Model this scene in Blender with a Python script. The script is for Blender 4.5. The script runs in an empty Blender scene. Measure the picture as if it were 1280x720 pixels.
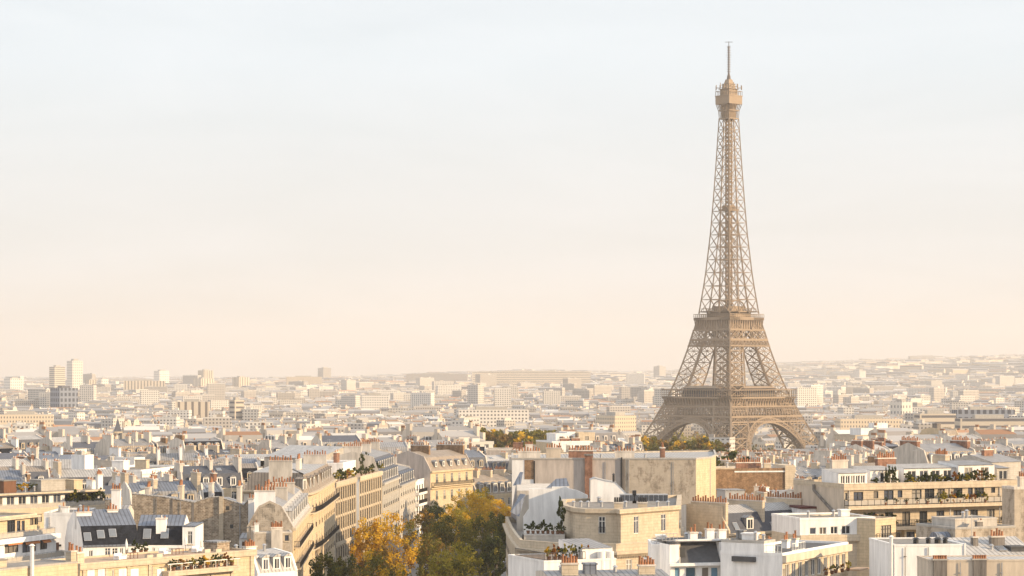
import bpy, math, random
from mathutils import Vector, Matrix
R = math.radians
random.seed(7)
scene = bpy.context.scene
col = scene.collection

# ------------------------------------------------------------------ camera
F = 2936.0            # focal length in pixels of the 1280 px wide photograph
HZ = 466.0            # row of the horizon
CZ = 75.0             # eye height above the foot of the tower
cam_data = bpy.data.cameras.new("camera")
cam_data.sensor_width = 36.0
cam_data.lens = F / 1280 * 36.0
cam_data.shift_y = (HZ - 360) / 1280
cam_data.clip_start = 1.0
cam_data.clip_end = 60000.0
cam = bpy.data.objects.new("camera", cam_data)
cam.location = (0, 0, CZ)
cam.rotation_euler = (R(90), 0, 0)
col.objects.link(cam)
scene.camera = cam

# ------------------------------------------------------------------ sky, sun, exposure
SUN_AZ, SUN_EL = 108.5, 18.5       # clockwise from the view direction, and above the horizon
world = bpy.data.worlds.new("World")
scene.world = world
world.use_nodes = True
wn, wl = world.node_tree.nodes, world.node_tree.links
wn.clear()
w_out = wn.new('ShaderNodeOutputWorld')
w_bg = wn.new('ShaderNodeBackground')
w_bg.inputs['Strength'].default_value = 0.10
sky = wn.new('ShaderNodeTexSky')
sky.sky_type = 'NISHITA'
sky.sun_disc = False
sky.sun_elevation = R(SUN_EL)
sky.sun_rotation = R(SUN_AZ)
sky.air_density = 1.0
sky.dust_density = 2.0
sky.ozone_density = 1.0
# a thin veil of high cloud over the blue, warmer towards the horizon
tc = wn.new('ShaderNodeTexCoord')
sep = wn.new('ShaderNodeSeparateXYZ')
wl.new(tc.outputs['Generated'], sep.inputs[0])
veil = wn.new('ShaderNodeValToRGB')
cr = veil.color_ramp
cr.elements[0].position = 0.0
cr.elements[0].color = (0.88, 0.755, 0.65, 1)
cr.elements[1].position = 1.0
cr.elements[1].color = (0.90, 0.95, 1.02, 1)
for p, c in ((0.028, (0.95, 0.895, 0.84, 1)), (0.05, (0.945, 0.93, 0.91, 1)), (0.075, (0.93, 0.935, 0.93, 1)), (0.13, (0.93, 0.99, 1.03, 1)), (0.3, (0.92, 0.97, 1.02, 1))):
    e = cr.elements.new(p); e.color = c
wl.new(sep.outputs['Z'], veil.inputs['Fac'])
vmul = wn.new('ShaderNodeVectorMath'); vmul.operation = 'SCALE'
zen = wn.new('ShaderNodeMapRange'); zen.interpolation_type = 'SMOOTHSTEP'      # extra sky brightness added overhead, above the view, to lift shaded walls
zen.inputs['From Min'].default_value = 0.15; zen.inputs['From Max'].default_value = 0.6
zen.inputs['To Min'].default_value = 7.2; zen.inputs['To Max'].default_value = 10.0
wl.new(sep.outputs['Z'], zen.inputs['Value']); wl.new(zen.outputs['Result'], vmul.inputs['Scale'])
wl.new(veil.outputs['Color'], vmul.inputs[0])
mp = wn.new('ShaderNodeMapping'); mp.inputs['Scale'].default_value = (2.6, 2.6, 13.0)
mp.inputs['Rotation'].default_value = (0, R(7), 0)
wl.new(tc.outputs['Generated'], mp.inputs['Vector'])
cn = wn.new('ShaderNodeTexNoise'); cn.inputs['Scale'].default_value = 1.9
cn.inputs['Detail'].default_value = 7; cn.inputs['Roughness'].default_value = 0.55
cn.inputs['Distortion'].default_value = 0.6
wl.new(mp.outputs['Vector'], cn.inputs['Vector'])
cmr = wn.new('ShaderNodeMapRange')
cmr.inputs['From Min'].default_value = 0.35; cmr.inputs['From Max'].default_value = 0.68
cmr.inputs['To Min'].default_value = 0.86; cmr.inputs['To Max'].default_value = 0.97
wl.new(cn.outputs['Fac'], cmr.inputs['Value'])
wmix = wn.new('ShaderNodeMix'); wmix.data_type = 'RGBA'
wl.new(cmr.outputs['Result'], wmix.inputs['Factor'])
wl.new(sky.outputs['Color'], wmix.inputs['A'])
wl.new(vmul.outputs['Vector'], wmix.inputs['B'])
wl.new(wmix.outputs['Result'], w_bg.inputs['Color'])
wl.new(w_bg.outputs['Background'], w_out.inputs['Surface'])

sun_data = bpy.data.lights.new("sun", 'SUN')
sun_data.energy = 5.0
sun_data.color = (1.0, 0.74, 0.44)
sun_data.angle = R(0.5)
sun = bpy.data.objects.new("sun", sun_data)
to_sun = Vector((math.sin(R(SUN_AZ)) * math.cos(R(SUN_EL)), math.cos(R(SUN_AZ)) * math.cos(R(SUN_EL)), math.sin(R(SUN_EL))))
sun.rotation_euler = to_sun.to_track_quat('Z', 'Y').to_euler()
sun.location = (400, -100, 400)
col.objects.link(sun)

scene.view_settings.view_transform = 'Standard'
scene.view_settings.look = 'None'
scene.view_settings.gamma = 1.0
scene.view_settings.use_curve_mapping = False
scene.view_settings.exposure = 0.42
scene.render.engine = 'CYCLES'
scene.cycles.max_bounces = 6
scene.cycles.diffuse_bounces = 3
scene.cycles.glossy_bounces = 2
scene.cycles.transparent_max_bounces = 8
scene.cycles.volume_bounces = 3
scene.cycles.use_denoising = True

# ------------------------------------------------------------------ helpers
def pt(px, py, Y):
    "the point at distance Y that the photograph shows at pixel (px, py)"
    return Vector(((px - 640) / F * Y, Y, CZ + (HZ - py) / F * Y))

def sstep(a, b, t):
    t = max(0.0, min(1.0, (t - a) / (b - a)))
    return t * t * (3 - 2 * t)

def ground_z(x, y):
    z = 25.0 * (1 - sstep(880, 1380, y))
    z += 28.0 * sstep(3200, 9000, y)
    w = sstep(700, 2100, x + 0.10 * (y - 8000))
    z += 118.0 * w * sstep(5200, 9800, y) * (0.84 + 0.16 * math.sin(x * 0.0021 + y * 0.0007))
    z += 34.0 * sstep(6500, 11000, y) * math.exp(-((x - 100) / 700.0) ** 2)
    return z

class MB:
    "collects faces into one mesh"
    def __init__(s):
        s.v, s.f, s.m, s.mats = [], [], [], []
    def mi(s, m):
        if m not in s.mats: s.mats.append(m)
        return s.mats.index(m)
    def poly(s, pts, m):
        b = len(s.v); s.v.extend([tuple(p) for p in pts]); s.f.append(tuple(range(b, b + len(pts)))); s.m.append(s.mi(m))
    def raw(s, vs, fs, m):
        b = len(s.v); k = s.mi(m); s.v.extend([tuple(p) for p in vs])
        for f in fs: s.f.append(tuple(b + i for i in f)); s.m.append(k)
    def box(s, x0, x1, y0, y1, z0, z1, m, bottom=True):
        vs = [(x0, y0, z0), (x1, y0, z0), (x1, y1, z0), (x0, y1, z0), (x0, y0, z1), (x1, y0, z1), (x1, y1, z1), (x0, y1, z1)]
        fs = [(0, 1, 5, 4), (1, 2, 6, 5), (2, 3, 7, 6), (3, 0, 4, 7), (4, 5, 6, 7)]
        if bottom: fs.append((3, 2, 1, 0))
        s.raw(vs, fs, m)
    def beam(s, p, q, w, m, h=None):
        p, q = Vector(p), Vector(q); d = q - p
        if d.length < 1e-6: return
        h = h or w; d.normalize()
        a = d.cross(Vector((0, 0, 1)))
        if a.length < 1e-3: a = Vector((1, 0, 0))
        a.normalize(); b = a.cross(d); a *= w / 2; b *= h / 2
        vs = [p - a - b, p + a - b, p + a + b, p - a + b, q - a - b, q + a - b, q + a + b, q - a + b]
        s.raw(vs, [(0, 1, 5, 4), (1, 2, 6, 5), (2, 3, 7, 6), (3, 0, 4, 7), (4, 5, 6, 7), (3, 2, 1, 0)], m)
    def tube(s, p, q, r0, r1, m, n=8):
        p, q = Vector(p), Vector(q); d = (q - p).normalized()
        a = d.cross(Vector((0, 0, 1)))
        if a.length < 1e-3: a = Vector((1, 0, 0))
        a.normalize(); b = a.cross(d)
        vs, fs = [], []
        for c, r in ((p, r0), (q, r1)):
            for i in range(n):
                t = 2 * math.pi * i / n; vs.append(c + a * (r * math.cos(t)) + b * (r * math.sin(t)))
        for i in range(n): fs.append((i, (i + 1) % n, n + (i + 1) % n, n + i))
        fs.append(tuple(range(n - 1, -1, -1))); fs.append(tuple(range(n, 2 * n)))
        s.raw(vs, fs, m)
    def prism(s, pts, z0, z1, m, mtop=None):
        n = len(pts)
        for i in range(n):
            a, b = pts[i], pts[(i + 1) % n]
            s.poly([(a[0], a[1], z0), (b[0], b[1], z0), (b[0], b[1], z1), (a[0], a[1], z1)], m)
        s.poly([(p[0], p[1], z1) for p in pts], mtop or m)
    def mesh(s, name):
        me = bpy.data.meshes.new(name)
        me.from_pydata(s.v, [], s.f)
        for m in s.mats: me.materials.append(m)
        if len(s.mats) > 1: me.polygons.foreach_set("material_index", s.m)
        me.update()
        return me
    def build(s, name, parent=None, smooth=False):
        me = s.mesh(name)
        if smooth: me.polygons.foreach_set("use_smooth", [True] * len(me.polygons))
        return link(name, me, parent)

def link(name, data, parent=None, loc=None, rz=0.0):
    o = bpy.data.objects.new(name, data)
    col.objects.link(o)
    if parent is not None: o.parent = parent
    if loc is not None: o.location = loc
    if rz: o.rotation_euler = (0, 0, rz)
    return o

def tag(o, label=None, cat=None, group=None, kind=None):
    if label: o['label'] = label
    if cat: o['category'] = cat
    if group: o['group'] = group
    if kind: o['kind'] = kind
    return o

def empty(name, loc, rz=0.0):
    o = bpy.data.objects.new(name, None); o.empty_display_size = 1
    o.location = loc; o.rotation_euler = (0, 0, rz); col.objects.link(o)
    return o

# ------------------------------------------------------------------ materials
def new_mat(name):
    m = bpy.data.materials.new(name); m.use_nodes = True
    nt = m.node_tree; b = nt.nodes['Principled BSDF']
    return m, nt.nodes, nt.links, b

def c4(c): return (c[0], c[1], c[2], 1)

def mat_plain(name, c, rough=0.7, metal=0.0, vary=0.0, nscale=0.5, namt=0.25, spec=0.3, streak=0.0):
    "solid colour broken by noise; vary shifts brightness from object to object"
    m, n, l, b = new_mat(name)
    b.inputs['Roughness'].default_value = rough; b.inputs['Metallic'].default_value = metal
    b.inputs['Specular IOR Level'].default_value = spec
    t = n.new('ShaderNodeTexCoord')
    nz = n.new('ShaderNodeTexNoise'); nz.inputs['Scale'].default_value = nscale; nz.inputs['Detail'].default_value = 6; nz.inputs['Roughness'].default_value = 0.65
    if streak:
        mpn = n.new('ShaderNodeMapping'); mpn.inputs['Scale'].default_value = (1.6, 1.6, streak)
        l.new(t.outputs['Object'], mpn.inputs['Vector']); l.new(mpn.outputs['Vector'], nz.inputs['Vector'])
    else:
        l.new(t.outputs['Object'], nz.inputs['Vector'])
    r = n.new('ShaderNodeMapRange'); r.inputs['From Min'].default_value = 0.3; r.inputs['From Max'].default_value = 0.7
    r.inputs['To Min'].default_value = 1 - namt; r.inputs['To Max'].default_value = 1 + namt * 0.5
    l.new(nz.outputs['Fac'], r.inputs['Value'])
    fac = r.outputs['Result']
    if vary:
        oi = n.new('ShaderNodeObjectInfo')
        r2 = n.new('ShaderNodeMapRange'); r2.inputs['To Min'].default_value = 1 - vary; r2.inputs['To Max'].default_value = 1 + vary * 0.6
        l.new(oi.outputs['Random'], r2.inputs['Value'])
        mm = n.new('ShaderNodeMath'); mm.operation = 'MULTIPLY'
        l.new(fac, mm.inputs[0]); l.new(r2.outputs['Result'], mm.inputs[1]); fac = mm.outputs[0]
    vm = n.new('ShaderNodeVectorMath'); vm.operation = 'SCALE'; vm.inputs[0].default_value = c
    l.new(fac, vm.inputs['Scale']); l.new(vm.outputs['Vector'], b.inputs['Base Color'])
    return m

def wall_coord(n, l):
    t = n.new('ShaderNodeTexCoord'); s = n.new('ShaderNodeSeparateXYZ'); l.new(t.outputs['Object'], s.inputs[0])
    a = n.new('ShaderNodeMath'); a.operation = 'ADD'; l.new(s.outputs['X'], a.inputs[0]); l.new(s.outputs['Y'], a.inputs[1])
    c = n.new('ShaderNodeCombineXYZ'); l.new(a.outputs[0], c.inputs['X']); l.new(s.outputs['Z'], c.inputs['Y'])
    return t, c

def mat_brick(name, c1, c2, cm, bw=0.5, bh=0.16, mortar=0.025, patch=None, pamt=0.5, lo=0.5, hi=1.3, vary=0.0):
    m, n, l, b = new_mat(name)
    b.inputs['Roughness'].default_value = 0.9; b.inputs['Specular IOR Level'].default_value = 0.15
    t, c = wall_coord(n, l)
    k = n.new('ShaderNodeTexBrick')
    k.inputs['Color1'].default_value = c4(c1); k.inputs['Color2'].default_value = c4(c2); k.inputs['Mortar'].default_value = c4(cm)
    k.inputs['Scale'].default_value = 1.0; k.inputs['Brick Width'].default_value = bw; k.inputs['Row Height'].default_value = bh
    k.inputs['Mortar Size'].default_value = mortar
    l.new(c.outputs[0], k.inputs['Vector'])
    nz = n.new('ShaderNodeTexNoise'); nz.inputs['Scale'].default_value = 0.9; nz.inputs['Detail'].default_value = 8; nz.inputs['Roughness'].default_value = 0.7
    l.new(t.outputs['Object'], nz.inputs['Vector'])
    r = n.new('ShaderNodeMapRange'); r.inputs['From Min'].default_value = 0.3; r.inputs['From Max'].default_value = 0.7
    r.inputs['To Min'].default_value = lo; r.inputs['To Max'].default_value = hi
    l.new(nz.outputs['Fac'], r.inputs['Value'])
    vm = n.new('ShaderNodeVectorMath'); vm.operation = 'SCALE'
    fac = r.outputs['Result']
    # vertical run-off streaks
    mps = n.new('ShaderNodeMapping'); mps.inputs['Scale'].default_value = (2.2, 2.2, 0.16); l.new(t.outputs['Object'], mps.inputs['Vector'])
    ns = n.new('ShaderNodeTexNoise'); ns.inputs['Scale'].default_value = 0.8; ns.inputs['Detail'].default_value = 5; l.new(mps.outputs['Vector'], ns.inputs['Vector'])
    rs = n.new('ShaderNodeMapRange'); rs.inputs['From Min'].default_value = 0.35; rs.inputs['From Max'].default_value = 0.6; rs.inputs['To Min'].default_value = 0.5 + lo * 0.5; rs.inputs['To Max'].default_value = 1.0
    l.new(ns.outputs['Fac'], rs.inputs['Value'])
    mq = n.new('ShaderNodeMath'); mq.operation = 'MULTIPLY'; l.new(fac, mq.inputs[0]); l.new(rs.outputs['Result'], mq.inputs[1]); fac = mq.outputs[0]
    if vary:
        oi = n.new('ShaderNodeObjectInfo'); rv = n.new('ShaderNodeMapRange'); rv.inputs['To Min'].default_value = 1 - vary; rv.inputs['To Max'].default_value = 1 + vary * .6
        l.new(oi.outputs['Random'], rv.inputs['Value']); mv = n.new('ShaderNodeMath'); mv.operation = 'MULTIPLY'; l.new(fac, mv.inputs[0]); l.new(rv.outputs['Result'], mv.inputs[1]); fac = mv.outputs[0]
    l.new(k.outputs['Color'], vm.inputs[0]); l.new(fac, vm.inputs['Scale'])
    out = vm.outputs['Vector']
    if patch:
        n2 = n.new('ShaderNodeTexNoise'); n2.inputs['Scale'].default_value = 0.38; n2.inputs['Detail'].default_value = 9; n2.inputs['Roughness'].default_value = 0.75
        mp2 = n.new('ShaderNodeMapping'); mp2.inputs['Scale'].default_value = (1.0, 1.0, 0.42); l.new(t.outputs['Object'], mp2.inputs['Vector']); l.new(mp2.outputs['Vector'], n2.inputs['Vector'])
        r2 = n.new('ShaderNodeMapRange'); r2.inputs['From Min'].default_value = pamt - 0.03; r2.inputs['From Max'].default_value = pamt + 0.03
        l.new(n2.outputs['Fac'], r2.inputs['Value'])
        mx = n.new('ShaderNodeMix'); mx.data_type = 'RGBA'; l.new(r2.outputs['Result'], mx.inputs['Factor'])
        l.new(out, mx.inputs['A']); mx.inputs['B'].default_value = c4(patch); out = mx.outputs['Result']
        v3 = n.new('ShaderNodeVectorMath'); v3.operation = 'SCALE'; l.new(out, v3.inputs[0])
        r3 = n.new('ShaderNodeMapRange'); r3.inputs['From Min'].default_value = 0.3; r3.inputs['From Max'].default_value = 0.7; r3.inputs['To Min'].default_value = 0.82; r3.inputs['To Max'].default_value = 1.12
        l.new(nz.outputs['Fac'], r3.inputs['Value']); l.new(r3.outputs['Result'], v3.inputs['Scale']); out = v3.outputs['Vector']
    l.new(out, b.inputs['Base Color'])
    bp = n.new('ShaderNodeBump'); bp.inputs['Strength'].default_value = 0.5; bp.inputs['Distance'].default_value = 0.04
    l.new(k.outputs['Fac'], bp.inputs['Height']); bp.invert = True
    l.new(bp.outputs['Normal'], b.inputs['Normal'])
    return m

def mat_seam(name, c, rough=0.45, metal=0.35, pitch=0.65, vary=0.12, axis='X'):
    "standing seam metal: thin raised ribs running up the slope, patchy oxidation"
    m, n, l, b = new_mat(name)
    b.inputs['Roughness'].default_value = rough; b.inputs['Metallic'].default_value = metal
    t = n.new('ShaderNodeTexCoord'); s = n.new('ShaderNodeSeparateXYZ'); l.new(t.outputs['Object'], s.inputs[0])
    geo = n.new('ShaderNodeNewGeometry')
    # seams repeat along the axis that lies across the slope, in the object's own space
    vt = n.new('ShaderNodeVectorTransform'); vt.vector_type = 'NORMAL'; vt.convert_from = 'WORLD'; vt.convert_to = 'OBJECT'
    l.new(geo.outputs['True Normal'], vt.inputs[0])
    sn = n.new('ShaderNodeSeparateXYZ'); l.new(vt.outputs[0], sn.inputs[0])
    ax = n.new('ShaderNodeMath'); ax.operation = 'ABSOLUTE'; l.new(sn.outputs['X'], ax.inputs[0])
    ay = n.new('ShaderNodeMath'); ay.operation = 'ABSOLUTE'; l.new(sn.outputs['Y'], ay.inputs[0])
    gt = n.new('ShaderNodeMath'); gt.operation = 'GREATER_THAN'; l.new(ax.outputs[0], gt.inputs[0]); l.new(ay.outputs[0], gt.inputs[1])
    mx = n.new('ShaderNodeMix'); mx.data_type = 'FLOAT'
    l.new(gt.outputs[0], mx.inputs['Factor']); l.new(s.outputs['X'], mx.inputs['A']); l.new(s.outputs['Y'], mx.inputs['B'])
    md = n.new('ShaderNodeMath'); md.operation = 'PINGPONG'; md.inputs[1].default_value = pitch / 2; l.new(mx.outputs['Result'], md.inputs[0])
    lt = n.new('ShaderNodeMath'); lt.operation = 'LESS_THAN'; lt.inputs[1].default_value = 0.085; l.new(md.outputs[0], lt.inputs[0])
    nz = n.new('ShaderNodeTexNoise'); nz.inputs['Scale'].default_value = 0.6; nz.inputs['Detail'].default_value = 6; nz.inputs['Roughness'].default_value = 0.7
    l.new(t.outputs['Object'], nz.inputs['Vector'])
    r = n.new('ShaderNodeMapRange'); r.inputs['From Min'].default_value = 0.3; r.inputs['From Max'].default_value = 0.7; r.inputs['To Min'].default_value = 0.68; r.inputs['To Max'].default_value = 1.15
    l.new(nz.outputs['Fac'], r.inputs['Value'])
    oi = n.new('ShaderNodeObjectInfo'); r2 = n.new('ShaderNodeMapRange'); r2.inputs['To Min'].default_value = 1 - vary; r2.inputs['To Max'].default_value = 1 + vary
    l.new(oi.outputs['Random'], r2.inputs['Value'])
    mm = n.new('ShaderNodeMath'); mm.operation = 'MULTIPLY'; l.new(r.outputs['Result'], mm.inputs[0]); l.new(r2.outputs['Result'], mm.inputs[1])
    ma = n.new('ShaderNodeMath'); ma.operation = 'MULTIPLY_ADD'; ma.inputs[1].default_value = -0.42; l.new(lt.outputs[0], ma.inputs[0]); ma.inputs[2].default_value = 1.0
    m3 = n.new('ShaderNodeMath'); m3.operation = 'MULTIPLY'; l.new(mm.outputs[0], m3.inputs[0]); l.new(ma.outputs[0], m3.inputs[1])
    vm = n.new('ShaderNodeVectorMath'); vm.operation = 'SCALE'; vm.inputs[0].default_value = c
    l.new(m3.outputs[0], vm.inputs['Scale']); l.new(vm.outputs['Vector'], b.inputs['Base Color'])
    bp = n.new('ShaderNodeBump'); bp.inputs['Strength'].default_value = 0.7; bp.inputs['Distance'].default_value = 0.06
    l.new(lt.outputs[0], bp.inputs['Height']); l.new(bp.outputs['Normal'], b.inputs['Normal'])
    return m

def mat_glass(name, c=(0.03, 0.035, 0.045)):
    "window glass with a dark room, a pale curtain or a blind behind it, differing from window to window"
    m, n, l, b = new_mat(name)
    b.inputs['Roughness'].default_value = 0.12; b.inputs['Specular IOR Level'].default_value = 0.5
    oi = n.new('ShaderNodeObjectInfo')
    rp = n.new('ShaderNodeValToRGB'); rp.color_ramp.interpolation = 'CONSTANT'
    rp.color_ramp.elements[0].color = c4(c); rp.color_ramp.elements[1].position = 0.5; rp.color_ramp.elements[1].color = (c[0] * 2.2, c[1] * 2.2, c[2] * 2.4, 1)
    e = rp.color_ramp.elements.new(0.72); e.color = (0.17, 0.15, 0.13, 1)
    e = rp.color_ramp.elements.new(0.88); e.color = (0.33, 0.30, 0.26, 1)
    l.new(oi.outputs['Random'], rp.inputs['Fac']); l.new(rp.outputs['Color'], b.inputs['Base Color'])
    return m

def mat_facade(name, c, win=(0.10, 0.10, 0.11), bw=2.6, bh=3.1, mort=0.85, vary=0.2):
    "far housefronts: storeys of openings in a wall"
    m, n, l, b = new_mat(name)
    b.inputs['Roughness'].default_value = 0.85; b.inputs['Specular IOR Level'].default_value = 0.15
    uv = n.new('ShaderNodeUVMap'); 
    k = n.new('ShaderNodeTexBrick'); k.offset = 0.0; k.inputs['Scale'].default_value = 1.0
    k.inputs['Brick Width'].default_value = bw; k.inputs['Row Height'].default_value = bh; k.inputs['Mortar Size'].default_value = mort
    k.inputs['Mortar Smooth'].default_value = 0.0
    l.new(uv.outputs['UV'], k.inputs['Vector'])
    at = n.new('ShaderNodeAttribute'); at.attribute_name = 'tint'
    r = n.new('ShaderNodeMapRange'); r.inputs['To Min'].default_value = 1 - vary; r.inputs['To Max'].default_value = 1 + vary * 0.5
    l.new(at.outputs['Fac'], r.inputs['Value'])
    vm = n.new('ShaderNodeVectorMath'); vm.operation = 'SCALE'; vm.inputs[0].default_value = c
    l.new(r.outputs['Result'], vm.inputs['Scale'])
    mx = n.new('ShaderNodeMix'); mx.data_type = 'RGBA'
    l.new(k.outputs['Fac'], mx.inputs['Factor']); mx.inputs['A'].default_value = c4(win); l.new(vm.outputs['Vector'], mx.inputs['B'])
    l.new(mx.outputs['Result'], b.inputs['Base Color'])
    return m

def mat_leaf(name, c, c2):
    m, n, l, b = new_mat(name)
    b.inputs['Roughness'].default_value = 0.75; b.inputs['Specular IOR Level'].default_value = 0.2
    t = n.new('ShaderNodeTexCoord')
    nz = n.new('ShaderNodeTexNoise'); nz.inputs['Scale'].default_value = 0.55; nz.inputs['Detail'].default_value = 5; nz.inputs['Roughness'].default_value = 0.7
    l.new(t.outputs['Object'], nz.inputs['Vector'])
    r = n.new('ShaderNodeMapRange'); r.inputs['From Min'].default_value = 0.38; r.inputs['From Max'].default_value = 0.62
    l.new(nz.outputs['Fac'], r.inputs['Value'])
    mx = n.new('ShaderNodeMix'); mx.data_type = 'RGBA'
    l.new(r.outputs['Result'], mx.inputs['Factor']); mx.inputs['A'].default_value = c4(c); mx.inputs['B'].default_value = c4(c2)
    l.new(mx.outputs['Result'], b.inputs['Base Color'])
    tr = n.new('ShaderNodeBsdfTranslucent'); l.new(mx.outputs['Result'], tr.inputs['Color'])
    ms = n.new('ShaderNodeMixShader'); ms.inputs[0].default_value = 0.35
    l.new(b.outputs[0], ms.inputs[1]); l.new(tr.outputs[0], ms.inputs[2])
    l.new(ms.outputs[0], n['Material Output'].inputs['Surface'])
    return m

M = {}
M['stone'] = mat_brick('cream limestone', (0.61, 0.51, 0.385), (0.57, 0.475, 0.355), (0.45, 0.37, 0.28), 1.2, 0.45, 0.02, lo=.8, hi=1.1, vary=.1)
M['stone_warm'] = mat_brick('golden limestone', (0.63, 0.505, 0.345), (0.585, 0.47, 0.32), (0.46, 0.37, 0.26), 1.2, 0.45, 0.02, lo=.8, hi=1.1)
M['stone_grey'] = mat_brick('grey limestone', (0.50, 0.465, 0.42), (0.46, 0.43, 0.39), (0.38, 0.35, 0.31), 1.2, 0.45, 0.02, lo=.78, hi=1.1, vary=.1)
M['render'] = mat_plain('pale render', (0.63, 0.57, 0.50), 0.9, vary=0.16, nscale=0.7, namt=0.34, streak=0.3)
M['white'] = mat_plain('white painted render', (0.82, 0.80, 0.78), 0.8, vary=0.06, nscale=0.7, namt=0.22, streak=0.25)
M['beige'] = mat_plain('beige render', (0.58, 0.49, 0.39), 0.9, vary=0.1, nscale=0.6, namt=0.26, streak=0.3)
M['pinkgrey'] = mat_plain('pinkish grey render', (0.47, 0.41, 0.365), 0.9, nscale=0.6, namt=0.3, streak=0.3)
M['old_plaster'] = mat_brick('old patched plaster', (0.395, 0.325, 0.255), (0.44, 0.37, 0.295), (0.46, 0.395, 0.32), 0.7, 0.32, 0.04, patch=(0.46, 0.395, 0.32), pamt=0.47)
M['rubble'] = mat_brick('grey brown rubble brick', (0.25, 0.18, 0.125), (0.44, 0.35, 0.26), (0.46, 0.39, 0.31), 0.62, 0.27, 0.05, patch=(0.40, 0.33, 0.26), pamt=0.64)
M['brick_brown'] = mat_brick('brown brick', (0.22, 0.115, 0.06), (0.36, 0.21, 0.11), (0.34, 0.25, 0.17), 0.36, 0.16, 0.03)
M['brick_red'] = mat_brick('red brick', (0.25, 0.11, 0.07), (0.33, 0.16, 0.10), (0.36, 0.24, 0.18), 0.3, 0.12, 0.02)
M['zinc'] = mat_seam('zinc sheet', (0.28, 0.275, 0.28), .62, .1)
M['zinc_light'] = mat_seam('pale zinc sheet', (0.44, 0.42, 0.40), 0.65, 0.08)
M['zinc_blue'] = mat_seam('blue grey zinc sheet', (0.16, 0.18, 0.225), 0.58, 0.12)
M['zinc_brown'] = mat_seam('brown grey zinc sheet', (0.30, 0.245, 0.195), 0.65, 0.1)
M['slate'] = mat_brick('dark slate', (0.016, 0.019, 0.028), (0.028, 0.032, 0.044), (0.014, 0.016, 0.02), 0.35, 0.22, 0.015)
M['slate_mid'] = mat_plain('grey slate', (0.085, 0.092, 0.115), 0.6, vary=0.25, nscale=1.5, namt=0.25)
M['flat'] = mat_plain('grey gravel roof', (0.24, 0.22, 0.20), 0.95, vary=0.2, nscale=1.2, namt=0.3)
M['flat_dark'] = mat_plain('dark bitumen roof', (0.09, 0.09, 0.095), 0.9, nscale=1.2, namt=0.3)
M['terracotta'] = mat_plain('terracotta', (0.36, 0.165, 0.085), 0.85, vary=0.35, nscale=2.0, namt=0.3)
M['tile'] = mat_plain('terrace tile', (0.42, 0.30, 0.21), 0.9, nscale=2.0, namt=0.25)
M['frame'] = mat_plain('white window paint', (0.74, 0.72, 0.68), 0.5, nscale=2, namt=0.08)
M['frame_dark'] = mat_plain('dark frame paint', (0.05, 0.05, 0.05), 0.5, nscale=2, namt=0.1)
M['iron'] = mat_plain('black iron', (0.035, 0.035, 0.038), 0.5, 0.3, nscale=2, namt=0.2)
M['pipe'] = mat_plain('galvanised metal', (0.42, 0.42, 0.43), 0.45, 0.5, nscale=2, namt=0.2)
M['glass'] = mat_glass('window glass')
M['glass_blue'] = mat_glass('blue tinted glass', (0.06, 0.12, 0.16))
M['sky_glass'] = mat_plain('skylight glass', (0.16, 0.18, 0.21), 0.1, nscale=1, namt=0.1, spec=0.6)
M['rail_glass'] = mat_plain('frosted balcony panel', (0.42, 0.38, 0.33), 0.25, nscale=1, namt=0.1, spec=0.5)
M['awning'] = mat_plain('rust orange awning', (0.40, 0.16, 0.06), 0.9, nscale=3, namt=0.15)
M['wood'] = mat_plain('brown wood', (0.17, 0.08, 0.045), 0.8, nscale=3, namt=0.3, streak=0.2)
M['bark'] = mat_plain('bark', (0.20, 0.165, 0.125), 0.95, nscale=2, namt=0.4)
M['redroof'] = mat_plain('dark red sheet', (0.10, 0.03, 0.03), 0.6, nscale=2, namt=0.2)
M['stain'] = mat_plain('sooty render', (0.20, 0.18, 0.165), 0.95, nscale=1.2, namt=0.6, streak=0.15)
M['panel'] = mat_plain('solar panel', (0.06, 0.07, 0.09), 0.25, nscale=1, namt=0.1, spec=0.5)
M['asphalt'] = mat_plain('asphalt', (0.055, 0.055, 0.057), 0.9, nscale=0.6, namt=0.25)
M['pave'] = mat_plain('pavement stone', (0.22, 0.21, 0.2), 0.9, nscale=1.0, namt=0.2)
M['tower'] = mat_plain('tower brown paint', (0.285, 0.21, 0.145), 0.6, nscale=0.3, namt=0.12)
M['mast'] = mat_plain('dark grey mast paint', (0.13, 0.11, 0.10), 0.6, nscale=0.3, namt=0.12)
M['tower_dark'] = mat_plain('dark pavilion glass', (0.06, 0.055, 0.055), 0.3, nscale=0.3, namt=0.2)
M['earth'] = mat_plain('city ground', (0.17, 0.155, 0.135), 0.95, nscale=0.02, namt=0.35)
# ------------------------------------------------------------------ terrain
def make_ground():
    mb = MB()
    ys = [-150, 100, 250, 400, 600, 800, 880] + [880 + 50 * i for i in range(1, 11)] + [1500, 1800, 2200, 2700, 3200] + [3200 + 400 * i for i in range(1, 28)]
    fx = [-1 + i / 24.0 for i in range(49)]
    vs, fs = [], []
    for y in ys:
        hw = 350 + 0.36 * max(y, 0)
        for t in fx: vs.append((t * hw, y, ground_z(t * hw, y)))
    n = len(fx)
    for j in range(len(ys) - 1):
        for i in range(n - 1): fs.append((j * n + i, j * n + i + 1, (j + 1) * n + i + 1, (j + 1) * n + i))
    mb.raw(vs, fs, M['earth'])
    return tag(mb.build('ground', smooth=True), 'city ground rising to wooded hills at the horizon', kind='structure')
make_ground()

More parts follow.
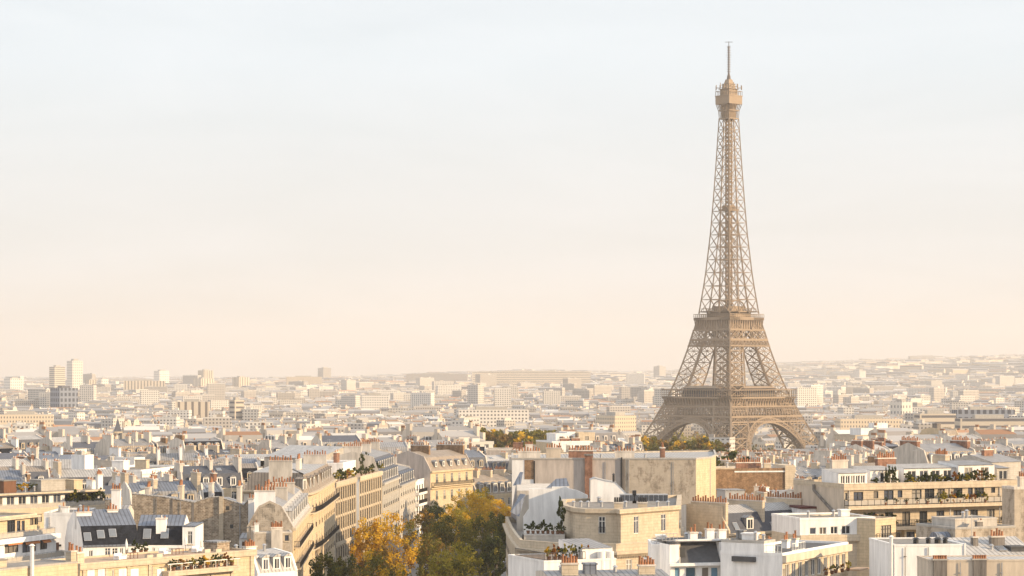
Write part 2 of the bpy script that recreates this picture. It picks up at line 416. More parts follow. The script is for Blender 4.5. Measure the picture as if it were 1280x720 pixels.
# ------------------------------------------------------------------ haze
def make_haze():
    mb = MB(); mb.box(-6500, 6500, -300, 15000, -3, 345, None)
    me = bpy.data.meshes.new('haze'); me.from_pydata(mb.v, [], mb.f)
    m = bpy.data.materials.new('haze'); m.use_nodes = True
    n, l = m.node_tree.nodes, m.node_tree.links
    n.remove(n['Principled BSDF'])
    v = n.new('ShaderNodeVolumePrincipled')
    v.inputs['Color'].default_value = (0.90, 0.855, 0.82, 1)
    v.inputs['Density'].default_value = 0.000075
    v.inputs['Anisotropy'].default_value = 0.1
    l.new(v.outputs['Volume'], n['Material Output'].inputs['Volume'])
    me.materials.append(m)
    o = link('haze', me)
    return tag(o, 'warm pale haze over the far city', kind='stuff')
make_haze()

# ------------------------------------------------------------------ the iron tower
def lerp_tab(tab, h):
    for (a, va), (b, vb) in zip(tab, tab[1:]):
        if h <= b: return va + (vb - va) * (h - a) / (b - a)
    return tab[-1][1]
W_TAB = [(0, 58), (12, 51.5), (24, 46.4), (40, 38.8), (57.6, 31.6), (70, 27.4), (85, 23.2), (100, 19.5), (118, 15.6), (145, 12.3), (178, 9.5), (205, 7.9), (232, 6.5), (262, 5.1), (275, 4.7)]
L_TAB = [(0, 23), (24, 19), (57.6, 15.8), (100, 13.6), (116, 11.5), (118, 10.2), (186, 9.0)]
def TW(h): return lerp_tab(W_TAB, h)
def TL(h): return lerp_tab(L_TAB, h)

def build_tower():
    t = M['tower']
    base = pt(911, 593, 1730); base.z = 0.0
    root = empty('iron_tower', base, R(45 + 1.7 - math.degrees(math.atan2(base.x, base.y))))
    tag(root, 'tall brown iron lattice tower with arched legs rising over the city', 'tower')
    # four legs up to the second platform
    hs1 = [0, 9, 18.5, 28, 38, 48, 57]
    hs2 = [58, 66, 74, 82.5, 91, 99, 107, 115]
    for sx in (-1, 1):
        for sy in (-1, 1):
            mb = MB()
            def corner(h, i, j):
                w, L = TW(h), TL(h)
                return Vector((sx * (w - (L if i else 0)), sy * (w - (L if j else 0)), h))
            ring = [(0, 0), (1, 0), (1, 1), (0, 1)]
            for hs, cw, bw in ((hs1, 1.35, 0.62), (hs2, 1.1, 0.5)):
                for a, b in zip(hs, hs[1:]):
                    for c in ring: mb.beam(corner(a, *c), corner(b, *c), cw, t)
                    for k in range(4):
                        c0, c1 = ring[k], ring[(k + 1) % 4]
                        p0, p1, q0, q1 = corner(a, *c0), corner(a, *c1), corner(b, *c0), corner(b, *c1)
                        mb.beam(p0, q1, bw, t); mb.beam(p1, q0, bw, t); mb.beam(q0, q1, bw * 1.1, t)
                        m0, m1 = (p0 + q0) / 2, (p1 + q1) / 2
                        mid = (p0 + p1 + q0 + q1) / 4
                        mb.beam(m0, m1, bw * 0.5, t)
                        mb.beam((p0 + p1) / 2, (q0 + q1) / 2, bw * 0.5, t)
                        for aa, bb in ((m0, (q0 + q1) / 2), (m1, (q0 + q1) / 2), (m0, (p0 + p1) / 2), (m1, (p0 + p1) / 2)):
                            mb.beam(aa, bb, bw * 0.38, t)
                    # diaphragm and lift track inside
                    mb.beam(corner(b, 0, 0), corner(b, 1, 1), bw * 0.6, t); mb.beam(corner(b, 1, 0), corner(b, 0, 1), bw * 0.6, t)
                    ca = (corner(a, 0, 0) + corner(a, 1, 1)) / 2; cb = (corner(b, 0, 0) + corner(b, 1, 1)) / 2
                    mb.beam(ca, cb, 1.9, t)
            leg = mb.build('leg', root)
            mp_ = MB()
            c = TW(0) - TL(0) / 2
            mp_.box(sx * c - 13, sx * c + 13, sy * c - 13, sy * c + 13, -1, 3.5, M['stone'])
            mp_.build('pedestal', leg)
    # faces: f(u, h, out) -> point; four rotations
    def face(k):
        a = k * math.pi / 2; ca, sa = math.cos(a), math.sin(a)
        def P(u, h, d): return Vector((ca * u - sa * (-d), sa * u + ca * (-d), h))
        return P
    for k in range(4):
        P = face(k)
        # arch under the first platform
        mb = MB()
        N = 34; prev = None
        for i in range(N + 1):
            th = math.pi * i / N
            pts = []
            for rr in (0.0, 3.4):
                u = (36.5 - rr) * math.cos(th); h = 3 + (39.5 - rr) * math.sin(th)
                pts.append((u, h))
            cur = [P(pts[0][0], pts[0][1], TW(pts[0][1]) + 0.3), P(pts[1][0], pts[1][1], TW(pts[1][1]) + 0.3),
                   P(pts[0][0], pts[0][1], TW(pts[0][1]) - 6), P(pts[1][0], pts[1][1], TW(pts[1][1]) - 6)]
            if prev:
                mb.beam(prev[0], cur[0], 0.95, t); mb.beam(prev[1], cur[1], 1.0, t)
                mb.beam(prev[0], cur[1], 0.5, t); mb.beam(prev[1], cur[0], 0.5, t)
                mb.beam(prev[2], cur[2], 0.8, t); mb.beam(prev[3], cur[3], 0.8, t)
                mb.beam(prev[1], cur[3], 0.45, t); mb.beam(prev[3], cur[1], 0.45, t)
            mb.beam(cur[0], cur[1], 0.55, t); mb.beam(cur[1], cur[3], 0.55, t); mb.beam(cur[0], cur[2], 0.4, t)
            # radial spandrel struts up to the girder
            u, h = pts[0]
            if 8 < i < N - 8 or (h > 24 and h < 39.5):
                inner = TW(h) - TL(h)
                if abs(u) < TW(39.5) - 6 and h < 39.3:
                    u2 = u + 0.18 * u * (39.5 - h) / 12
                    mb.beam(P(u, h, TW(h) + 0.1), P(u2, 39.6, TW(39.6) + 0.1), 0.7, t)
            prev = cur
        mb.build('arch', root)
        # lattice girder between the legs under the first platform
        mb = MB()
        for lo, hi, cell, bw in ((43.6, 50.6, 2.9, 0.36), (39.6, 43.2, 2.2, 0.36)):
            wl_, wh_ = TW(lo) + 0.4, TW(hi) + 0.4
            n = int(2 * wl_ / cell)
            mb.beam(P(-wl_, lo, wl_), P(wl_, lo, wl_), 0.95, t); mb.beam(P(-wh_, hi, wh_), P(wh_, hi, wh_), 0.95, t)
            for i in range(n):
                u0, u1 = -1 + 2 * i / n, -1 + 2 * (i + 1) / n
                mb.beam(P(u0 * wl_, lo, wl_), P(u1 * wh_, hi, wh_), bw, t); mb.beam(P(u1 * wl_, lo, wl_), P(u0 * wh_, hi, wh_), bw, t)
                if lo > 43:
                    mm_ = (lo + hi) / 2; wm = TW(mm_) + 0.4
                    mb.beam(P(u0 * wl_, lo, wl_), P((u0 + u1) / 2 * wh_, hi, wh_), bw * 0.7, t)
                    mb.beam(P(u1 * wl_, lo, wl_), P((u0 + u1) / 2 * wh_, hi, wh_), bw * 0.7, t)
            # inner girder
            wi = wl_ - TL(lo)
            mb.beam(P(-wl_, lo, wi), P(wl_, lo, wi), 0.8, t); mb.beam(P(-wh_, hi, wi - 1), P(wh_, hi, wi - 1), 0.8, t)
            for i in range(0, n, 2):
                u0, u1 = -1 + 2 * i / n, -1 + 2 * (i + 2) / n
                mb.beam(P(u0 * wl_, lo, wi), P(u1 * wh_, hi, wi - 1), bw, t); mb.beam(P(u1 * wl_, lo, wi), P(u0 * wh_, hi, wi - 1), bw, t)
        mb.build('girder', root)
        # frieze with brackets, deck edge and gallery of the first platform
        mb = MB()
        Wp = 34.9
        def slab(h0, h1, d0, d1, w):
            vs = [P(-w, h0, d0), P(w, h0, d0), P(w, h0, d1), P(-w, h0, d1), P(-w, h1, d0), P(w, h1, d0), P(w, h1, d1), P(-w, h1, d1)]
            mb.raw(vs, [(0, 1, 5, 4), (1, 2, 6, 5), (2, 3, 7, 6), (3, 0, 4, 7), (4, 5, 6, 7), (3, 2, 1, 0)], t)
        slab(51.0, 56.3, 32.9, 32.3, 32.9)
        slab(56.3, 57.6, Wp, Wp - 12, Wp)
        slab(50.6, 51.2, 33.4, 31, 33.4)
        nb = 24
        for i in range(nb + 1):
            u = -33 + 66 * i / nb
            mb.beam(P(u, 51.2, 33.1), P(u, 53.0, 33.1), 0.7, t); mb.beam(P(u, 52.6, 33.1), P(u, 56.3, Wp - 0.3), 0.75, t)
        slab(62.3, 62.9, Wp + 0.2, Wp - 3.0, Wp + 0.2)
        for i in range(31):
            u = -Wp + 2 * Wp * i / 30
            mb.beam(P(u, 57.6, Wp - 0.2), P(u, 62.4, Wp - 0.2), 0.32, t)
        mb.beam(P(-Wp, 58.9, Wp), P(Wp, 58.9, Wp), 0.3, t)
        mb.build('first_platform', root)
        # pavilion on the first platform
        mb = MB()
        mb.raw([P(-17, 57.6, 31.5), P(17, 57.6, 31.5), P(17, 57.6, 20), P(-17, 57.6, 20), P(-17, 63.6, 30), P(17, 63.6, 30), P(17, 63.6, 21), P(-17, 63.6, 21)],
               [(0, 1, 5, 4), (1, 2, 6, 5), (2, 3, 7, 6), (3, 0, 4, 7), (4, 5, 6, 7)], M['tower_dark'])
        mb.raw([P(-17.6, 63.7, 31.6), P(17.6, 63.7, 31.6), P(17.6, 63.7, 19.5), P(-17.6, 63.7, 19.5), P(-15, 65.3, 29), P(15, 65.3, 29), P(15, 65.3, 22), P(-15, 65.3, 22)],
               [(0, 1, 5, 4), (1, 2, 6, 5), (2, 3, 7, 6), (3, 0, 4, 7), (4, 5, 6, 7), (3, 2, 1, 0)], t)
        mb.build('pavilion', root)
        # second platform
        mb = MB()
        W2 = 18.3
        for lo, hi, n, bw in ((94.6, 98.8, 12, 0.34), (99.6, 106.2, 5, 0.5)):
            wl_, wh_ = TW(lo) + 0.4, TW(hi) + 0.4
            mb.beam(P(-wl_, lo, wl_), P(wl_, lo, wl_), 0.9, t); mb.beam(P(-wh_, hi, wh_), P(wh_, hi, wh_), 0.9, t)
            for i in range(n):
                u0, u1 = -1 + 2 * i / n, -1 + 2 * (i + 1) / n
                mb.beam(P(u0 * wl_, lo, wl_), P(u1 * wh_, hi, wh_), bw, t); mb.beam(P(u1 * wl_, lo, wl_), P(u0 * wh_, hi, wh_), bw, t)
                mb.beam(P(u0 * wl_, lo, wl_), P(u0 * wh_, hi, wh_), bw, t)
                if n == 12:
                    um = (u0 + u1) / 2
                    mb.beam(P(um * wl_, lo, wl_), P(u1 * wh_, hi, wh_), bw * .8, t); mb.beam(P(um * wl_, lo, wl_), P(u0 * wh_, hi, wh_), bw * .8, t)
        slab(106.4, 113.6, 17.2, 16.6, 17.2)
        slab(113.6, 115.7, W2, W2 - 11, W2)
        slab(106.2, 106.9, 17.9, 15, 17.9)
        for i in range(15):
            u = -17.2 + 34.4 * i / 14
            mb.beam(P(u, 107, 17.4), P(u, 110, 17.4), 0.5, t); mb.beam(P(u, 109.6, 17.4), P(u, 113.6, W2 - 0.2), 0.6, t)
        for i in range(19):
            u = -W2 + 2 * W2 * i / 18
            mb.beam(P(u, 115.7, W2 - 0.1), P(u, 118.0, W2 - 0.1), 0.22, t)
        mb.beam(P(-W2, 118.0, W2 - 0.1), P(W2, 118.0, W2 - 0.1), 0.35, t)
        mb.beam(P(-W2, 116.8, W2 - 0.1), P(W2, 116.8, W2 - 0.1), 0.3, t)
        slab(119.4, 120.3, 14.4, 4, 14.4)
        slab(115.7, 119.4, 11.5, 5, 11.5)
        for i in range(13):
            u = -14.2 + 28.4 * i / 12
            mb.beam(P(u, 120.3, 14.2), P(u, 122.2, 14.2), 0.2, t)
        mb.beam(P(-14.2, 122.2, 14.2), P(14.2, 122.2, 14.2), 0.3, t)
        # curved truss pieces standing on the upper deck
        for s in (-1, 1):
            for i in range(6):
                a0, a1 = math.pi / 2 * i / 6, math.pi / 2 * (i + 1) / 6
                mb.beam(P(s * (9.5 * math.cos(a0)), 120.3 + 8 * math.sin(a0), 8), P(s * (9.5 * math.cos(a1)), 120.3 + 8 * math.sin(a1), 8), 0.7, t)
        slab(120.3, 124.0, 8.5, 4, 7.5)
        mb.build('second_platform', root)
    # shaft above the second platform
    mb = MB()
    hs = [118.5]
    while hs[-1] < 258:
        hs.append(hs[-1] + 10.4 - 4.2 * (hs[-1] - 118) / 150)
    hs[-1] = 262
    for a, b in zip(hs, hs[1:]):
        cw = 0.75 - 0.22 * (a - 118) / 150; bw = 0.36 - 0.08 * (a - 118) / 150
        for k in range(4):
            P = face(k)
            wa, wb = TW(a), TW(b)
            ia = max(0.0, wa - max(TL(a), wa * 0.62) if a < 186 else 0.0); ib = max(0.0, wb - max(TL(b), wb * 0.62) if b < 186 else 0.0)
            ia = 5.2 * max(0, 1 - (a - 118.5) / 70); ib = 5.2 * max(0, 1 - (b - 118.5) / 70)
            mb.beam(P(-wa, a, wa), P(-wb, b, wb), cw * 1.25, t)
            mb.beam(P(-wb, b, wb), P(wb, b, wb), bw * 1.05, t)
            for s in (-1, 1):
                mb.beam(P(s * wa, a, wa), P(s * ib, b, wb), bw, t); mb.beam(P(s * ia, a, wa), P(s * wb, b, wb), bw, t)
                if s > 0 or ia > 0.1: mb.beam(P(s * ia, a, wa), P(s * ib, b, wb), cw * 0.8, t)
                # back faces of the corner columns
                if ia > 0.1:
                    mb.beam(P(s * ia, a, ia), P(s * ib, b, ib), cw * 0.7, t)
                    mb.beam(P(s * ia, a, wa), P(s * ib, b, ib), bw * 0.8, t); mb.beam(P(s * ia, a, ia), P(s * ib, b, wb), bw * 0.8, t)
                    mb.beam(P(s * ib, b, wb), P(s * ib, b, ib), bw * 0.8, t)
    mb.build('shaft', root)
    mb = MB()      # lift guides and stair in the middle
    for x, y in ((-1.5, -1.5), (1.5, -1.5), (1.5, 1.5), (-1.5, 1.5)):
        mb.beam((x, y, 116), (x, y, 272), 0.8, t)
    h = 118
    while h < 268:
        for a, b in (((-1.5, -1.5), (1.5, -1.5)), ((1.5, -1.5), (1.5, 1.5)), ((1.5, 1.5), (-1.5, 1.5)), ((-1.5, 1.5), (-1.5, -1.5))):
            mb.beam((a[0], a[1], h), (b[0], b[1], h + 3), 0.45, t); mb.beam((b[0], b[1], h), (a[0], a[1], h + 3), 0.45, t)
        h += 3
    mb.build('lift_shaft', root)
    mb = MB()
    mb.box(-5.4, 5.4, -5.4, 5.4, 194.5, 195.4, t); mb.box(-3.4, 3.4, -3.4, 3.4, 195.4, 198.2, t)
    for s in (-1, 1):
        mb.beam((s * 5.3, -5.4, 197), (s * 5.3, 5.4, 197), 0.4, t); mb.beam((-5.4, s * 5.3, 197), (5.4, s * 5.3, 197), 0.4, t)
    mb.build('landing', root)
    # top cabin
    mb = MB()
    def frus(h0, w0, h1, w1, m=t):
        vs = [(-w0, -w0, h0), (w0, -w0, h0), (w0, w0, h0), (-w0, w0, h0), (-w1, -w1, h1), (w1, -w1, h1), (w1, w1, h1), (-w1, w1, h1)]
        mb.raw(vs, [(0, 1, 5, 4), (1, 2, 6, 5), (2, 3, 7, 6), (3, 0, 4, 7), (4, 5, 6, 7), (3, 2, 1, 0)], m)
    for k in range(4):
        P = face(k)
        for i in range(9):
            u = -1 + i / 4.0
            mb.beam(P(u * 4.9, 262, 4.95), P(u * 5.4, 268, 5.4), 0.45, t); mb.beam(P(u * 5.4, 268, 5.4), P(u * 6.6, 272.6, 6.6), 0.5, t)
        mb.beam(P(-5.1, 262, 5.05), P(5.1, 262, 5.05), 0.8, t); mb.beam(P(-5.4, 268, 5.4), P(5.4, 268, 5.4), 0.6, t)
    frus(262, 3.6, 272.6, 3.8)
    frus(272.6, 6.9, 278.3, 7.0); frus(278.3, 7.2, 279.0, 7.2)
    frus(279.0, 4.7, 283.6, 4.5)
    frus(283.6, 5.4, 284.0, 5.4)
    frus(284.0, 3.7, 287.4, 3.3)
    frus(287.4, 3.7, 287.8, 3.7); frus(287.8, 2.6, 291.0, 1.8)
    for k in range(4):
        P = face(k)
        for i in range(9):
            u = -1 + i / 4.0
            mb.beam(P(u * 6.9, 279, 6.9), P(u * 6.9, 282.2, 6.9), 0.25, t)
        mb.beam(P(-6.9, 282.2, 6.9), P(6.9, 282.2, 6.9), 0.3, t)
        for u, h, d in ((-1.1, 285, 6.3), (-0.4, 286.5, 5.6), (0.4, 285.5, 5.9), (1.1, 284.5, 6.6)):
            mb.beam(P(u * 5, h, 3), P(u * 5, h, d + 1.2), 0.22, t); mb.beam(P(u * 5, h - 1.5, d + 1.2), P(u * 5, h + 1.8, d + 1.2), 0.4, t)
    mb.build('top_cabin', root)
    mb = MB()
    mb.tube((0, 0, 291), (0, 0, 294), 1.6, 1.2, M['mast'], 10)
    mb.tube((0, 0, 294), (0, 0, 296), 0.9, 0.7, M['mast'], 10)
    for i in range(11):
        h = 296 + i * 1.75
        mb.tube((0, 0, h), (0, 0, h + 1.75), 0.5, 0.5, M['mast'], 8); mb.box(-.95, .95, -.95, .95, h + 0.6, h + 1.1, M['mast'])
    mb.tube((0, 0, 315), (0, 0, 319), 0.28, 0.2, M['mast'], 8)
    mb.tube((0, 0, 296), (0, 0, 315.2), 0.3, 0.3, M['mast'], 8)
    for h, w in ((309, 1.3), (315.5, 1.0), (318.6, 2.0)):
        mb.beam((-w, -w, h), (w, w, h), 0.3, M['mast']); mb.beam((-w, w, h), (w, -w, h), 0.3, M['mast'])
    mb.build('antenna_mast', root)
build_tower()
# ------------------------------------------------------------------ building kit
PI = math.pi
FACE_ROT = {'F': 0.0, 'R': PI / 2, 'B': PI, 'L': -PI / 2}
CACHE = {}

def cached(key, make):
    if key not in CACHE: CACHE[key] = make()
    return CACHE[key]

def glass_mesh(w, h, gm):
    def mk():
        mb = MB(); mb.poly([(-w / 2, .17, 0), (w / 2, .17, 0), (w / 2, .17, h), (-w / 2, .17, h)], M[gm]); return mb.mesh('window')
    return cached(('glass', round(w, 2), round(h, 2), gm), mk)

def frame_mesh(w, h, cols, rows, fm, t=0.09):
    def mk():
        mb = MB()
        def bar(x0, x1, z0, z1): mb.box(x0, x1, .07, .165, z0, z1, M[fm])
        bar(-w / 2, -w / 2 + t, 0, h); bar(w / 2 - t, w / 2, 0, h)
        bar(-w / 2 + t, w / 2 - t, 0, t); bar(-w / 2 + t, w / 2 - t, h - t, h)
        for i in range(1, cols):
            x = -w / 2 + w * i / cols; bar(x - t * .55, x + t * .55, t, h - t)
        for j in range(1, rows):
            z = h * (j / rows if rows != 2 else 0.72)
            for i in range(cols):
                xa = -w / 2 + w * i / cols + t * .6; xb = -w / 2 + w * (i + 1) / cols - t * .6
                bar(max(xa, -w / 2 + t), min(xb, w / 2 - t), z - t * .4, z + t * .4)
        return mb.mesh('frame')
    return cached(('frame', round(w, 2), round(h, 2), cols, rows, fm, t), mk)

def small_window_mesh(w, h):
    def mk():
        mb = MB()
        mb.poly([(-w / 2, .15, 0), (w / 2, .15, 0), (w / 2, .15, h), (-w / 2, .15, h)], M['glass'])
        mb.box(-.05, .05, .08, .149, 0, h, M['frame'])
        mb.box(-w / 2, -.05, .08, .149, h * .7, h * .7 + .08, M['frame']); mb.box(.05, w / 2, .08, .149, h * .7, h * .7 + .08, M['frame'])
        mb.box(-w / 2 - .12, w / 2 + .12, -.12, .0, -.16, -.02, M['stone'])
        return mb.mesh('window')
    return cached(('sw', round(w, 2), round(h, 2)), mk)

def dormer_mesh(w=1.25, h=2.0, cheek='zinc', front='frame', d=1.6, arch=False):
    def mk():
        mb = MB()
        mb.box(-w / 2, w / 2, 0.0, d, 0, h, M[cheek])
        mb.box(-w / 2 - .06, w / 2 + .06, -.08, -.003, 0, h, M[front])
        mb.poly([(-w / 2 + .18, -.1, .22), (w / 2 - .18, -.1, .22), (w / 2 - .18, -.1, h - .28), (-w / 2 + .18, -.1, h - .28)], M['glass'])
        mb.box(-.045, .045, -.13, -.103, .22, h - .28, M['frame'])
        e = .14
        mb.raw([(-w / 2 - e, -.2, h + .003), (w / 2 + e, -.2, h + .003), (w / 2 + e, d, h + .003), (-w / 2 - e, d, h + .003), (0, -.2, h + .42), (0, d, h + .42)],
               [(0, 1, 4), (1, 2, 5, 4), (3, 0, 4, 5), (2, 3, 5)], M[cheek])
        return mb.mesh('dormer')
    return cached(('dormer', w, h, cheek, front, d), mk)

def chimney_mesh(lx, ly, h, n, mat, pots=True):
    def mk():
        mb = MB()
        mb.box(-lx / 2, lx / 2, -ly / 2, ly / 2, 0, h, M[mat])
        mb.box(-lx / 2 - .1, lx / 2 + .1, -ly / 2 - .1, ly / 2 + .1, h + .002, h + .2, M['render'])
        if pots:
            for i in range(n):
                t = (i + .5) / n - .5
                x, y = (t * lx, 0) if lx >= ly else (0, t * ly)
                ((i * 5 + n) % 4 != 3) and mb.tube((x, y, h + .2), (x + .03 * (i % 3 - 1), y, h + (.5, .62, .85, .7, .45)[(i * 3 + n) % 5]), .13, .1, M['terracotta' if (i * 7 + n) % 5 else 'render'], 6)
        return mb.mesh('chimney')
    return cached(('chim', round(lx, 1), round(ly, 1), round(h, 1), n, mat, pots), mk)

def pot_mesh(h):
    def mk():
        mb = MB(); mb.tube((0, 0, 0), (0, 0, h), .17, .13, M['terracotta'], 8); mb.tube((0, 0, h), (0, 0, h + .08), .17, .17, M['terracotta'], 8)
        return mb.mesh('chimney_pot')
    return cached(('pot', round(h, 1)), mk)

class Bld:
    def __init__(s, name, label, cat, x, y, rot, zg, group=None):
        s.root = empty(name, (x, y, zg), rot); tag(s.root, label, cat, group)
        s.x, s.y, s.rot, s.zg = x, y, rot, zg
        s.wall, s.roof, s.trim = MB(), MB(), MB()
        s.small = False
        s.pending = {}
    # -- pixel -> local coordinates on the front plane y = yy, or on a side plane x = xx
    def _ray(s, px, py):
        d = Vector(((px - 640) / F, 1, (HZ - py) / F)); ca, sa = math.cos(-s.rot), math.sin(-s.rot)
        o = Vector((-s.x, -s.y, CZ - s.zg))
        rot = lambda v: Vector((ca * v.x - sa * v.y, sa * v.x + ca * v.y, v.z))
        return rot(o), rot(d)
    def uv(s, px, py, yy=0.0):
        o, d = s._ray(px, py); t = (yy - o.y) / d.y; p = o + d * t; return p.x, p.z
    def side(s, px, py, xx):
        o, d = s._ray(px, py); t = (xx - o.x) / d.x; p = o + d * t; return p.y, p.z
    def at_z(s, px, py, z):
        o, d = s._ray(px, py); t = (z - o.z) / d.z; p = o + d * t; return p.x, p.y
    def part(s, name, data, loc=(0, 0, 0), rz=0.0, parent=None):
        return link(name, data, parent or s.root, loc, rz)
    def mbpart(s, name, mb, parent=None):
        return mb.build(name, parent or s.root)
    # -- a wall rectangle with openings; face of the box (x0,x1,y0,y1)
    def facade(s, face, box, z0, z1, mat, ops=(), rev=0.2):
        x0, x1, y0, y1 = box
        O, U, N = {'F': ((x0, y0), (1, 0), (0, -1)), 'R': ((x1, y0), (0, 1), (1, 0)), 'B': ((x1, y1), (-1, 0), (0, 1)), 'L': ((x0, y1), (0, -1), (-1, 0))}[face]
        L = (x1 - x0) if face in 'FB' else (y1 - y0)
        def P(u, z, d=0.0): return (O[0] + U[0] * u - N[0] * d, O[1] + U[1] * u - N[1] * d, z)
        ops = [(max(.02, a), min(L - .02, b), max(z0 + .01, c), min(z1 - .01, d)) for a, b, c, d in ops if b > .05 and a < L - .05 and d > z0 and c < z1]
        us = sorted({0.0, L} | {round(v, 3) for o in ops for v in o[:2]}); zs = sorted({z0, z1} | {round(v, 3) for o in ops for v in o[2:]})
        m = M[mat]
        for j in range(len(zs) - 1):
            i = 0
            zc = (zs[j] + zs[j + 1]) / 2
            run = None
            for i in range(len(us) - 1):
                uc = (us[i] + us[i + 1]) / 2
                hole = any(o[0] < uc < o[1] and o[2] < zc < o[3] for o in ops)
                if not hole:
                    if run is None: run = us[i]
                if (hole or i == len(us) - 2) and run is not None:
                    e = us[i] if hole else us[i + 1]
                    s.wall.poly([P(run, zs[j]), P(e, zs[j]), P(e, zs[j + 1]), P(run, zs[j + 1])], m); run = None
        for a, b, c, d in ops:
            s.wall.poly([P(a, c), P(b, c), P(b, c, rev), P(a, c, rev)], m); s.wall.poly([P(a, d, rev), P(b, d, rev), P(b, d), P(a, d)], m)
            s.wall.poly([P(a, c), P(a, c, rev), P(a, d, rev), P(a, d)], m); s.wall.poly([P(b, c, rev), P(b, c), P(b, d), P(b, d, rev)], m)
        return P
    def win(s, face, box, u, z, w, h, cols=2, rows=2, gm='glass', fm='frame', t=.09, rail=None, sill=True):
        "one window (pane with its frame below it) in an opening centred at u"
        x0, x1, y0, y1 = box
        O, U = {'F': ((x0, y0), (1, 0)), 'R': ((x1, y0), (0, 1)), 'B': ((x1, y1), (-1, 0)), 'L': ((x0, y1), (0, -1))}[face]
        p = (O[0] + U[0] * u, O[1] + U[1] * u, z)
        if s.small:
            return s.part('window', small_window_mesh(w, h), p, FACE_ROT[face])
        g = s.part('window', glass_mesh(w, h, gm), p, FACE_ROT[face])
        link('frame', frame_mesh(w, h, cols, rows, fm, t), g)
        if sill:
            def mk():
                mb = MB(); mb.box(-w / 2 - .1, w / 2 + .1, -.13, -.003, -.17, -.02, M['stone']); return mb.mesh('sill')
            link('sill', cached(('sill', round(w, 2)), mk), g)
        if rail:
            def mk():
                mb = MB(); mb.box(-w / 2, w / 2, -.17, -.13, .9, .96, M['iron']); mb.box(-w / 2, w / 2, -.16, -.14, .1, .14, M['iron'])
                n = max(3, int(w / .16))
                for i in range(n + 1):
                    x = -w / 2 + w * i / n; mb.box(x - .015, x + .015, -.162, -.138, .14, .9, M['iron'])
                return mb.mesh('guard_rail')
            link('guard_rail', cached(('guard', round(w, 2)), mk), g)
        return g
    def grid(s, face, box, z0, z1, mat, sills, n, w, h, margin=1.0, **kw):
        "wall face with rows of n evenly spaced windows; rows = list of sill heights"
        L = (box[1] - box[0]) if face in 'FB' else (box[3] - box[2])
        us = [margin + (L - 2 * margin) * (i + .5) / n for i in range(n)]
        ops = [(u - w / 2, u + w / 2, z, z + h) for z in sills for u in us if z > z0 - .01 and z + h < z1 + .01]
        s.facade(face, box, z0, z1, mat, ops)
        for a, b, c, d in ops: s.win(face, box, (a + b) / 2, c, w, h, **kw)
    def pix(s, face, box, z0, z1, mat, wins, **kw):
        "wall face whose openings are given as photograph boxes (px0,py0,px1,py1)"
        ops = []
        for q in wins:
            if face == 'F': a, zt = s.uv(q[0], q[1], box[2]); b, zb = s.uv(q[2], q[3], box[2]); a -= box[0]; b -= box[0]
            elif face == 'R': a, zt = s.side(q[0], q[1], box[1]); b, zb = s.side(q[2], q[3], box[1]); a -= box[2]; b -= box[2]
            else: a, zt = s.side(q[2], q[1], box[0]); b, zb = s.side(q[0], q[3], box[0]); a, b = box[3] - a, box[3] - b
            if a > b: a, b = b, a
            ops.append((round(a, 2), round(b, 2), round(zb, 2), round(zt, 2)))
        s.facade(face, box, z0, z1, mat, ops)
        for a, b, c, d in ops:
            w, h = b - a, d - c
            k = dict(kw)
            if 'cols' not in k: k['cols'] = max(1, round(w / .75))
            if 'rows' not in k: k['rows'] = 2 if h > 1.6 else 1
            s.win(face, box, (a + b) / 2, c, w, h, **k)
    def walls(s, box, z0, z1, mat, faces='FRBL', mats=None):
        for f in faces: s.facade(f, box, z0, z1, (mats or {}).get(f, mat))
    def flat(s, box, z, par=.5, mat='flat', pmat='render', t=.3):
        x0, x1, y0, y1 = box
        s.roof.poly([(x0, y0, z), (x1, y0, z), (x1, y1, z), (x0, y1, z)], M[mat])
        if par:
            e = .04
            x0 -= e; x1 += e; y0 -= e; y1 += e
            s.trim.box(x0, x1, y0, y0 + t, z - .12, z + par, M[pmat]); s.trim.box(x0, x1, y1 - t, y1, z - .12, z + par, M[pmat])
            s.trim.box(x0, x0 + t, y0 + t, y1 - t, z - .12, z + par, M[pmat]); s.trim.box(x1 - t, x1, y0 + t, y1 - t, z - .12, z + par, M[pmat])
    def mansard(s, box, z, h=3.2, inset=1.3, rise=1.6, ms='slate_mid', mt='zinc', mg='render', parapet=.35, hipR=False, hipL=False):
        x0, x1, y0, y1 = box; ym = (y0 + y1) / 2
        prof = [(y0, z), (y0 + inset, z + h), (ym, z + h + rise), (y1 - inset, z + h), (y1, z)]
        xa = [x0 + (inset if hipL and i in (1, 2, 3) else 0) + (1.8 if hipL and i == 2 else 0) for i in range(5)]
        xb = [x1 - (inset if hipR and i in (1, 2, 3) else 0) - (1.8 if hipR and i == 2 else 0) for i in range(5)]
        for i in range(4):
            (ya, za), (yb, zb) = prof[i], prof[i + 1]
            s.roof.poly([(xa[i], ya, za), (xb[i], ya, za), (xb[i + 1], yb, zb), (xa[i + 1], yb, zb)], M[ms if i in (0, 3) else mt])
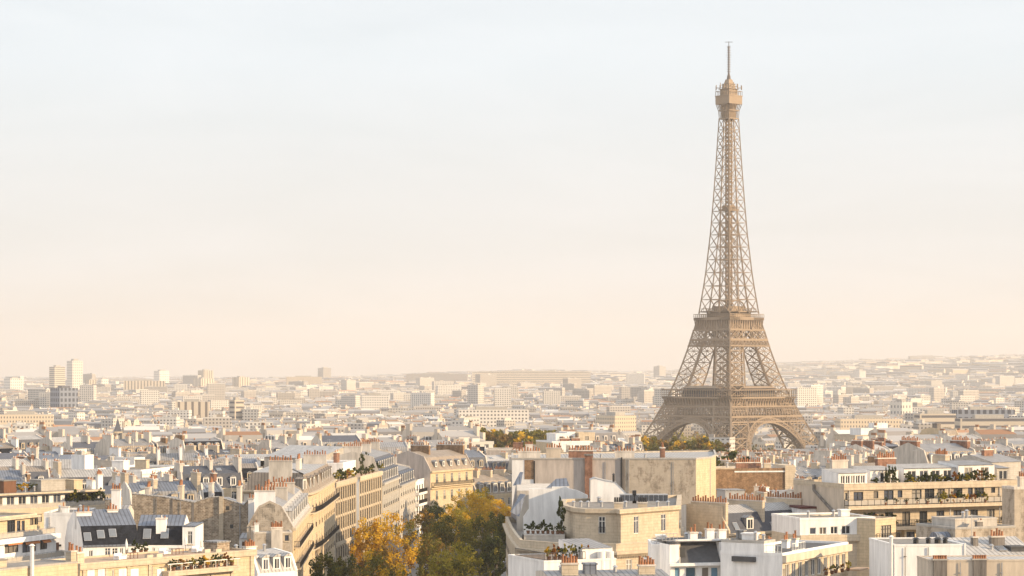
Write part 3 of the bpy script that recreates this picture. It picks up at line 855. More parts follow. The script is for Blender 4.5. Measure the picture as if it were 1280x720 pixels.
        for hip, xs, x, sg in ((hipL, xa, x0, -1), (hipR, xb, x1, 1)):
            pts = [(xs[i], prof[i][0], prof[i][1]) for i in range(5)]
            if hip:
                s.roof.poly([pts[0], pts[1], pts[3], pts[4]], M[ms]); s.roof.poly([pts[1], pts[2], pts[3]], M[mt])
            else:
                s.wall.poly(pts, M[mg])
                if parapet:      # the party wall stands a little above the roof
                    t = .35
                    xi, xo = (x - t, x + .003) if sg > 0 else (x - .003, x + t)
                    for i in range(4):
                        (ya, za), (yb, zb) = prof[i], prof[i + 1]
                        s.wall.raw([(xi, ya, za - .1), (xo, ya, za - .1), (xo, yb, zb - .1), (xi, yb, zb - .1), (xi, ya, za + parapet), (xo, ya, za + parapet), (xo, yb, zb + parapet), (xi, yb, zb + parapet)],
                                   [(0, 1, 5, 4), (1, 2, 6, 5), (2, 3, 7, 6), (3, 0, 4, 7), (4, 5, 6, 7)], M[mg])
    def gable(s, box, z, rise, mt='zinc', mg='render', over=.25, shed=False):
        x0, x1, y0, y1 = box; ym = (y0 + y1) / 2
        if shed:
            s.roof.poly([(x0, y0 - over, z), (x1, y0 - over, z), (x1, y1, z + rise), (x0, y1, z + rise)], M[mt])
            for x in (x0, x1): s.wall.poly([(x, y0, z), (x, y1, z), (x, y1, z + rise)], M[mg])
            s.wall.poly([(x0, y1, z), (x1, y1, z), (x1, y1, z + rise), (x0, y1, z + rise)], M[mg])
        else:
            s.roof.poly([(x0, y0 - over, z), (x1, y0 - over, z), (x1, ym, z + rise), (x0, ym, z + rise)], M[mt])
            s.roof.poly([(x0, ym, z + rise), (x1, ym, z + rise), (x1, y1 + over, z), (x0, y1 + over, z)], M[mt])
            for x in (x0, x1): s.wall.poly([(x, y0, z), (x, y1, z), (x, ym, z + rise)], M[mg])
    def dormers(s, face, box, z, n, inset=1.3, h=3.2, margin=1.2, w=1.25, dh=2.0, cheek='zinc', front='frame'):
        x0, x1, y0, y1 = box; L = (x1 - x0) if face in 'FB' else (y1 - y0)
        for i in range(n):
            u = margin + (L - 2 * margin) * (i + .5) / n
            off = inset * .55 / h
            p = {'F': (x0 + u, y0 + off, z + .5), 'R': (x1 - off, y0 + u, z + .5), 'B': (x1 - u, y1 - off, z + .5), 'L': (x0 + off, y1 - u, z + .5)}[face]
            s.part('dormer', dormer_mesh(w, dh, cheek, front), p, FACE_ROT[face])
    def chimney(s, x, y, z, lx, ly, h, n, mat='render', detail=False):
        if s.small or not detail:
            return s.part('chimney', chimney_mesh(lx, ly, h, n, mat), (x, y, z))
        c = s.part('chimney', chimney_mesh(lx, ly, h, n, mat, False), (x, y, z))
        for i in range(n):
            t = (i + .5) / n - .5
            q = (t * lx, 0, h + .2) if lx >= ly else (0, t * ly, h + .2)
            link('chimney_pot', pot_mesh((.5, .7, .9)[(i * 5 + int(x * 3)) % 3]), c, q)
        return c
    def cornice(s, box, z, faces='F', d=.35, h=.4, mat='stone'):
        x0, x1, y0, y1 = box; m = M[mat]
        if 'F' in faces: s.trim.box(x0 - (d if 'L' in faces else 0), x1 + (d if 'R' in faces else 0), y0 - d, y0 - .003, z - h, z, m)
        if 'R' in faces: s.trim.box(x1 + .003, x1 + d, y0 - .003, y1, z - h, z, m)
        if 'L' in faces: s.trim.box(x0 - d, x0 - .003, y0 - .003, y1, z - h, z, m)
    def railing(s, pts, z, h=1.0, mat='iron', panel=None, step=.5, name='railing'):
        mb = MB()
        for (xa, ya), (xb, yb) in zip(pts, pts[1:]):
            L = math.hypot(xb - xa, yb - ya); n = max(1, int(L / step))
            mb.beam((xa, ya, z + h), (xb, yb, z + h), .07, M[mat]); mb.beam((xa, ya, z + .12), (xb, yb, z + .12), .05, M[mat])
            for i in range(n + 1):
                t = i / n; x, y = xa + (xb - xa) * t, ya + (yb - ya) * t
                mb.beam((x, y, z), (x, y, z + h), .05 if not panel else .07, M[mat])
            if panel: mb.beam((xa, ya, z + h * .52), (xb, yb, z + h * .52), .03, M[panel], h * .7)
        return s.mbpart(name, mb)
    def balcony(s, face, box, u0, u1, z, d=1.0, t=.25, mat='stone', rail='iron', panel=None, h=1.0):
        x0, x1, y0, y1 = box; mb = MB()
        if face == 'F':
            mb.box(x0 + u0, x0 + u1, y0 - d, y0 - .003, z - t, z, M[mat]); pts = [(x0 + u0, y0 - .05), (x0 + u0, y0 - d + .06), (x0 + u1, y0 - d + .06), (x0 + u1, y0 - .05)]
        else:
            mb.box(x1 + .003, x1 + d, y0 + u0, y0 + u1, z - t, z, M[mat]); pts = [(x1 + .05, y0 + u0), (x1 + d - .06, y0 + u0), (x1 + d - .06, y0 + u1), (x1 + .05, y0 + u1)]
        o = s.mbpart('balcony', mb)
        r = s.railing(pts, z, h, rail, panel, .3 if not panel else 1.2); r.parent = o
        return o
    def skylight(s, p, w, l, tilt, rz=0.0):
        def mk():
            mb = MB(); mb.box(-w / 2 - .08, w / 2 + .08, -l / 2 - .08, l / 2 + .08, 0, .1, M['pipe']); mb.box(-w / 2, w / 2, -l / 2, l / 2, .1, .13, M['sky_glass']); return mb.mesh('skylight')
        o = s.part('skylight', cached(('sl', round(w, 2), round(l, 2)), mk), p); o.rotation_euler = (tilt, 0, rz); return o
    def antenna(s, x, y, z, h=3.0):
        def mk():
            mb = MB(); mb.beam((0, 0, 0), (0, 0, h), .07, M['pipe'])
            mb.beam((-.7, 0, h - .2), (.7, 0, h - .2), .05, M['pipe'])
            for i in range(6): mb.beam((-.65 + i * .26, -.35, h - .2), (-.65 + i * .26, .35, h - .2), .035, M['pipe'])
            return mb.mesh('antenna')
        return s.part('antenna', cached(('ant', round(h, 1)), mk), (x, y, z), random.uniform(0, 3))
    def vent(s, x, y, z, h=.9, r=.22, mat='pipe'):
        def mk():
            mb = MB(); mb.tube((0, 0, 0), (0, 0, h), r, r, M[mat], 8); mb.tube((0, 0, h + .06), (0, 0, h + .28), r * 1.6, r * .6, M[mat], 8); mb.tube((0, 0, h), (0, 0, h + .06), r * .5, r * .5, M[mat], 6); return mb.mesh('roof_vent')
        return s.part('roof_vent', cached(('vent', h, r, mat), mk), (x, y, z))
    def unit(s, x, y, z, lx, ly, h, mat='pipe', name='plant_room', top=None):
        mb = MB(); mb.box(x - lx / 2, x + lx / 2, y - ly / 2, y + ly / 2, z, z + h, M[mat]); mb.box(x - lx / 2 - .12, x + lx / 2 + .12, y - ly / 2 - .12, y + ly / 2 + .12, z + h + .002, z + h + .18, M[top or mat])
        return s.mbpart(name, mb)
    def drain(s, face, px, py, y=0.0, r=.08, mat='pipe'):
        u, z = s.uv(px, py, y) if face == 'F' else s.side(px, py, y); mb = MB()
        p = (u, y - .14) if face == 'F' else (y - .14 if y <= 0 else y + .14, u)
        mb.tube((p[0], p[1], max(1, z - 16)), (p[0], p[1], z), r, r, M[mat], 6)
        for k in range(3): mb.box(p[0] - .13, p[0] + .13, p[1] - .12, p[1] + .12, z - 1.2 - 3 * k, z - 1.1 - 3 * k, M[mat])
        s.mbpart('drain_pipe', mb)
    def done(s):
        if s.wall.f: s.mbpart('wall', s.wall)
        if s.roof.f: s.mbpart('roof', s.roof)
        if s.trim.f: s.mbpart('trim', s.trim)
        return s

FOOT = []          # footprints already taken: (centre x, centre y, radius)
BOXES = []
def hero(name, label, cat, pL, YL, pR, YR, py, group=None, depth=12, zg=25.0):
    "building whose front top edge runs from pixel pL at distance YL to pR at distance YR, its top at row py (left end)"
    A, B = pt(pL, py, YL), pt(pR, py, YR)
    rot = math.atan2(B.y - A.y, B.x - A.x)
    b = Bld(name, label, cat, A.x, A.y, rot, zg, group)
    b.L = math.hypot(B.x - A.x, B.y - A.y); b.H = A.z - zg
    BOXES.append((A.x, A.y, rot, b.L, depth))
    return b
def local_inside(bx, x, y, m):
    dx, dy = x - bx[0], y - bx[1]; ca, sa = math.cos(bx[2]), math.sin(bx[2])
    u, v = dx * ca + dy * sa, -dx * sa + dy * ca
    return -m < u < bx[3] + m and -m < v < bx[4] + m

# ------------------------------------------------------------------ leaves
def leaf_cloud(mb, c, r, n, size, mat, rng):
    "n leaf faces spread through a lumpy ball"
    for _ in range(n):
        while True:
            p = Vector((rng.uniform(-1, 1), rng.uniform(-1, 1), rng.uniform(-1, 1)))
            if p.length < 1 and p.length > .25: break
        p = Vector((c[0] + p.x * r[0], c[1] + p.y * r[1], c[2] + p.z * r[2]))
        a = Vector((rng.gauss(0, 1), rng.gauss(0, 1), rng.gauss(0, 1))).normalized()
        b = a.cross(Vector((rng.gauss(0, 1), rng.gauss(0, 1), rng.gauss(0, 1)))).normalized()
        q = size * rng.uniform(.6, 1.3)
        a *= q; b *= q * .8
        mb.raw([p - a * .5, p + b * .5, p + a * .5, p - b * .5], [(0, 1, 2, 3)], mat)

def crown_mesh(name, seed, rx, ry, rz, clumps, per, size, mats, shell=.55):
    rng = random.Random(seed); mb = MB()
    for i in range(clumps):
        while True:
            p = Vector((rng.uniform(-1, 1), rng.uniform(-1, 1), rng.uniform(-.9, 1)))
            if shell < p.length < 1: break
        k = rng.uniform(.13, .29)
        leaf_cloud(mb, (p.x * rx, p.y * ry, p.z * rz), (k * rx, k * ry, k * rz * .8), int(per * rng.uniform(.6, 1.3)), size, mats[0] if rng.random() < .6 or len(mats) == 1 else mats[1 + int(rng.random() * (len(mats) - 1))], rng)
    return mb.mesh(name)

def trunk_mesh(name, seed, h0, h1, rx, r=.3, limbs=7):
    rng = random.Random(seed); mb = MB(); m = M['bark']
    mb.tube((0, 0, 0), (rng.uniform(-.3, .3), rng.uniform(-.3, .3), h0), r, r * .75, m, 8)
    for i in range(limbs):
        a = 2 * PI * i / limbs + rng.uniform(-.4, .4); q = rng.uniform(.35, .75)
        p0 = Vector((0, 0, h0 * rng.uniform(.8, 1.0)))
        p1 = Vector((math.cos(a) * rx * q * .5, math.sin(a) * rx * q * .5, h0 + (h1 - h0) * rng.uniform(.3, .5)))
        p2 = Vector((math.cos(a) * rx * q, math.sin(a) * rx * q, h0 + (h1 - h0) * rng.uniform(.6, .9)))
        mb.tube(p0, p1, r * .5, r * .32, m, 6); mb.tube(p1, p2, r * .32, r * .1, m, 5)
        p3 = p1 + Vector((rng.uniform(-1, 1), rng.uniform(-1, 1), rng.uniform(.5, 1.4))) * rx * .35
        mb.tube(p1, p3, r * .22, r * .07, m, 5)
    return mb.mesh(name)

LEAF = {
    'gold': mat_leaf('golden leaves', (0.55, 0.32, 0.016), (0.70, 0.46, 0.035)),
    'orange': mat_leaf('orange leaves', (0.42, 0.20, 0.016), (0.56, 0.32, 0.025)),
    'olive': mat_leaf('olive leaves', (0.11, 0.105, 0.02), (0.21, 0.175, 0.025)),
    'brown': mat_leaf('brown leaves', (0.17, 0.105, 0.028), (0.27, 0.16, 0.025)),
    'green': mat_leaf('green leaves', (0.05, 0.07, 0.018), (0.10, 0.11, 0.022)),
    'dark': mat_leaf('dark green leaves', (0.03, 0.042, 0.016), (0.06, 0.072, 0.02)),
    'lime': mat_leaf('yellow green leaves', (0.24, 0.20, 0.025), (0.40, 0.32, 0.035)),
    'rust': mat_leaf('rust leaves', (0.22, 0.07, 0.02), (0.30, 0.13, 0.03)),
}

# ------------------------------------------------------------------ the far city, too many houses to count: one object
class Far:
    def __init__(s):
        s.v, s.f, s.m, s.uv, s.t = [], [], [], [], []
    def quad(s, pts, m, uv, t):
        b = len(s.v); s.v.extend(pts); s.f.append(tuple(range(b, b + len(pts)))); s.m.append(m); s.uv.extend(uv); s.t.append(t)
    def build(s, name, mats):
        me = bpy.data.meshes.new(name); me.from_pydata(s.v, [], s.f)
        for m in mats: me.materials.append(m)
        me.polygons.foreach_set('material_index', s.m)
        uvl = me.uv_layers.new(name='UVMap'); uvl.data.foreach_set('uv', [c for p in s.uv for c in p])
        at = me.attributes.new('tint', 'FLOAT', 'FACE'); at.data.foreach_set('value', s.t)
        me.update()
        return link(name, me)

def mat_tint(name, c, rough=.7, vary=.3, metal=0.0):
    m, n, l, b = new_mat(name); b.inputs['Roughness'].default_value = rough; b.inputs['Metallic'].default_value = metal
    at = n.new('ShaderNodeAttribute'); at.attribute_name = 'tint'
    r = n.new('ShaderNodeMapRange'); r.inputs['To Min'].default_value = 1 - vary; r.inputs['To Max'].default_value = 1 + vary
    l.new(at.outputs['Fac'], r.inputs['Value'])
    vm = n.new('ShaderNodeVectorMath'); vm.operation = 'SCALE'; vm.inputs[0].default_value = c
    l.new(r.outputs['Result'], vm.inputs['Scale']); l.new(vm.outputs['Vector'], b.inputs['Base Color'])
    return m
FM = [mat_facade('far cream fronts', (0.60, 0.50, 0.38)), mat_facade('far white fronts', (0.64, 0.60, 0.55), bw=3.4, bh=3.0, mort=0.85), mat_facade('far grey fronts', (0.46, 0.42, 0.38), bw=3.0, bh=3.0, mort=.8),
      mat_tint('far party walls', (0.54, 0.47, 0.39)), mat_tint('far zinc', (0.29, 0.275, 0.265), .65, .25, .05), mat_tint('far slate', (0.17, 0.165, 0.175)), mat_tint('far flat roofs', (0.27, 0.245, 0.22), .9),
      mat_tint('far pots and tiles', (0.34, 0.18, 0.10), .9), mat_tint('far dark windows', (0.05, 0.05, 0.06), .4), mat_tint('far pale roofs', (0.55, 0.52, 0.48), .8, .2), mat_tint('far treetops', (0.12, 0.095, 0.025), .9, .5),
      mat_facade('far striped fronts', (0.62, 0.53, 0.42), (0.16, 0.14, 0.13), 7.5, 900, 2.4), mat_facade('far gridded fronts', (0.72, 0.67, 0.60), (0.17, 0.17, 0.18), 5.5, 6.2, 1.7), mat_facade('far dark gridded fronts', (0.22, 0.245, 0.30), (0.04, 0.05, 0.075), 6.0, 7.0, 1.3), mat_facade('far banded fronts', (0.60, 0.52, 0.42), (0.13, 0.125, 0.13), 900, 4.6, 1.4)]

def far_building(fc, x, y, z, rot, lx, ly, h, kind, rng, near=False):
    ca, sa = math.cos(rot), math.sin(rot)
    def W(u, v, w): return (x + ca * u - sa * v, y + sa * u + ca * v, z + w)
    t = rng.random(); a, b = lx / 2, ly / 2
    fm = {'h': 0, 'm': 1, 'g': 2}[kind]
    if kind == 'h' and rng.random() < .25: fm = 1
    ring = [(-a, -b), (a, -b), (a, b), (-a, b)]
    uo = rng.uniform(0, 9)
    blind = rng.random() < .5 and kind == 'h'
    for i in range(4):
        (u0, v0), (u1, v1) = ring[i], ring[(i + 1) % 4]; L = lx if i % 2 == 0 else ly
        m = 3 if (blind and i % 2) else fm
        fc.quad([W(u0, v0, -3), W(u1, v1, -3), W(u1, v1, h), W(u0, v0, h)], m, [(uo, 0), (uo + L, 0), (uo + L, h + 3), (uo, h + 3)], t)
    Z = [(0, 0)] * 4
    def box(u0, u1, v0, v1, w0, w1, m, mt, tt):
        q = [(u0, v0), (u1, v0), (u1, v1), (u0, v1)]
        for i in range(4):
            (p0, q0), (p1, q1) = q[i], q[(i + 1) % 4]
            fc.quad([W(p0, q0, w0), W(p1, q1, w0), W(p1, q1, w1), W(p0, q0, w1)], m, Z, tt)
        fc.quad([W(u, v, w1) for u, v in q], mt, Z, tt)
    if kind == 'h':
        mh, ins, rise = rng.uniform(2.6, 4.2), rng.uniform(.9, 1.6), rng.uniform(.8, 2.0)
        prof = [(-b, h), (-b + ins, h + mh), (0, h + mh + rise), (b - ins, h + mh), (b, h)]
        rm = 5 if rng.random() < .6 else 4
        tm = 4 if rng.random() < .72 else (7 if rng.random() < .45 else 9)
        t2 = rng.random()
        for i in range(4):
            (v0, w0), (v1, w1) = prof[i], prof[i + 1]
            fc.quad([W(-a, v0, w0), W(a, v0, w0), W(a, v1, w1), W(-a, v1, w1)], rm if i in (0, 3) else tm, Z, t2)
        for s in (-1, 1): fc.quad([W(s * a, v, w) for v, w in prof], 3, [(0, 0)] * 5, t)
        if near or rng.random() < .6:
            n = max(2, int(lx / 3.2))
            for i in range(n):
                u = -a + lx * (i + .5) / n
                box(u - .65, u + .65, -b + .15, -b + ins + .3, h + .3, h + 2.3, 1 if rng.random() < .6 else 3, 4, .7)
                fc.quad([W(u - .42, -b + .12, h + .6), W(u + .42, -b + .12, h + .6), W(u + .42, -b + .12, h + 2.0), W(u - .42, -b + .12, h + 2.0)], 8, Z, .5)
        for s in (-1, 1):
            if rng.random() < .8:
                cy0 = rng.uniform(-b + ins, 0); cl = rng.uniform(1.5, 4.0); zz = h + mh * .6
                box(s * a - .35 * (s > 0) - .3, s * a + .35 * (s < 0) + .3, cy0, cy0 + cl, zz, h + mh + rise + rng.uniform(.4, 1.6), 3, 7, rng.random())
                tz = h + mh + rise + 1.0
                if rng.random() < .45: box(s * a - .2, s * a + .2, cy0 + .2, cy0 + cl - .2, tz, tz + 1.0, 7, 7, rng.random())
    else:
        rm = rng.choice([6, 9, 9, 6, 3])
        fc.quad([W(u, v, h) for u, v in ring], rm, Z, rng.random())
        fc.quad([W(-a, -b - .05, h - .3), W(a, -b - .05, h - .3), W(a, -b - .05, h + .7), W(-a, -b - .05, h + .7)], 9, Z, t)
        fc.quad([W(a + .05, -b, h - .3), W(a + .05, b, h - .3), W(a + .05, b, h + .7), W(a + .05, -b, h + .7)], 9, Z, t)
        for _ in range(rng.randint(1, 3)):
            u, v = rng.uniform(-a * .7, a * .5), rng.uniform(-b * .5, b * .3); w = rng.uniform(2, min(7, a))
            box(u, u + w, v, v + rng.uniform(1.5, 3.5), h, h + rng.uniform(1.5, 3.2), rng.choice([1, 3, 6, 9]), rng.choice([6, 9, 4]), rng.random())
# ------------------------------------------------------------------ edges of free-form footprints
def edge_frame(P0, P1):
    ang = math.atan2(P1[1] - P0[1], P1[0] - P0[0]); L = math.hypot(P1[0] - P0[0], P1[1] - P0[1])
    return ang, L
def edge_wall(b, P0, P1, z0, z1, mat, rows=(), n=0, w=1.1, h=2.0, margin=.5, rev=.2, **kw):
    "wall along P0 -> P1 (local metres, outside on the right hand), with a grid of windows"
    ang, L = edge_frame(P0, P1); ca, sa = math.cos(ang), math.sin(ang)
    def P(u, z, d=0.0): return (P0[0] + ca * u - sa * d, P0[1] + sa * u + ca * d, z)
    us = [margin + (L - 2 * margin) * (i + .5) / n for i in range(n)]
    m = M[mat]
    levels = sorted({z0, z1} | {r for r in rows} | {r + h for r in rows})
    cuts = sorted({0.0, L} | {u - w / 2 for u in us} | {u + w / 2 for u in us})
    for za, zb in zip(levels, levels[1:]):
        zc = (za + zb) / 2; inrow = any(r < zc < r + h for r in rows)
        if not inrow or not us: b.wall.poly([P(0, za), P(L, za), P(L, zb), P(0, zb)], m); continue
        for ua, ub in zip(cuts, cuts[1:]):
            uc = (ua + ub) / 2
            if not any(abs(uc - u) < w / 2 for u in us): b.wall.poly([P(ua, za), P(ub, za), P(ub, zb), P(ua, zb)], m)
            else:
                b.wall.poly([P(ua, za), P(ub, za), P(ub, za, rev), P(ua, za, rev)], m); b.wall.poly([P(ua, zb, rev), P(ub, zb, rev), P(ub, zb), P(ua, zb)], m)
                b.wall.poly([P(ua, za), P(ua, za, rev), P(ua, zb, rev), P(ua, zb)], m); b.wall.poly([P(ub, za, rev), P(ub, za), P(ub, zb), P(ub, zb, rev)], m)
    for r in rows:
        for u in us:
            p = P(u, r)
            g = b.part('window', glass_mesh(w, h, kw.get('gm', 'glass')), p, ang)
            link('frame', frame_mesh(w, h, kw.get('cols', 2), kw.get('rws', 2), kw.get('fm', 'frame')), g)
            if kw.get('rail'):
                def mk():
                    mb = MB(); mb.box(-w / 2, w / 2, -.17, -.13, .9, .96, M['iron'])
                    k = max(3, int(w / .16))
                    for i in range(k + 1):
                        x = -w / 2 + w * i / k; mb.box(x - .015, x + .015, -.162, -.138, .0, .9, M['iron'])
                    return mb.mesh('guard_rail')
                link('guard_rail', cached(('guard2', round(w, 2)), mk), g)
def offset_poly(pts, d):
    "shrink a counter-clockwise footprint by d"
    n = len(pts); out = []
    for i in range(n):
        p0, p1, p2 = Vector(pts[i - 1][:2]), Vector(pts[i][:2]), Vector(pts[(i + 1) % n][:2])
        e0, e1 = (p1 - p0).normalized(), (p2 - p1).normalized()
        n0, n1 = Vector((-e0.y, e0.x)), Vector((-e1.y, e1.x))
        k = n0 + n1; k = k / max(.25, k.dot(n0)) if k.length > 1e-6 else n0
        out.append((p1.x + k.x * d, p1.y + k.y * d))
    return out
def loft(mb, A, za, B, zb, m):
    n = len(A)
    for i in range(n):
        a, b2, c, d = A[i], A[(i + 1) % n], B[(i + 1) % n], B[i]
        mb.poly([(a[0], a[1], za), (b2[0], b2[1], za), (c[0], c[1], zb), (d[0], d[1], zb)], m)

AP = 'apartment building'
# ================================================================= the avenue
def strip(name, pts_l, pts_r, z, mat, label):
    mb = MB()
    for (a, b2, c, d) in zip(pts_l, pts_r, pts_r[1:], pts_l[1:]):
        mb.poly([(a[0], a[1], z), (b2[0], b2[1], z), (c[0], c[1], z), (d[0], d[1], z)], M[mat])
    return tag(mb.build(name), label, kind='structure')
AXIS = [(-20, 180), (-20, 330), (-20, 440), (-18.5, 520), (-13, 590), (-6, 660), (0, 715)]
def side_line(d): return [(x + d, y) for x, y in AXIS]
strip('avenue_road', side_line(-8), side_line(8), 25.004, 'asphalt', 'asphalt avenue under the autumn trees')
for a, b2, nm in ((-17, -8, 'left'), (8, 17, 'right')):
    mb = MB(); A_, B_ = side_line(a), side_line(b2)
    for p, q, r_, s_ in zip(A_, B_, B_[1:], A_[1:]):
        mb.poly([(p[0], p[1], 25.13), (q[0], q[1], 25.13), (r_[0], r_[1], 25.13), (s_[0], s_[1], 25.13)], M['pave'])
        for u, v in ((p, s_), (q, r_)): mb.poly([(u[0], u[1], 25), (v[0], v[1], 25), (v[0], v[1], 25.13), (u[0], u[1], 25.13)], M['pave'])
    tag(mb.build('pavement'), 'stone pavement with a kerb beside the avenue', kind='structure')
mb = MB()
for k in range(30):
    y = 560 + k * 5
    for (x0, y0), (x1, y1) in zip(AXIS, AXIS[1:]):
        if y0 <= y < y1:
            x = x0 + (x1 - x0) * (y - y0) / (y1 - y0); mb.poly([(x - .08, y, 25.009), (x + .08, y, 25.009), (x + .3, y + 2.4, 25.009), (x + .14, y + 2.4, 25.009)], M['white'])
tag(mb.build('road_marking'), 'white dashes along the middle of the avenue', kind='structure')

# ================================================================= left foreground
# balcony block in the lower left corner
b = hero('apartment_building', 'golden block with white balconies and rust orange awnings in the lower left corner', AP, -30, 360, 70, 381, 653.5, depth=10)
L, H = b.L, b.H
box1, box2 = (0, L * .86, 1.6, 10), (0, L, 0, 10)
b.pix('F', box1, H - 3.0, H, 'stone_warm', [(-20, 654, -8, 668), (9, 651, 19, 666), (21, 651, 25.5, 665), (27, 651, 31, 664), (37.5, 648.5, 42, 656), (43, 648, 48, 655.5)], fm='frame_dark', sill=False)
b.walls(box1, H - 3.0, H, 'stone_warm', 'RL'); b.flat(box1, H, .35, 'flat', 'stone')
b.trim.box(-.3, L * .86 + .3, .9, 1.55, H - .2, H + .12, M['stone'])
b.pix('F', box2, 0, H - 3.2, 'white', [(6, 677, 23, 690), (28, 676, 45, 689), (50, 674, 59, 686)], cols=3, fm='frame_dark', sill=False)
b.walls(box2, 0, H - 3.2, 'white', 'RL'); b.flat(box2, H - 3.2, .12, 'tile', 'white')
b.trim.box(-.3, L + .25, -.75, -.003, H - 3.75, H - 3.0, M['white'])
b.railing([(0, .1), (L - .2, .1), (L - .2, 1.5)], H - 3.05, 1.0, 'pipe', 'rail_glass', 1.2)
b.balcony('F', box2, 0, L, H - 6.75, 1.6, .45, 'white', 'pipe', 'rail_glass', 1.0)
for q in ((6, 677, 23), (28, 676, 45), (50, 674, 59)):
    u0, z0 = b.uv(q[0], q[1], 0); u1, z1 = b.uv(q[2], q[1], 0)
    mb = MB(); mb.raw([(u0 - .1, -.01, z0 + .25), (u1 + .1, -.01, z0 + .25), (u1 + .1, -.75, z0 - .45), (u0 - .1, -.75, z0 - .45), (u1 + .1, -.75, z0 - .62), (u0 - .1, -.75, z0 - .62)], [(0, 1, 2, 3), (3, 2, 4, 5)], M['awning'])
    b.mbpart('awning', mb)
mb = MB(); mb.box(L - .9, L + 1.2, .2, .4, H - 6.6, H - 4.6, M['wood']); b.mbpart('screen', mb)
b.unit(5, 6, H, 5, 2.5, .7, 'white', 'skylight_box', 'zinc_light')
for x in (2, 8, 11): b.vent(x, 5, H, .5)
b.done()

# blank white wall between the balcony block and the slate house
b = hero('apartment_building', 'plain white wall between the orange awnings and the slate roofed house', AP, 55, 392, 101, 392, 643, depth=14)
b.walls((0, b.L, 0, 14), 0, b.H, 'white'); b.flat((0, b.L, 0, 14), b.H, .3, 'flat', 'white')
b.chimney(3, 3, b.H, 1.2, .6, 1.0, 2, 'white'); b.vent(1.5, 6, b.H); b.vent(4.6, 8, b.H)
mb = MB(); mb.box(2.2, 2.9, -.25, -.003, b.H - 5.3, b.H - 5.0, M['iron']); b.mbpart('wall_lamp', mb)
b.drain('F', 62, 646); b.drain('F', 92, 646, r=.06, mat='stain')
b.done()

# house with dark slate slopes and skylights
b = hero('slate_roof_house', 'white house with dark slate roof, skylights and tall white chimneys', 'house', 104, 365, 174, 368.5, 682, depth=13)
L, H = b.L, b.H; box = (0, L, 0, 13)
b.pix('F', box, 0, H, 'white', [(111, 688, 116, 700), (131, 685, 138, 698), (140, 685, 147, 698), (149.5, 685, 154, 697), (156, 685, 160.5, 697), (165, 684.5, 170, 697)], cols=2)
b.walls(box, 0, H, 'white', 'RL'); b.mansard(box, H, 2.9, 1.9, 2.3, 'slate', 'zinc_blue', 'white', parapet=0)
b.trim.box(-.1, L + .1, -.35, -.003, H - .2, H + .02, M['zinc_blue'])
al = math.atan2(2.9, 1.9)
for px, py in ((109, 671), (126, 668), (141, 666.5)):
    u, z = b.uv(px, py, .95); b.skylight((u, .95 * (z - H) / 1.45 if 0 else (z - H) * 1.9 / 2.9 - .05, z), 1.0, 1.3, al)
b.chimney(1.2, 5.2, H + 2.2, 2.4, 1.0, 2.6, 3, 'white', True)
b.chimney(6.0, 6.0, H + 2.6, 1.7, .9, 2.4, 4, 'white', True)
b.done()
b = hero('slate_roof_house', 'narrow slate roofed white wing with a gable window beside the brown rubble wall', 'house', 170, 377, 244, 377, 681.5, depth=10)
L, H = b.L, b.H
us, _ = b.uv(228, 681); box = (0, us, 0, 10); box2 = (us, L, .02, 10)
b.pix('F', box, 0, H, 'white', [(179, 684.5, 184, 696), (190, 684.5, 194, 699), (198, 685, 203, 694), (211, 685, 216, 694)], cols=2)
b.facade('L', box, 0, H, 'white'); b.mansard(box, H, 3.0, 1.7, 1.6, 'slate', 'zinc_blue', 'white', parapet=0)
_, zt = b.uv(236, 658)
b.pix('F', box2, 0, zt, 'white', [(234.5, 664, 240.5, 680)], cols=2); b.walls(box2, 0, zt, 'white', 'RL'); b.flat(box2, zt, .1, 'zinc_blue', 'zinc_blue')
for px, py in ((184, 667.5), (206, 667)):
    u, z = b.uv(px, py, .95); b.skylight((u, (z - H) * 1.7 / 3.0 - .05, z), 1.1, 1.6, math.atan2(3.0, 1.7))
b.chimney(b.uv(200, 660)[0], 1.7, H + .5, 1.6, 1.4, 3.6, 3, 'white')
b.done()
# tall white chimney stack standing on a rubble end wall behind the slate house
b = hero('apartment_building', 'rubble stub carrying a very tall white chimney behind the slate roofs', AP, 131, 400, 157, 400, 617, depth=9)
L, H = b.L, b.H
b.walls((0, L * .42, 0, 9), 0, H - 1, 'rubble'); b.roof.poly([(0, 0, H - 1), (L * .42, 0, H - 1), (L * .42, 9, H - 1), (0, 9, H - 1)], M['zinc'])
b.walls((L * .42 + .003, L, .5, 9), 0, H - 3.4, 'render'); b.gable((L * .42 + .003, L, .5, 9), H - 3.4, 1.2, 'zinc')
b.chimney(L * .55, 0.0, H - 6, 1.5, 1.0, 6.6, 4, 'white', True)
b.done()

# rubble party wall with stepped top
b = hero('apartment_building', 'long brown rubble party wall with stepped top right of the slate roofed house', AP, 165, 420, 346, 420, 617, depth=15)
prof = [b.uv(*q) for q in ((165, 617), (205, 621), (243, 628), (262, 621.5), (273, 621), (305, 631), (309, 626), (322, 626), (346, 621))]
mw = M['rubble']
b.wall.poly([(prof[0][0], 0, 0), (prof[-1][0], 0, 0)] + [(u, 0, z) for u, z in reversed(prof)], mw)
for (u0, z0), (u1, z1) in zip(prof, prof[1:]):
    b.roof.poly([(u0, .4, z0 - .25), (u1, .4, z1 - .25), (u1, 15, z1 - .8), (u0, 15, z0 - .8)], M['zinc'])
    b.trim.raw([(u0, -.08, z0 - .06), (u1, -.08, z1 - .06), (u1, .4, z1 - .06), (u0, .4, z0 - .06), (u0, -.08, z0 + .12), (u1, -.08, z1 + .12), (u1, .4, z1 + .12), (u0, .4, z0 + .12)],
               [(0, 1, 5, 4), (4, 5, 6, 7), (2, 3, 7, 6), (3, 2, 1, 0)], M['zinc_light'])
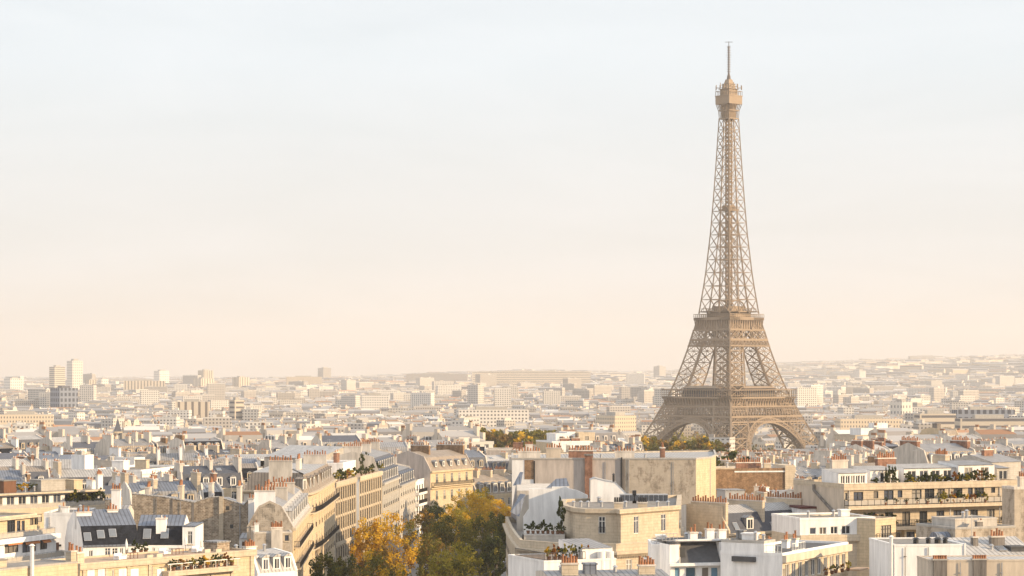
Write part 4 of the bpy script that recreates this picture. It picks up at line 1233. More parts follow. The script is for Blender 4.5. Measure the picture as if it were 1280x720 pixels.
L = b.L
b.facade('R', (0, L, 0, 15), 0, prof[-1][1], 'render'); b.facade('L', (0, L, 0, 15), 0, prof[0][1], 'render')
for px0, px1, py0, mt in ((274, 279.5, 620.5, 'stone'), (240, 242.5, 629, 'stain'), (213, 216, 624, 'stain')):
    u0, z1 = b.uv(px0, py0); u1, _ = b.uv(px1, py0)
    mb = MB(); mb.box(u0, u1, -.35 if mt == 'stone' else -.06, -.003, 0, z1, M[mt]); b.mbpart('flue', mb)
for px, py in ((284.5, 635), (289.5, 658), (325, 663)):
    u, z = b.uv(px, py); mb = MB(); mb.box(u - .3, u + .3, -.02, .1, z - .35, z + .35, M['frame_dark']); b.mbpart('window', mb)
u0, z1 = b.uv(314.5, 627); b.chimney(u0, -.52, z1 - 6.5, 1.0, 1.0, 7.0, 2, 'white', True)
for px, n in ((180, 5), (222, 6), (258, 4), (296, 5), (332, 6)):
    u, z = b.uv(px, 622); b.chimney(u, random.uniform(4, 9), b.H - 3, .7 if n < 6 else .8, 2.8, 3.6 + random.random(), n, random.choice(['render', 'beige']), True)
b.antenna(3, 5, b.H - .6); b.antenna(17, 7, b.H - 1, 3.6); b.vent(8, 3, b.H - 1); b.vent(14, 4, b.H - 1.3)
b.drain('F', 196, 622, mat='stain'); b.drain('F', 300, 632); b.drain('F', 226, 627, r=.06)
b.done()
# hut at the foot of the rubble wall
b = hero('garden_shed', 'little white shed with a brown door against the rubble wall', 'shed', 299, 400, 313, 400, 673, depth=4)
b.walls((0, b.L, 0, 4), 0, b.H, 'white'); b.gable((0, b.L, 0, 4), b.H, .7, 'zinc', 'white', shed=True)
u0, zt = b.uv(302.5, 677); u1, zb = b.uv(306.5, 692); mb = MB(); mb.box(u0, u1, -.06, -.003, zb, zt, M['wood']); b.mbpart('door', mb); b.done()

# corner house by the avenue with its mansard seen end-on
b = hero('apartment_building', 'cream corner building with dark balconies and sloping roof end by the tree lined avenue', AP, 366, 385, 388, 446, 660, depth=7.5)
L, H = b.L, b.H; box = (0, L, 0, 7.5)
rows = [H - 3.2 - 3.4 * k for k in range(4)]
b.grid('F', box, 0, H, 'stone_warm', rows, 11, 1.2, 2.2, 1.5)
b.facade('L', box, 0, H, 'old_plaster'); b.facade('R', box, 0, H, 'render')
b.mansard(box, H, 3.3, 1.9, .9, 'zinc_light', 'zinc', 'old_plaster', parapet=.3)
b.dormers('F', box, H, 8, 1.9, 3.3, 2.0, 1.2, 2.0, 'zinc_light')
b.cornice(box, H, 'F', .5, .5)
b.balcony('F', box, 3, L - 12, H - 3.4, 1.1); b.balcony('F', box, 3, L - 8, H - 6.9, 1.1)
b.chimney(.35, 4.6, H + .2, .7, 3.4, 5.8, 7, 'white', True); b.chimney(.3, 6.4, H - 6, .9, .8, 6.2, 2, 'render')
b.chimney(20, 4.0, H + 2, .7, 4.0, 3.6, 8, 'render', True); b.chimney(42, 4.0, H + 2, .7, 4.0, 3.4, 8, 'render', True)
b.done()
b = hero('apartment_building', 'low stained plaster wall with a chimney breast under the corner roof end', AP, 318, 380, 365, 381, 666, depth=9)
L, H = b.L, b.H; box = (0, L, 0, 9)
b.pix('F', box, 0, H, 'old_plaster', [(356, 669, 361, 676)], fm='frame_dark'); b.walls(box, 0, H, 'old_plaster', 'RL'); b.flat(box, H, .15, 'zinc', 'render')
u0, z1 = b.uv(339, 662); u1, _ = b.uv(353, 662); mb = MB(); mb.box(u0, u1, -.45, -.003, 0, z1, M['render']); b.mbpart('chimney_breast', mb)
b.chimney((u0 + u1) / 2, .3, z1 - .3, 1.8, .6, .5, 6, 'render', True); b.chimney(.4, .6, H - .2, .7, .7, 1.6, 1, 'white')
b.done()
# small zinc roof with white dormers at the bottom edge
b = hero('apartment_building', 'low zinc roofed house with white dormers at the bottom edge below the corner building', AP, 322, 322, 372, 327, 717, depth=10)
L, H = b.L, b.H; box = (0, L, 0, 10)
b.walls(box, 0, H, 'white'); b.mansard(box, H, 2.3, 1.2, .5, 'zinc_light', 'zinc_light', 'white', parapet=.1); b.dormers('F', box, H - .2, 3, 1.2, 2.3, .6, 1.1, 1.8, 'zinc_light')
b.chimney(2.6, 5, H + 2.3, 1.8, .7, .9, 5, 'white', True); b.vent(4.4, 4, H + 2.5); b.vent(1, 6, H + 2.5); b.vent(4.8, 7, H + 2.4, .6)
b.done()

# terrace building along the bottom edge
b = hero('apartment_building', 'cream building with a furnished roof terrace and glazed planted gallery along the bottom edge', AP, 100, 286, 318, 309, 707, depth=8)
L, H = b.L, b.H; box = (0, L, 0, 8)
b.pix('F', box, 0, H, 'stone_warm', [(140, 712, 143, 722), (186, 708, 191, 722), (211, 709, 217, 716), (219, 708, 227, 716), (229, 708, 238, 715.5), (240, 707, 250, 715), (252, 706, 262, 714.5), (265, 705.5, 275, 714), (278, 705, 288, 713)], sill=False)
b.walls(box, 0, H, 'stone_warm', 'RLB'); b.flat(box, H, .25, 'tile', 'stone')
b.trim.box(-.2, L + .2, -.3, -.06, H - .55, H + .27, M['stone'])
u0, z0 = b.uv(210, 716, -1.2); u1, _ = b.uv(300, 713, -1.2)
mb = MB(); mb.box(u0, u1, -1.3, -.003, z0 - .5, z0 + .15, M['stone']); b.mbpart('planter_ledge', mb)
mb = MB()
for k in range(7): mb.beam((u0 + .4 + k * (u1 - u0 - .8) / 6, -1.2, z0 + .15), (u0 + .4 + k * (u1 - u0 - .8) / 6, -1.2, z0 + 1.05), .06, M['frame'])
mb.beam((u0, -1.2, z0 + 1.05), (u1, -1.2, z0 + 1.05), .1, M['frame']); b.mbpart('railing', mb)
b.chimney(.6, 1.0, H, 1.1, .9, 1.4, 2, 'stone', True); b.unit(L - 2.0, 5, H, 2.2, 2.5, 1.1, 'rubble', 'stair_head', 'zinc')
for k in range(9):
    u = .6 + (L - 1.2) * k / 8; b.trim.box(u - .22, u + .22, -.14, -.003, H - 9, H - .56, M['stone'])
for px0, px1 in ((109, 118), (122, 132), (148, 158), (163, 173), (196, 205)):
    a, z = b.uv(px0, 711.5); c, _ = b.uv(px1, 711.5); mb = MB(); mb.box(a, c, -.05, -.003, z - 2.4, z, M['white']); b.mbpart('shutter', mb)
TERR = b
b.done()
b = hero('apartment_building', 'plain sunlit cream wall with a white flue at the bottom left corner', AP, -20, 268, 97, 281, 714, depth=6)
L, H = b.L, b.H; box = (0, L, 0, 6)
b.pix('F', box, 0, H, 'stone_warm', [(84, 721, 88, 730)]); b.walls(box, 0, H, 'stone_warm', 'RL'); b.flat(box, H, .12, 'flat', 'stone_grey')
u, _ = b.uv(40, 700, -.4); b.vent(u, -.4, H - 6, 8.4, .24, 'frame')
b.unit(b.uv(13, 700)[0], 3, H, 2.4, 2.5, .8, 'stone', 'stair_head', 'flat'); b.chimney(L - .5, .6, H - 1, .9, .9, 2.2, 2, 'stone', True)
b.done()

# long cream terrace block further back on the left
b = hero('apartment_building', 'long cream terraced block with glazed top floor and green bushes, left edge', AP, -22, 470, 131, 492, 619, depth=12)
L, H = b.L, b.H; box = (0, L, 1.8, 12)
b.grid('F', box, H - 3.1, H - .2, 'white', [H - 2.9], 10, 1.9, 2.3, .8, cols=2, rows=1, sill=False)
b.walls(box, H - 3.1, H - .2, 'stone', 'RL'); b.flat((0, L, 1.8, 12), H - .2, .2, 'flat', 'stone')
b.trim.box(-.2, L + .2, 0.2, 1.75, H - .3, H + .05, M['stone'])
box2 = (0, L, 0, 12)
b.grid('F', box2, 0, H - 3.1, 'stone_warm', [H - 6.0, H - 9.3], 8, 2.0, 1.6, 1.0, cols=2, rows=1, fm='frame_dark')
b.walls(box2, 0, H - 3.1, 'stone_warm', 'RL'); b.roof.poly([(0, 0, H - 3.1), (L, 0, H - 3.1), (L, 1.8, H - 3.1), (0, 1.8, H - 3.1)], M['tile'])
b.trim.box(-.1, L + .1, -.15, -.003, H - 4.3, H - 3.0, M['stone'])
b.railing([(0, .1), (L, .1)], H - 3.1, 1.0, 'pipe', 'rail_glass', 1.3)
b.unit(20, 6, H, 6, 4, 2.2, 'stone_grey', 'plant_room'); b.unit(26, 5, H, 2.2, 3, 2.0, 'stone_warm', 'stair_head'); b.unit(9, 5, H, 3, 3, 2.4, 'wood', 'plant_room', 'flat'); b.chimney(31, 3, H - .2, 1.3, .8, 3.2, 4, 'white', True)
b.chimney(3, 3, H - .2, 2.2, .8, 2.4, 4, 'white', True); b.antenna(6, 5, H, 4); b.antenna(23, 8, H, 3); b.vent(13, 4, H); b.vent(16, 5, H)
b.done()

# ================================================================= row along the left side of the avenue
# curved corner house
def pxy(px, Y): return ((px - 640) / F * Y, Y)
Pc = [pxy(366, 462), pxy(378, 452), pxy(388, 455), pxy(397, 466), pxy(404, 480), pxy(418.5, 514)]
zE = CZ - (613 - HZ) / F * 466
b = Bld('apartment_building', 'honey stone corner building with rounded front, grey mansard and iron balcony', AP, 0, 0, 0, 25.0)
b.x = b.y = 0
b.root.location = (Pc[3][0], Pc[3][1], 25.0)
Q = [(x - Pc[3][0], y - Pc[3][1]) for x, y in Pc]
foot = Q + [(Q[5][0] - 14, Q[5][1] + 2), (Q[0][0] - 10, Q[0][1] + 3)]
H = zE - 25
BOXES.append((Pc[0][0] - 12, 448, 0.0, 16, 70))
rows = [H - 3.4 - 3.6 * k for k in range(5)]
for i, n in ((0, 1), (1, 1), (2, 2), (3, 2), (4, 7)):
    edge_wall(b, Q[i], Q[i + 1], 0, H, 'stone_warm', rows, n, 1.15, 2.4, .35, rail=True)
for i in (5, 6, 7): edge_wall(b, foot[i], foot[(i + 1) % 8], 0, H, 'render')
def ring(d): return offset_poly(foot, d)
loft(b.trim, ring(-.55), H - .25, ring(-.55), H + .1, M['stone']); loft(b.trim, ring(-.02), H - .6, ring(-.55), H - .25, M['stone']); loft(b.trim, ring(-.55), H + .1, ring(.2), H + .12, M['stone'])
loft(b.roof, ring(.1), H + .12, ring(1.5), H + 3.6, M['zinc_brown'])
r2 = ring(1.5); b.roof.poly([(p[0], p[1], H + 3.6) for p in r2], M['zinc_light'])
for i, t in ((1, .5), (2, .3), (2, .8), (3, .5), (4, .12), (4, .3), (4, .48), (4, .66), (4, .84)):
    P0, P1 = Q[i], Q[i + 1]; ang = math.atan2(P1[1] - P0[1], P1[0] - P0[0])
    p = (P0[0] + (P1[0] - P0[0]) * t - math.sin(ang) * .45, P0[1] + (P1[1] - P0[1]) * t + math.cos(ang) * .45, H + .5)
    b.part('dormer', dormer_mesh(1.3, 2.3, 'zinc_brown'), p, ang)
for zb in (H - 3.7, H - 10.8):
    mb = MB(); outer = offset_poly(foot, -1.0)
    for i in range(5):
        a, c, d, e = Q[i], Q[i + 1], outer[i + 1], outer[i]
        mb.poly([(e[0], e[1], zb), (d[0], d[1], zb), (c[0], c[1], zb), (a[0], a[1], zb)], M['stone'])
        mb.poly([(e[0], e[1], zb - .3), (d[0], d[1], zb - .3), (d[0], d[1], zb), (e[0], e[1], zb)], M['stone'])
        mb.poly([(a[0], a[1], zb - .3), (c[0], c[1], zb - .3), (d[0], d[1], zb - .3), (e[0], e[1], zb - .3)], M['stone'])
    o = b.mbpart('balcony', mb)
    r_ = b.railing([(outer[i][0], outer[i][1]) for i in range(6)], zb, 1.0, 'iron', None, .25); r_.parent = o
b.chimney(Q[4][0] - 5, Q[4][1], H + 2, .8, 4.5, 3.6, 8, 'render', True); b.chimney(Q[1][0] - 5, Q[1][1] + 8, H + 2, 4.5, .8, 4.0, 9, 'render', True); b.chimney(Q[5][0] - 4, Q[5][1] - 4, H + 2, 5, .8, 3.4, 9, 'render', True)
b.done()

def ribbed(label, pL, YL, pR, YR, py):
    b = hero('apartment_building', label, AP, pL, YL, pR, YR, py, depth=16)
    L, H = b.L, b.H; box = (0, L, 0, 16); n = max(6, int(L / 3.0)); fl = 3.3; nf = 7
    rows = [H - 3.6 - fl * k for k in range(nf)]
    b.grid('F', box, 0, H, 'stone', rows, n, 2.0, 2.75, .4, cols=2, rows=2, fm='frame_dark', sill=False)
    b.walls(box, 0, H, 'white', 'RLB')
    for i in range(n + 1):
        u = .4 + (L - .8) * i / n; b.trim.box(u - .2, u + .2, -.12, -.003, 2, H, M['stone'])
    b.trim.box(-.1, L + .1, -.3, -.121, H - .55, H + .5, M['stone'])
    b.trim.box(0, L, -.25, -.121, H - 13.6, H - 12.8, M['stone'])
    b.flat(box, H, .5, 'tile', 'stone'); b.pent = box
    return b
b = ribbed('white ribbed modern block next to the rounded corner building', 419, 517, 445, 544, 606)
b.walls((5, 22, 6, 13), b.H, b.H + 3.2, 'stone'); b.flat((5, 22, 6, 13), b.H + 3.2, .25, 'zinc_light', 'white'); b.vent(24, 10, b.H); b.done()
b = ribbed('second white ribbed block with cypresses on its roof, before the grey mansards', 449, 548.5, 477, 581, 598.5)
b.walls((12, 30, 6, 14), b.H, b.H + 3.0, 'white'); b.flat((12, 30, 6, 14), b.H + 3.0, .25, 'zinc_light', 'white'); b.chimney(20, 9, b.H + 3, 4, .8, 2.4, 6, 'brick_red'); b.done()
RIB = b
# grey buildings with two rows of dormers
for lab, pL, YL, pR, YR, py, nd in (('tall grey building with two tiers of dormers behind the ribbed white blocks', 478, 584, 499, 622, 604, 9), ('grey stone building with blue slate dormers half hidden by the autumn trees', 499.5, 624, 519, 660, 607, 7)):
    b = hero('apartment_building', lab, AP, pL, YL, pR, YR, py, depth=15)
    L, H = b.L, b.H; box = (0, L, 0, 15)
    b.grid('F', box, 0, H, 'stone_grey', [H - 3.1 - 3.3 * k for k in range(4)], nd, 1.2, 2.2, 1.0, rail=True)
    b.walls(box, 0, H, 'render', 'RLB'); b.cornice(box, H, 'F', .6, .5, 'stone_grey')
    hh = 6.2 if 'tiers' in lab else 3.4
    b.mansard(box, H, hh, 2.3 if hh > 5 else 1.6, 1.3, 'slate_mid', 'zinc', 'render')
    b.dormers('F', box, H, nd, 2.3, 6.2, 1.0, 1.4, 2.3, 'zinc_blue')
    if hh > 5: b.dormers('F', (0, L, 1.1, 14), H + 2.9, nd, 2.3, 6.2, 1.0, 1.2, 2.0, 'zinc_blue')
    for x in (.4, L * .5, L - .5): b.chimney(x, 7.5, H + hh - 1, .7, 4.5, 3.8, 9, 'render', True)
    b.done()
b = hero('apartment_building', 'small white balcony block in the gap left of the yellow mansion', AP, 519.5, 660, 533, 676, 602, depth=11)
L, H = b.L, b.H; box = (0, L, 0, 11)
b.grid('F', box, 0, H, 'white', [H - 2.8 - 3.1 * k for k in range(4)], 4, 1.8, 1.7, .6, fm='frame_dark'); b.walls(box, 0, H, 'white', 'RL'); b.flat(box, H, .4, 'tile', 'white')
for k in range(3): b.balcony('F', box, 0, L, H - 3.2 - 3.1 * k, 1.0, .7, 'white')
b.done()
# yellow mansion
b = hero('apartment_building', 'sunlit yellow stone mansion with a dormered roof behind the golden trees', AP, 538, 672, 591, 695, 589, depth=14.6)
L, H = b.L, b.H; box = (0, L, 0, 14.6)
b.grid('F', box, 0, H, 'stone_warm', [H - 3.6, H - 8.4, H - 12.6], 5, 1.25, 2.7, 1.6, rail=True)
b.walls(box, 0, H, 'pinkgrey', 'LRB'); b.cornice(box, H, 'F', .6, .5, 'stone_warm'); b.cornice(box, H - 4.8, 'F', .5, .4, 'stone_warm')
b.mansard(box, H, 3.8, 2.2, 1.6, 'zinc_brown', 'zinc_brown', 'pinkgrey', parapet=.4); b.dormers('F', box, H + .6, 5, 2.2, 3.8, 1.6, 1.1, 1.5, 'zinc')
b.balcony('F', box, .6, L - .6, H - 4.3, .9, .25, 'stone_warm')
b.chimney(L * .28, 7.3, H + 3, .9, 6.0, 4.0, 8, 'brick_brown', True); b.chimney(L - .5, 7.3, H + 2.5, .9, 9.0, 4.2, 10, 'brick_brown', True)
b.done()
b = hero('apartment_building', 'brown mansard with pale dormers right of the yellow mansion', AP, 596, 700, 652, 716, 619, depth=12)
L, H = b.L, b.H; box = (0, L, 0, 12)
b.grid('F', box, 0, H, 'stone_warm', [H - 3.4], 6, 1.2, 2.2, 1.0); b.walls(box, 0, H, 'render', 'RL'); b.mansard(box, H, 4.0, 1.8, 1.6, 'zinc_brown', 'zinc_brown', 'render'); b.dormers('F', box, H, 6, 1.8, 4.0, .8, 1.6, 2.8, 'zinc')
for x in (L * .25, L * .55, L * .85): b.chimney(x, 6, H + 3, .9, 4.0, 3.8, 8, 'stone', True)
b.done()
b = hero('apartment_building', 'pinkish grey blank wall with four tiny windows above the brown mansard', AP, 608, 742, 668, 742, 562.5, depth=14)
L, H = b.L, b.H; box = (0, L, 0, 14)
b.pix('F', box, 0, H, 'pinkgrey', [(621.5, 570, 624.5, 573.5), (635, 570.5, 638, 574), (621.5, 581.5, 624.5, 585), (635, 581.5, 638, 585)], fm='frame_dark', cols=1)
b.walls(box, 0, H, 'pinkgrey', 'RLB'); b.flat(box, H, .3, 'flat', 'render'); b.unit(10, 6, H, 3, 3, 2, 'brick_red'); b.chimney(13.5, 2, H, 2.4, .8, 1.6, 6, 'render', True)
b.drain('F', 650, 565, mat='stain'); b.drain('F', 629, 565)
b.done()
# dark zinc quarter-round roof left of it
b = hero('apartment_building', 'dark slate roof slope wedged left of the pinkish blank wall', AP, 586, 745, 607, 745, 582, depth=14)
L, H = b.L, b.H; box = (0, L, 0, 14)
b.grid('F', box, 0, H, 'render', [H - 3, H - 6], 2, 1.1, 1.9, .5); b.walls(box, 0, H, 'render', 'RL'); b.mansard(box, H, 4.2, 1.8, 1.6, 'slate', 'slate', 'render'); b.dormers('F', box, H, 1, 1.8, 4.2)
b.chimney(.4, 6, H + 3, .8, 4, 4, 8, 'brick_red', True); b.done()

# ================================================================= centre foreground
# big blind party wall
Pw = [pxy(640, 470), pxy(870, 470), pxy(888.5, 477), pxy(895, 490), pxy(893, 520), pxy(640, 500)]
b = Bld('apartment_building', 'huge patched blind party wall with a red flue and sunlit right end', AP, Pw[0][0], Pw[0][1], 0, 25.0)
BOXES.append((Pw[0][0], 470, 0.0, 42, 45))
Q = [(x - Pw[0][0], y - Pw[0][1]) for x, y in Pw]; H = CZ - (573 - HZ) / F * 470 - 25
u1, _ = b.uv(667, 600); u2, _ = b.uv(778, 600)
edge_wall(b, (0, 0), (u1, 0), 0, H, 'white'); edge_wall(b, (u1, 0), (u2, 0), 0, H, 'pinkgrey'); edge_wall(b, (u2, 0), Q[1], 0, H, 'old_plaster'); edge_wall(b, Q[1], Q[2], 0, H, 'stone_warm'); edge_wall(b, Q[2], Q[3], 0, H, 'stone_warm')
for i in (3, 4, 5): edge_wall(b, Q[i], Q[(i + 1) % 6], 0, H, 'render')
b.roof.poly([(x, y, H - .3) for x, y in Q], M['zinc_light'])
loft(b.trim, offset_poly(Q, -.12), H - .2, offset_poly(Q, -.12), H + .12, M['stone_grey']); loft(b.trim, offset_poly(Q, -.12), H + .12, offset_poly(Q, .3), H + .12, M['stone_grey'])
mb = MB(); a, zt = b.uv(655.5, 575); c, zb = b.uv(667, 599); mb.box(a, c, -.06, -.003, zb, zt, M['brick_brown']); b.mbpart('brick_panel', mb)
mb = MB(); a, zt = b.uv(731, 569.5, -.6); c, zb = b.uv(740.5, 612, -.6); mb.box(a, c, -.75, -.003, zb - 6, zt, M['brick_red']); mb.box(a - .15, c + .15, -.9, .5, zt + .002, zt + .3, M['stain']); b.mbpart('flue', mb)
mb = MB(); a, zt = b.uv(775.5, 574); c, zb = b.uv(781, 612); mb.box(a, c, -.12, -.003, 0, zt, M['stain']); mb.tube((a + .25, -.3, 5), (a + .25, -.3, zt + .4), .14, .14, M['iron'], 6); b.mbpart('drain_pipe', mb)
mb = MB(); a, zt = b.uv(786, 574); mb.tube((a, -.15, 8), (a, -.15, zt), .09, .09, M['pipe'], 6); b.mbpart('drain_pipe', mb)
mb = MB(); a, zt = b.uv(668, 576); mb.tube((a, -.15, 8), (a, -.15, zt), .12, .12, M['iron'], 6); b.mbpart('drain_pipe', mb)
mb = MB(); mb.tube((Q[2][0] - .2, Q[2][1] - .35, 6), (Q[2][0] - .2, Q[2][1] - .35, H - .4), .12, .12, M['pipe'], 6); b.mbpart('drain_pipe', mb)
b.chimney(3.5, 6, H - .4, 4.5, .8, 1.5, 8, 'render', True); b.chimney(14, 8, H - .4, 5, .8, 1.6, 9, 'brick_red', True); b.chimney(8.5, 12, H - .4, 3, .8, 2, 6, 'beige', True); b.chimney(23, 10, H - .4, 4, .8, 1.4, 7, 'render', True); b.chimney(31, 14, H - .4, .9, 3, 2, 5, 'brick_red', True)
b.vent(18, 5, H - .3); b.vent(27, 6, H - .3); b.antenna(11, 7, H - .3, 3)
b.drain('F', 842, 577, r=.06); b.drain('F', 757, 577)
b.done()

# rounded stone building by the avenue, lower storeys and attic
Pr = [pxy(632.5, 402), pxy(638, 376), pxy(645, 357), pxy(651, 346), pxy(700, 340), pxy(770, 338), pxy(824, 343), pxy(850, 356), pxy(850, 392), pxy(640, 402)]
b = Bld('apartment_building', 'pale stone building with rounded attic, dentil cornice and planted terrace beside the avenue', AP, Pr[3][0], Pr[3][1], 0, 25.0)
BOXES.append((Pr[0][0] - 3, 336, 0.0, 33, 125))
Q = [(x - Pr[3][0], y - Pr[3][1]) for x, y in Pr]; zT = CZ - (677 - HZ) / F * 343 - 25
rows = [zT - 4.9 - 3.8 * k for k in range(4)]
for i, n in ((0, 6), (1, 4), (2, 2)): edge_wall(b, Q[i], Q[i + 1], 0, zT, 'stone', rows, n, 1.2, 2.6, .6, rail=True)
edge_wall(b, Q[3], Q[4], 0, zT, 'stone', rows, 2, 1.1, 2.6, .5, rail=True)
edge_wall(b, Q[4], Q[5], 0, zT, 'stone', rows, 3, 1.15, 2.6, .8, rail=True); edge_wall(b, Q[5], Q[6], 0, zT, 'stone', rows, 2, 1.15, 2.6, .8, rail=True); edge_wall(b, Q[6], Q[7], 0, zT, 'stone', rows, 2, 1.15, 2.6, .4)
for i in (7, 8): edge_wall(b, Q[i], Q[(i + 1)], 0, zT, 'render')
b.roof.poly([(x, y, zT - .9) for x, y in Q], M['flat'])
o1, o2 = offset_poly(Q, -.6), offset_poly(Q, .35)
loft(b.trim, offset_poly(Q, -.02), zT - 2.0, o1, zT - 1.5, M['stone']); loft(b.trim, o1, zT - 1.5, o1, zT - 1.15, M['stone']); loft(b.trim, o1, zT - 1.15, offset_poly(Q, -.1), zT - 1.1, M['stone']); loft(b.trim, offset_poly(Q, -.1), zT - 1.1, offset_poly(Q, -.1), zT + .05, M['stone']); loft(b.trim, offset_poly(Q, -.1), zT + .05, o2, zT + .05, M['stone']); loft(b.trim, o2, zT + .05, o2, zT - .9, M['stone'])
for i in range(3, 7):          # dentils
    P0, P1 = offset_poly(Q, -.12)[i], offset_poly(Q, -.12)[i + 1]; n = int(math.hypot(P1[0] - P0[0], P1[1] - P0[1]) / .45)
    for k in range(n):
        t = (k + .5) / n; x, y = P0[0] + (P1[0] - P0[0]) * t, P0[1] + (P1[1] - P0[1]) * t
        b.trim.box(x - .1, x + .1, y - .22, y + .1, zT - 2.05, zT - 1.72, M['stone'])
# attic storey, set back on the left
Pa = [pxy(706, 372), pxy(704, 362), pxy(709, 354), pxy(719, 348.5), pxy(733, 346), pxy(772, 345.5), pxy(776, 344), pxy(848, 355), pxy(849, 385)]
A_ = [(x - Pr[3][0], y - Pr[3][1]) for x, y in Pa]; zA = CZ - (637 - HZ) / F * 346 - 25
for i in range(8):
    kw = dict(rows=[zT + 1.0], n=1, w=1.0, h=2.5, margin=.1, rail=True) if i in (4,) else {}
    if i == 6: kw = dict(rows=[zT + .9], n=2, w=1.2, h=2.6, margin=.4)
    edge_wall(b, A_[i], A_[i + 1], zT - .9, zA, 'stone', **kw)
Ar = [p for p in A_]
b.roof.poly([(x, y, zA - .3) for x, y in Ar], M['flat'])
loft(b.trim, offset_poly(Ar, -.02), zA - .75, offset_poly(Ar, -.4), zA - .45, M['stone']); loft(b.trim, offset_poly(Ar, -.4), zA - .45, offset_poly(Ar, -.4), zA + .15, M['stone']); loft(b.trim, offset_poly(Ar, -.4), zA + .15, offset_poly(Ar, .35), zA + .15, M['stone']); loft(b.trim, offset_poly(Ar, .35), zA + .15, offset_poly(Ar, .35), zA - .3, M['stone'])
# gable walls and zinc slopes behind the terrace
for (pxs, Yw, mt) in (([(654, 668), (654, 646), (661, 636), (661, 611), (690, 611), (690, 608.5), (708, 608.5), (712, 611), (722, 613), (735, 619), (735, 668)], 378, 'white'),):
    pts = [b.uv(px, py, Yw - Pr[3][1]) for px, py in pxs]; y0 = Yw - Pr[3][1]
    b.wall.poly([(u, y0, z) for u, z in reversed(pts)], M[mt]); b.wall.poly([(u, y0 + .8, z) for u, z in pts], M[mt])
    for (ua, za), (ub, zb) in zip(pts, pts[1:]): b.wall.poly([(ua, y0, za), (ub, y0, zb), (ub, y0 + .8, zb), (ua, y0 + .8, za)], M[mt])
def slope(p4, m):
    b.roof.poly(p4, M[m])
y9 = 379 - Pr[3][1]
a = b.uv(683, 609.5, y9 + 3); c = b.uv(712, 607.5, y9 + 3); d_ = b.uv(708, 597.5, y9 + 5); e_ = b.uv(695, 598.5, y9 + 5)
slope([(a[0], y9 + 3, a[1]), (c[0], y9 + 3, c[1]), (d_[0], y9 + 5, d_[1]), (e_[0], y9 + 5, e_[1])], 'zinc_blue')
mb = MB(); mb.box(a[0], c[0], y9 + 3.2, y9 + 8, a[1] - 6, a[1] - .05, M['render']); b.mbpart('lift_house', mb)
for (q0, q1, q2, q3) in (((638, 640), (649, 646), (657, 618), (650, 617)), ((641, 607), (651, 606), (654, 590), (650, 590))):
    yy = 372 - Pr[3][1] if q0[1] > 620 else 400 - Pr[3][1]
    P4 = [b.uv(q0[0], q0[1], yy), b.uv(q1[0], q1[1], yy), b.uv(q2[0], q2[1], yy + 3), b.uv(q3[0], q3[1], yy + 5)]
    slope([(P4[0][0], yy, P4[0][1]), (P4[1][0], yy, P4[1][1]), (P4[2][0], yy + 3, P4[2][1]), (P4[3][0], yy + 5, P4[3][1])], 'zinc_blue')
# mansard body along the avenue
mb = b.wall
yb0, yb1 = 379 - Pr[3][1], 404 - Pr[3][1]
zM = b.uv(650, 612, yb0)[1]
b.wall.box(b.uv(646, 600, yb0)[0], b.uv(660, 600, yb0)[0] + 6, yb0 + .9, yb1, zT - .9, zM - .2, M['render'])
b.roof.raw([(Q[2][0] + .8, yb0 + .95, zT + .1), (b.uv(646, 600, yb0)[0] - .02, yb0 + .95, zM), (b.uv(646, 600, yb0)[0] - .02, yb1, zM), (Q[0][0] + .8, yb1, zT + .1)], [(0, 1, 2, 3), (3, 2, 1, 0)], M['zinc_blue'])
# white gable with chimney on the attic roof
yg = 372 - Pr[3][1]
pts = [b.uv(px, py, yg) for px, py in ((738, 637), (738, 600), (744, 597.5), (757, 601), (770, 603), (796, 629), (797, 637))]
b.wall.poly([(u, yg, z) for u, z in reversed(pts)], M['white']); b.wall.poly([(u, yg + 5, z) for u, z in pts], M['white'])
for (ua, za), (ub, zb) in zip(pts, pts[1:]): b.roof.poly([(ua, yg - .1, za + .01), (ub, yg - .1, zb + .01), (ub, yg + 5, zb + .01), (ua, yg + 5, za + .01)], M['zinc_light'])
u, z = b.uv(767, 594, yg + 1); b.vent(u, yg + 1, z - 2.2, 2.2, .18, 'iron'); u, z = b.uv(749, 630, yg - 1); b.vent(u, yg - 1, z - 1, 1.9, .3, 'pipe')
u, z = b.uv(793, 613, 368 - Pr[3][1]); mb = MB(); mb.box(u - .3, u + .3, 368 - Pr[3][1], 368.6 - Pr[3][1], zA - .3, z, M['iron']); b.mbpart('flue', mb)
for px, pw in ((773, 1.3), (803, 1.4)):
    u, z = b.uv(px, 632, 352 - Pr[3][1]); b.chimney(u, 352 - Pr[3][1], zA - .3, pw, .7, .9, 4, 'stone'); 
    mb = MB()
    for k in range(4): mb.tube((u - .5 + k * .34, 352 - Pr[3][1], zA + .75), (u - .5 + k * .34, 352 - Pr[3][1], zA + 1.5), .16, .13, M['iron'], 6)
    b.mbpart('chimney_pots', mb)
for px, py in ((717, 634), (726, 634), (735, 633), (752, 636), (782, 635), (822, 634), (835, 633)):
    u, z = b.uv(px, py, 358 - Pr[3][1]); b.vent(u, 358 - Pr[3][1], zA - .3, .7)
mb = MB(); ya = 368 - Pr[3][1]
u0, zt = b.uv(775, 618, ya); u1, zb = b.uv(835, 632, ya)
mb.box(u0, u1, ya, ya + 2, zA - .3, zt, M['pipe'])
n = 10
for k in range(n): mb.box(u0 + (u1 - u0) * k / n + .06, u0 + (u1 - u0) * (k + 1) / n - .06, ya - .06, ya - .003, zA + .1, zt - .12, M['panel'])
b.mbpart('cooling_unit', mb)
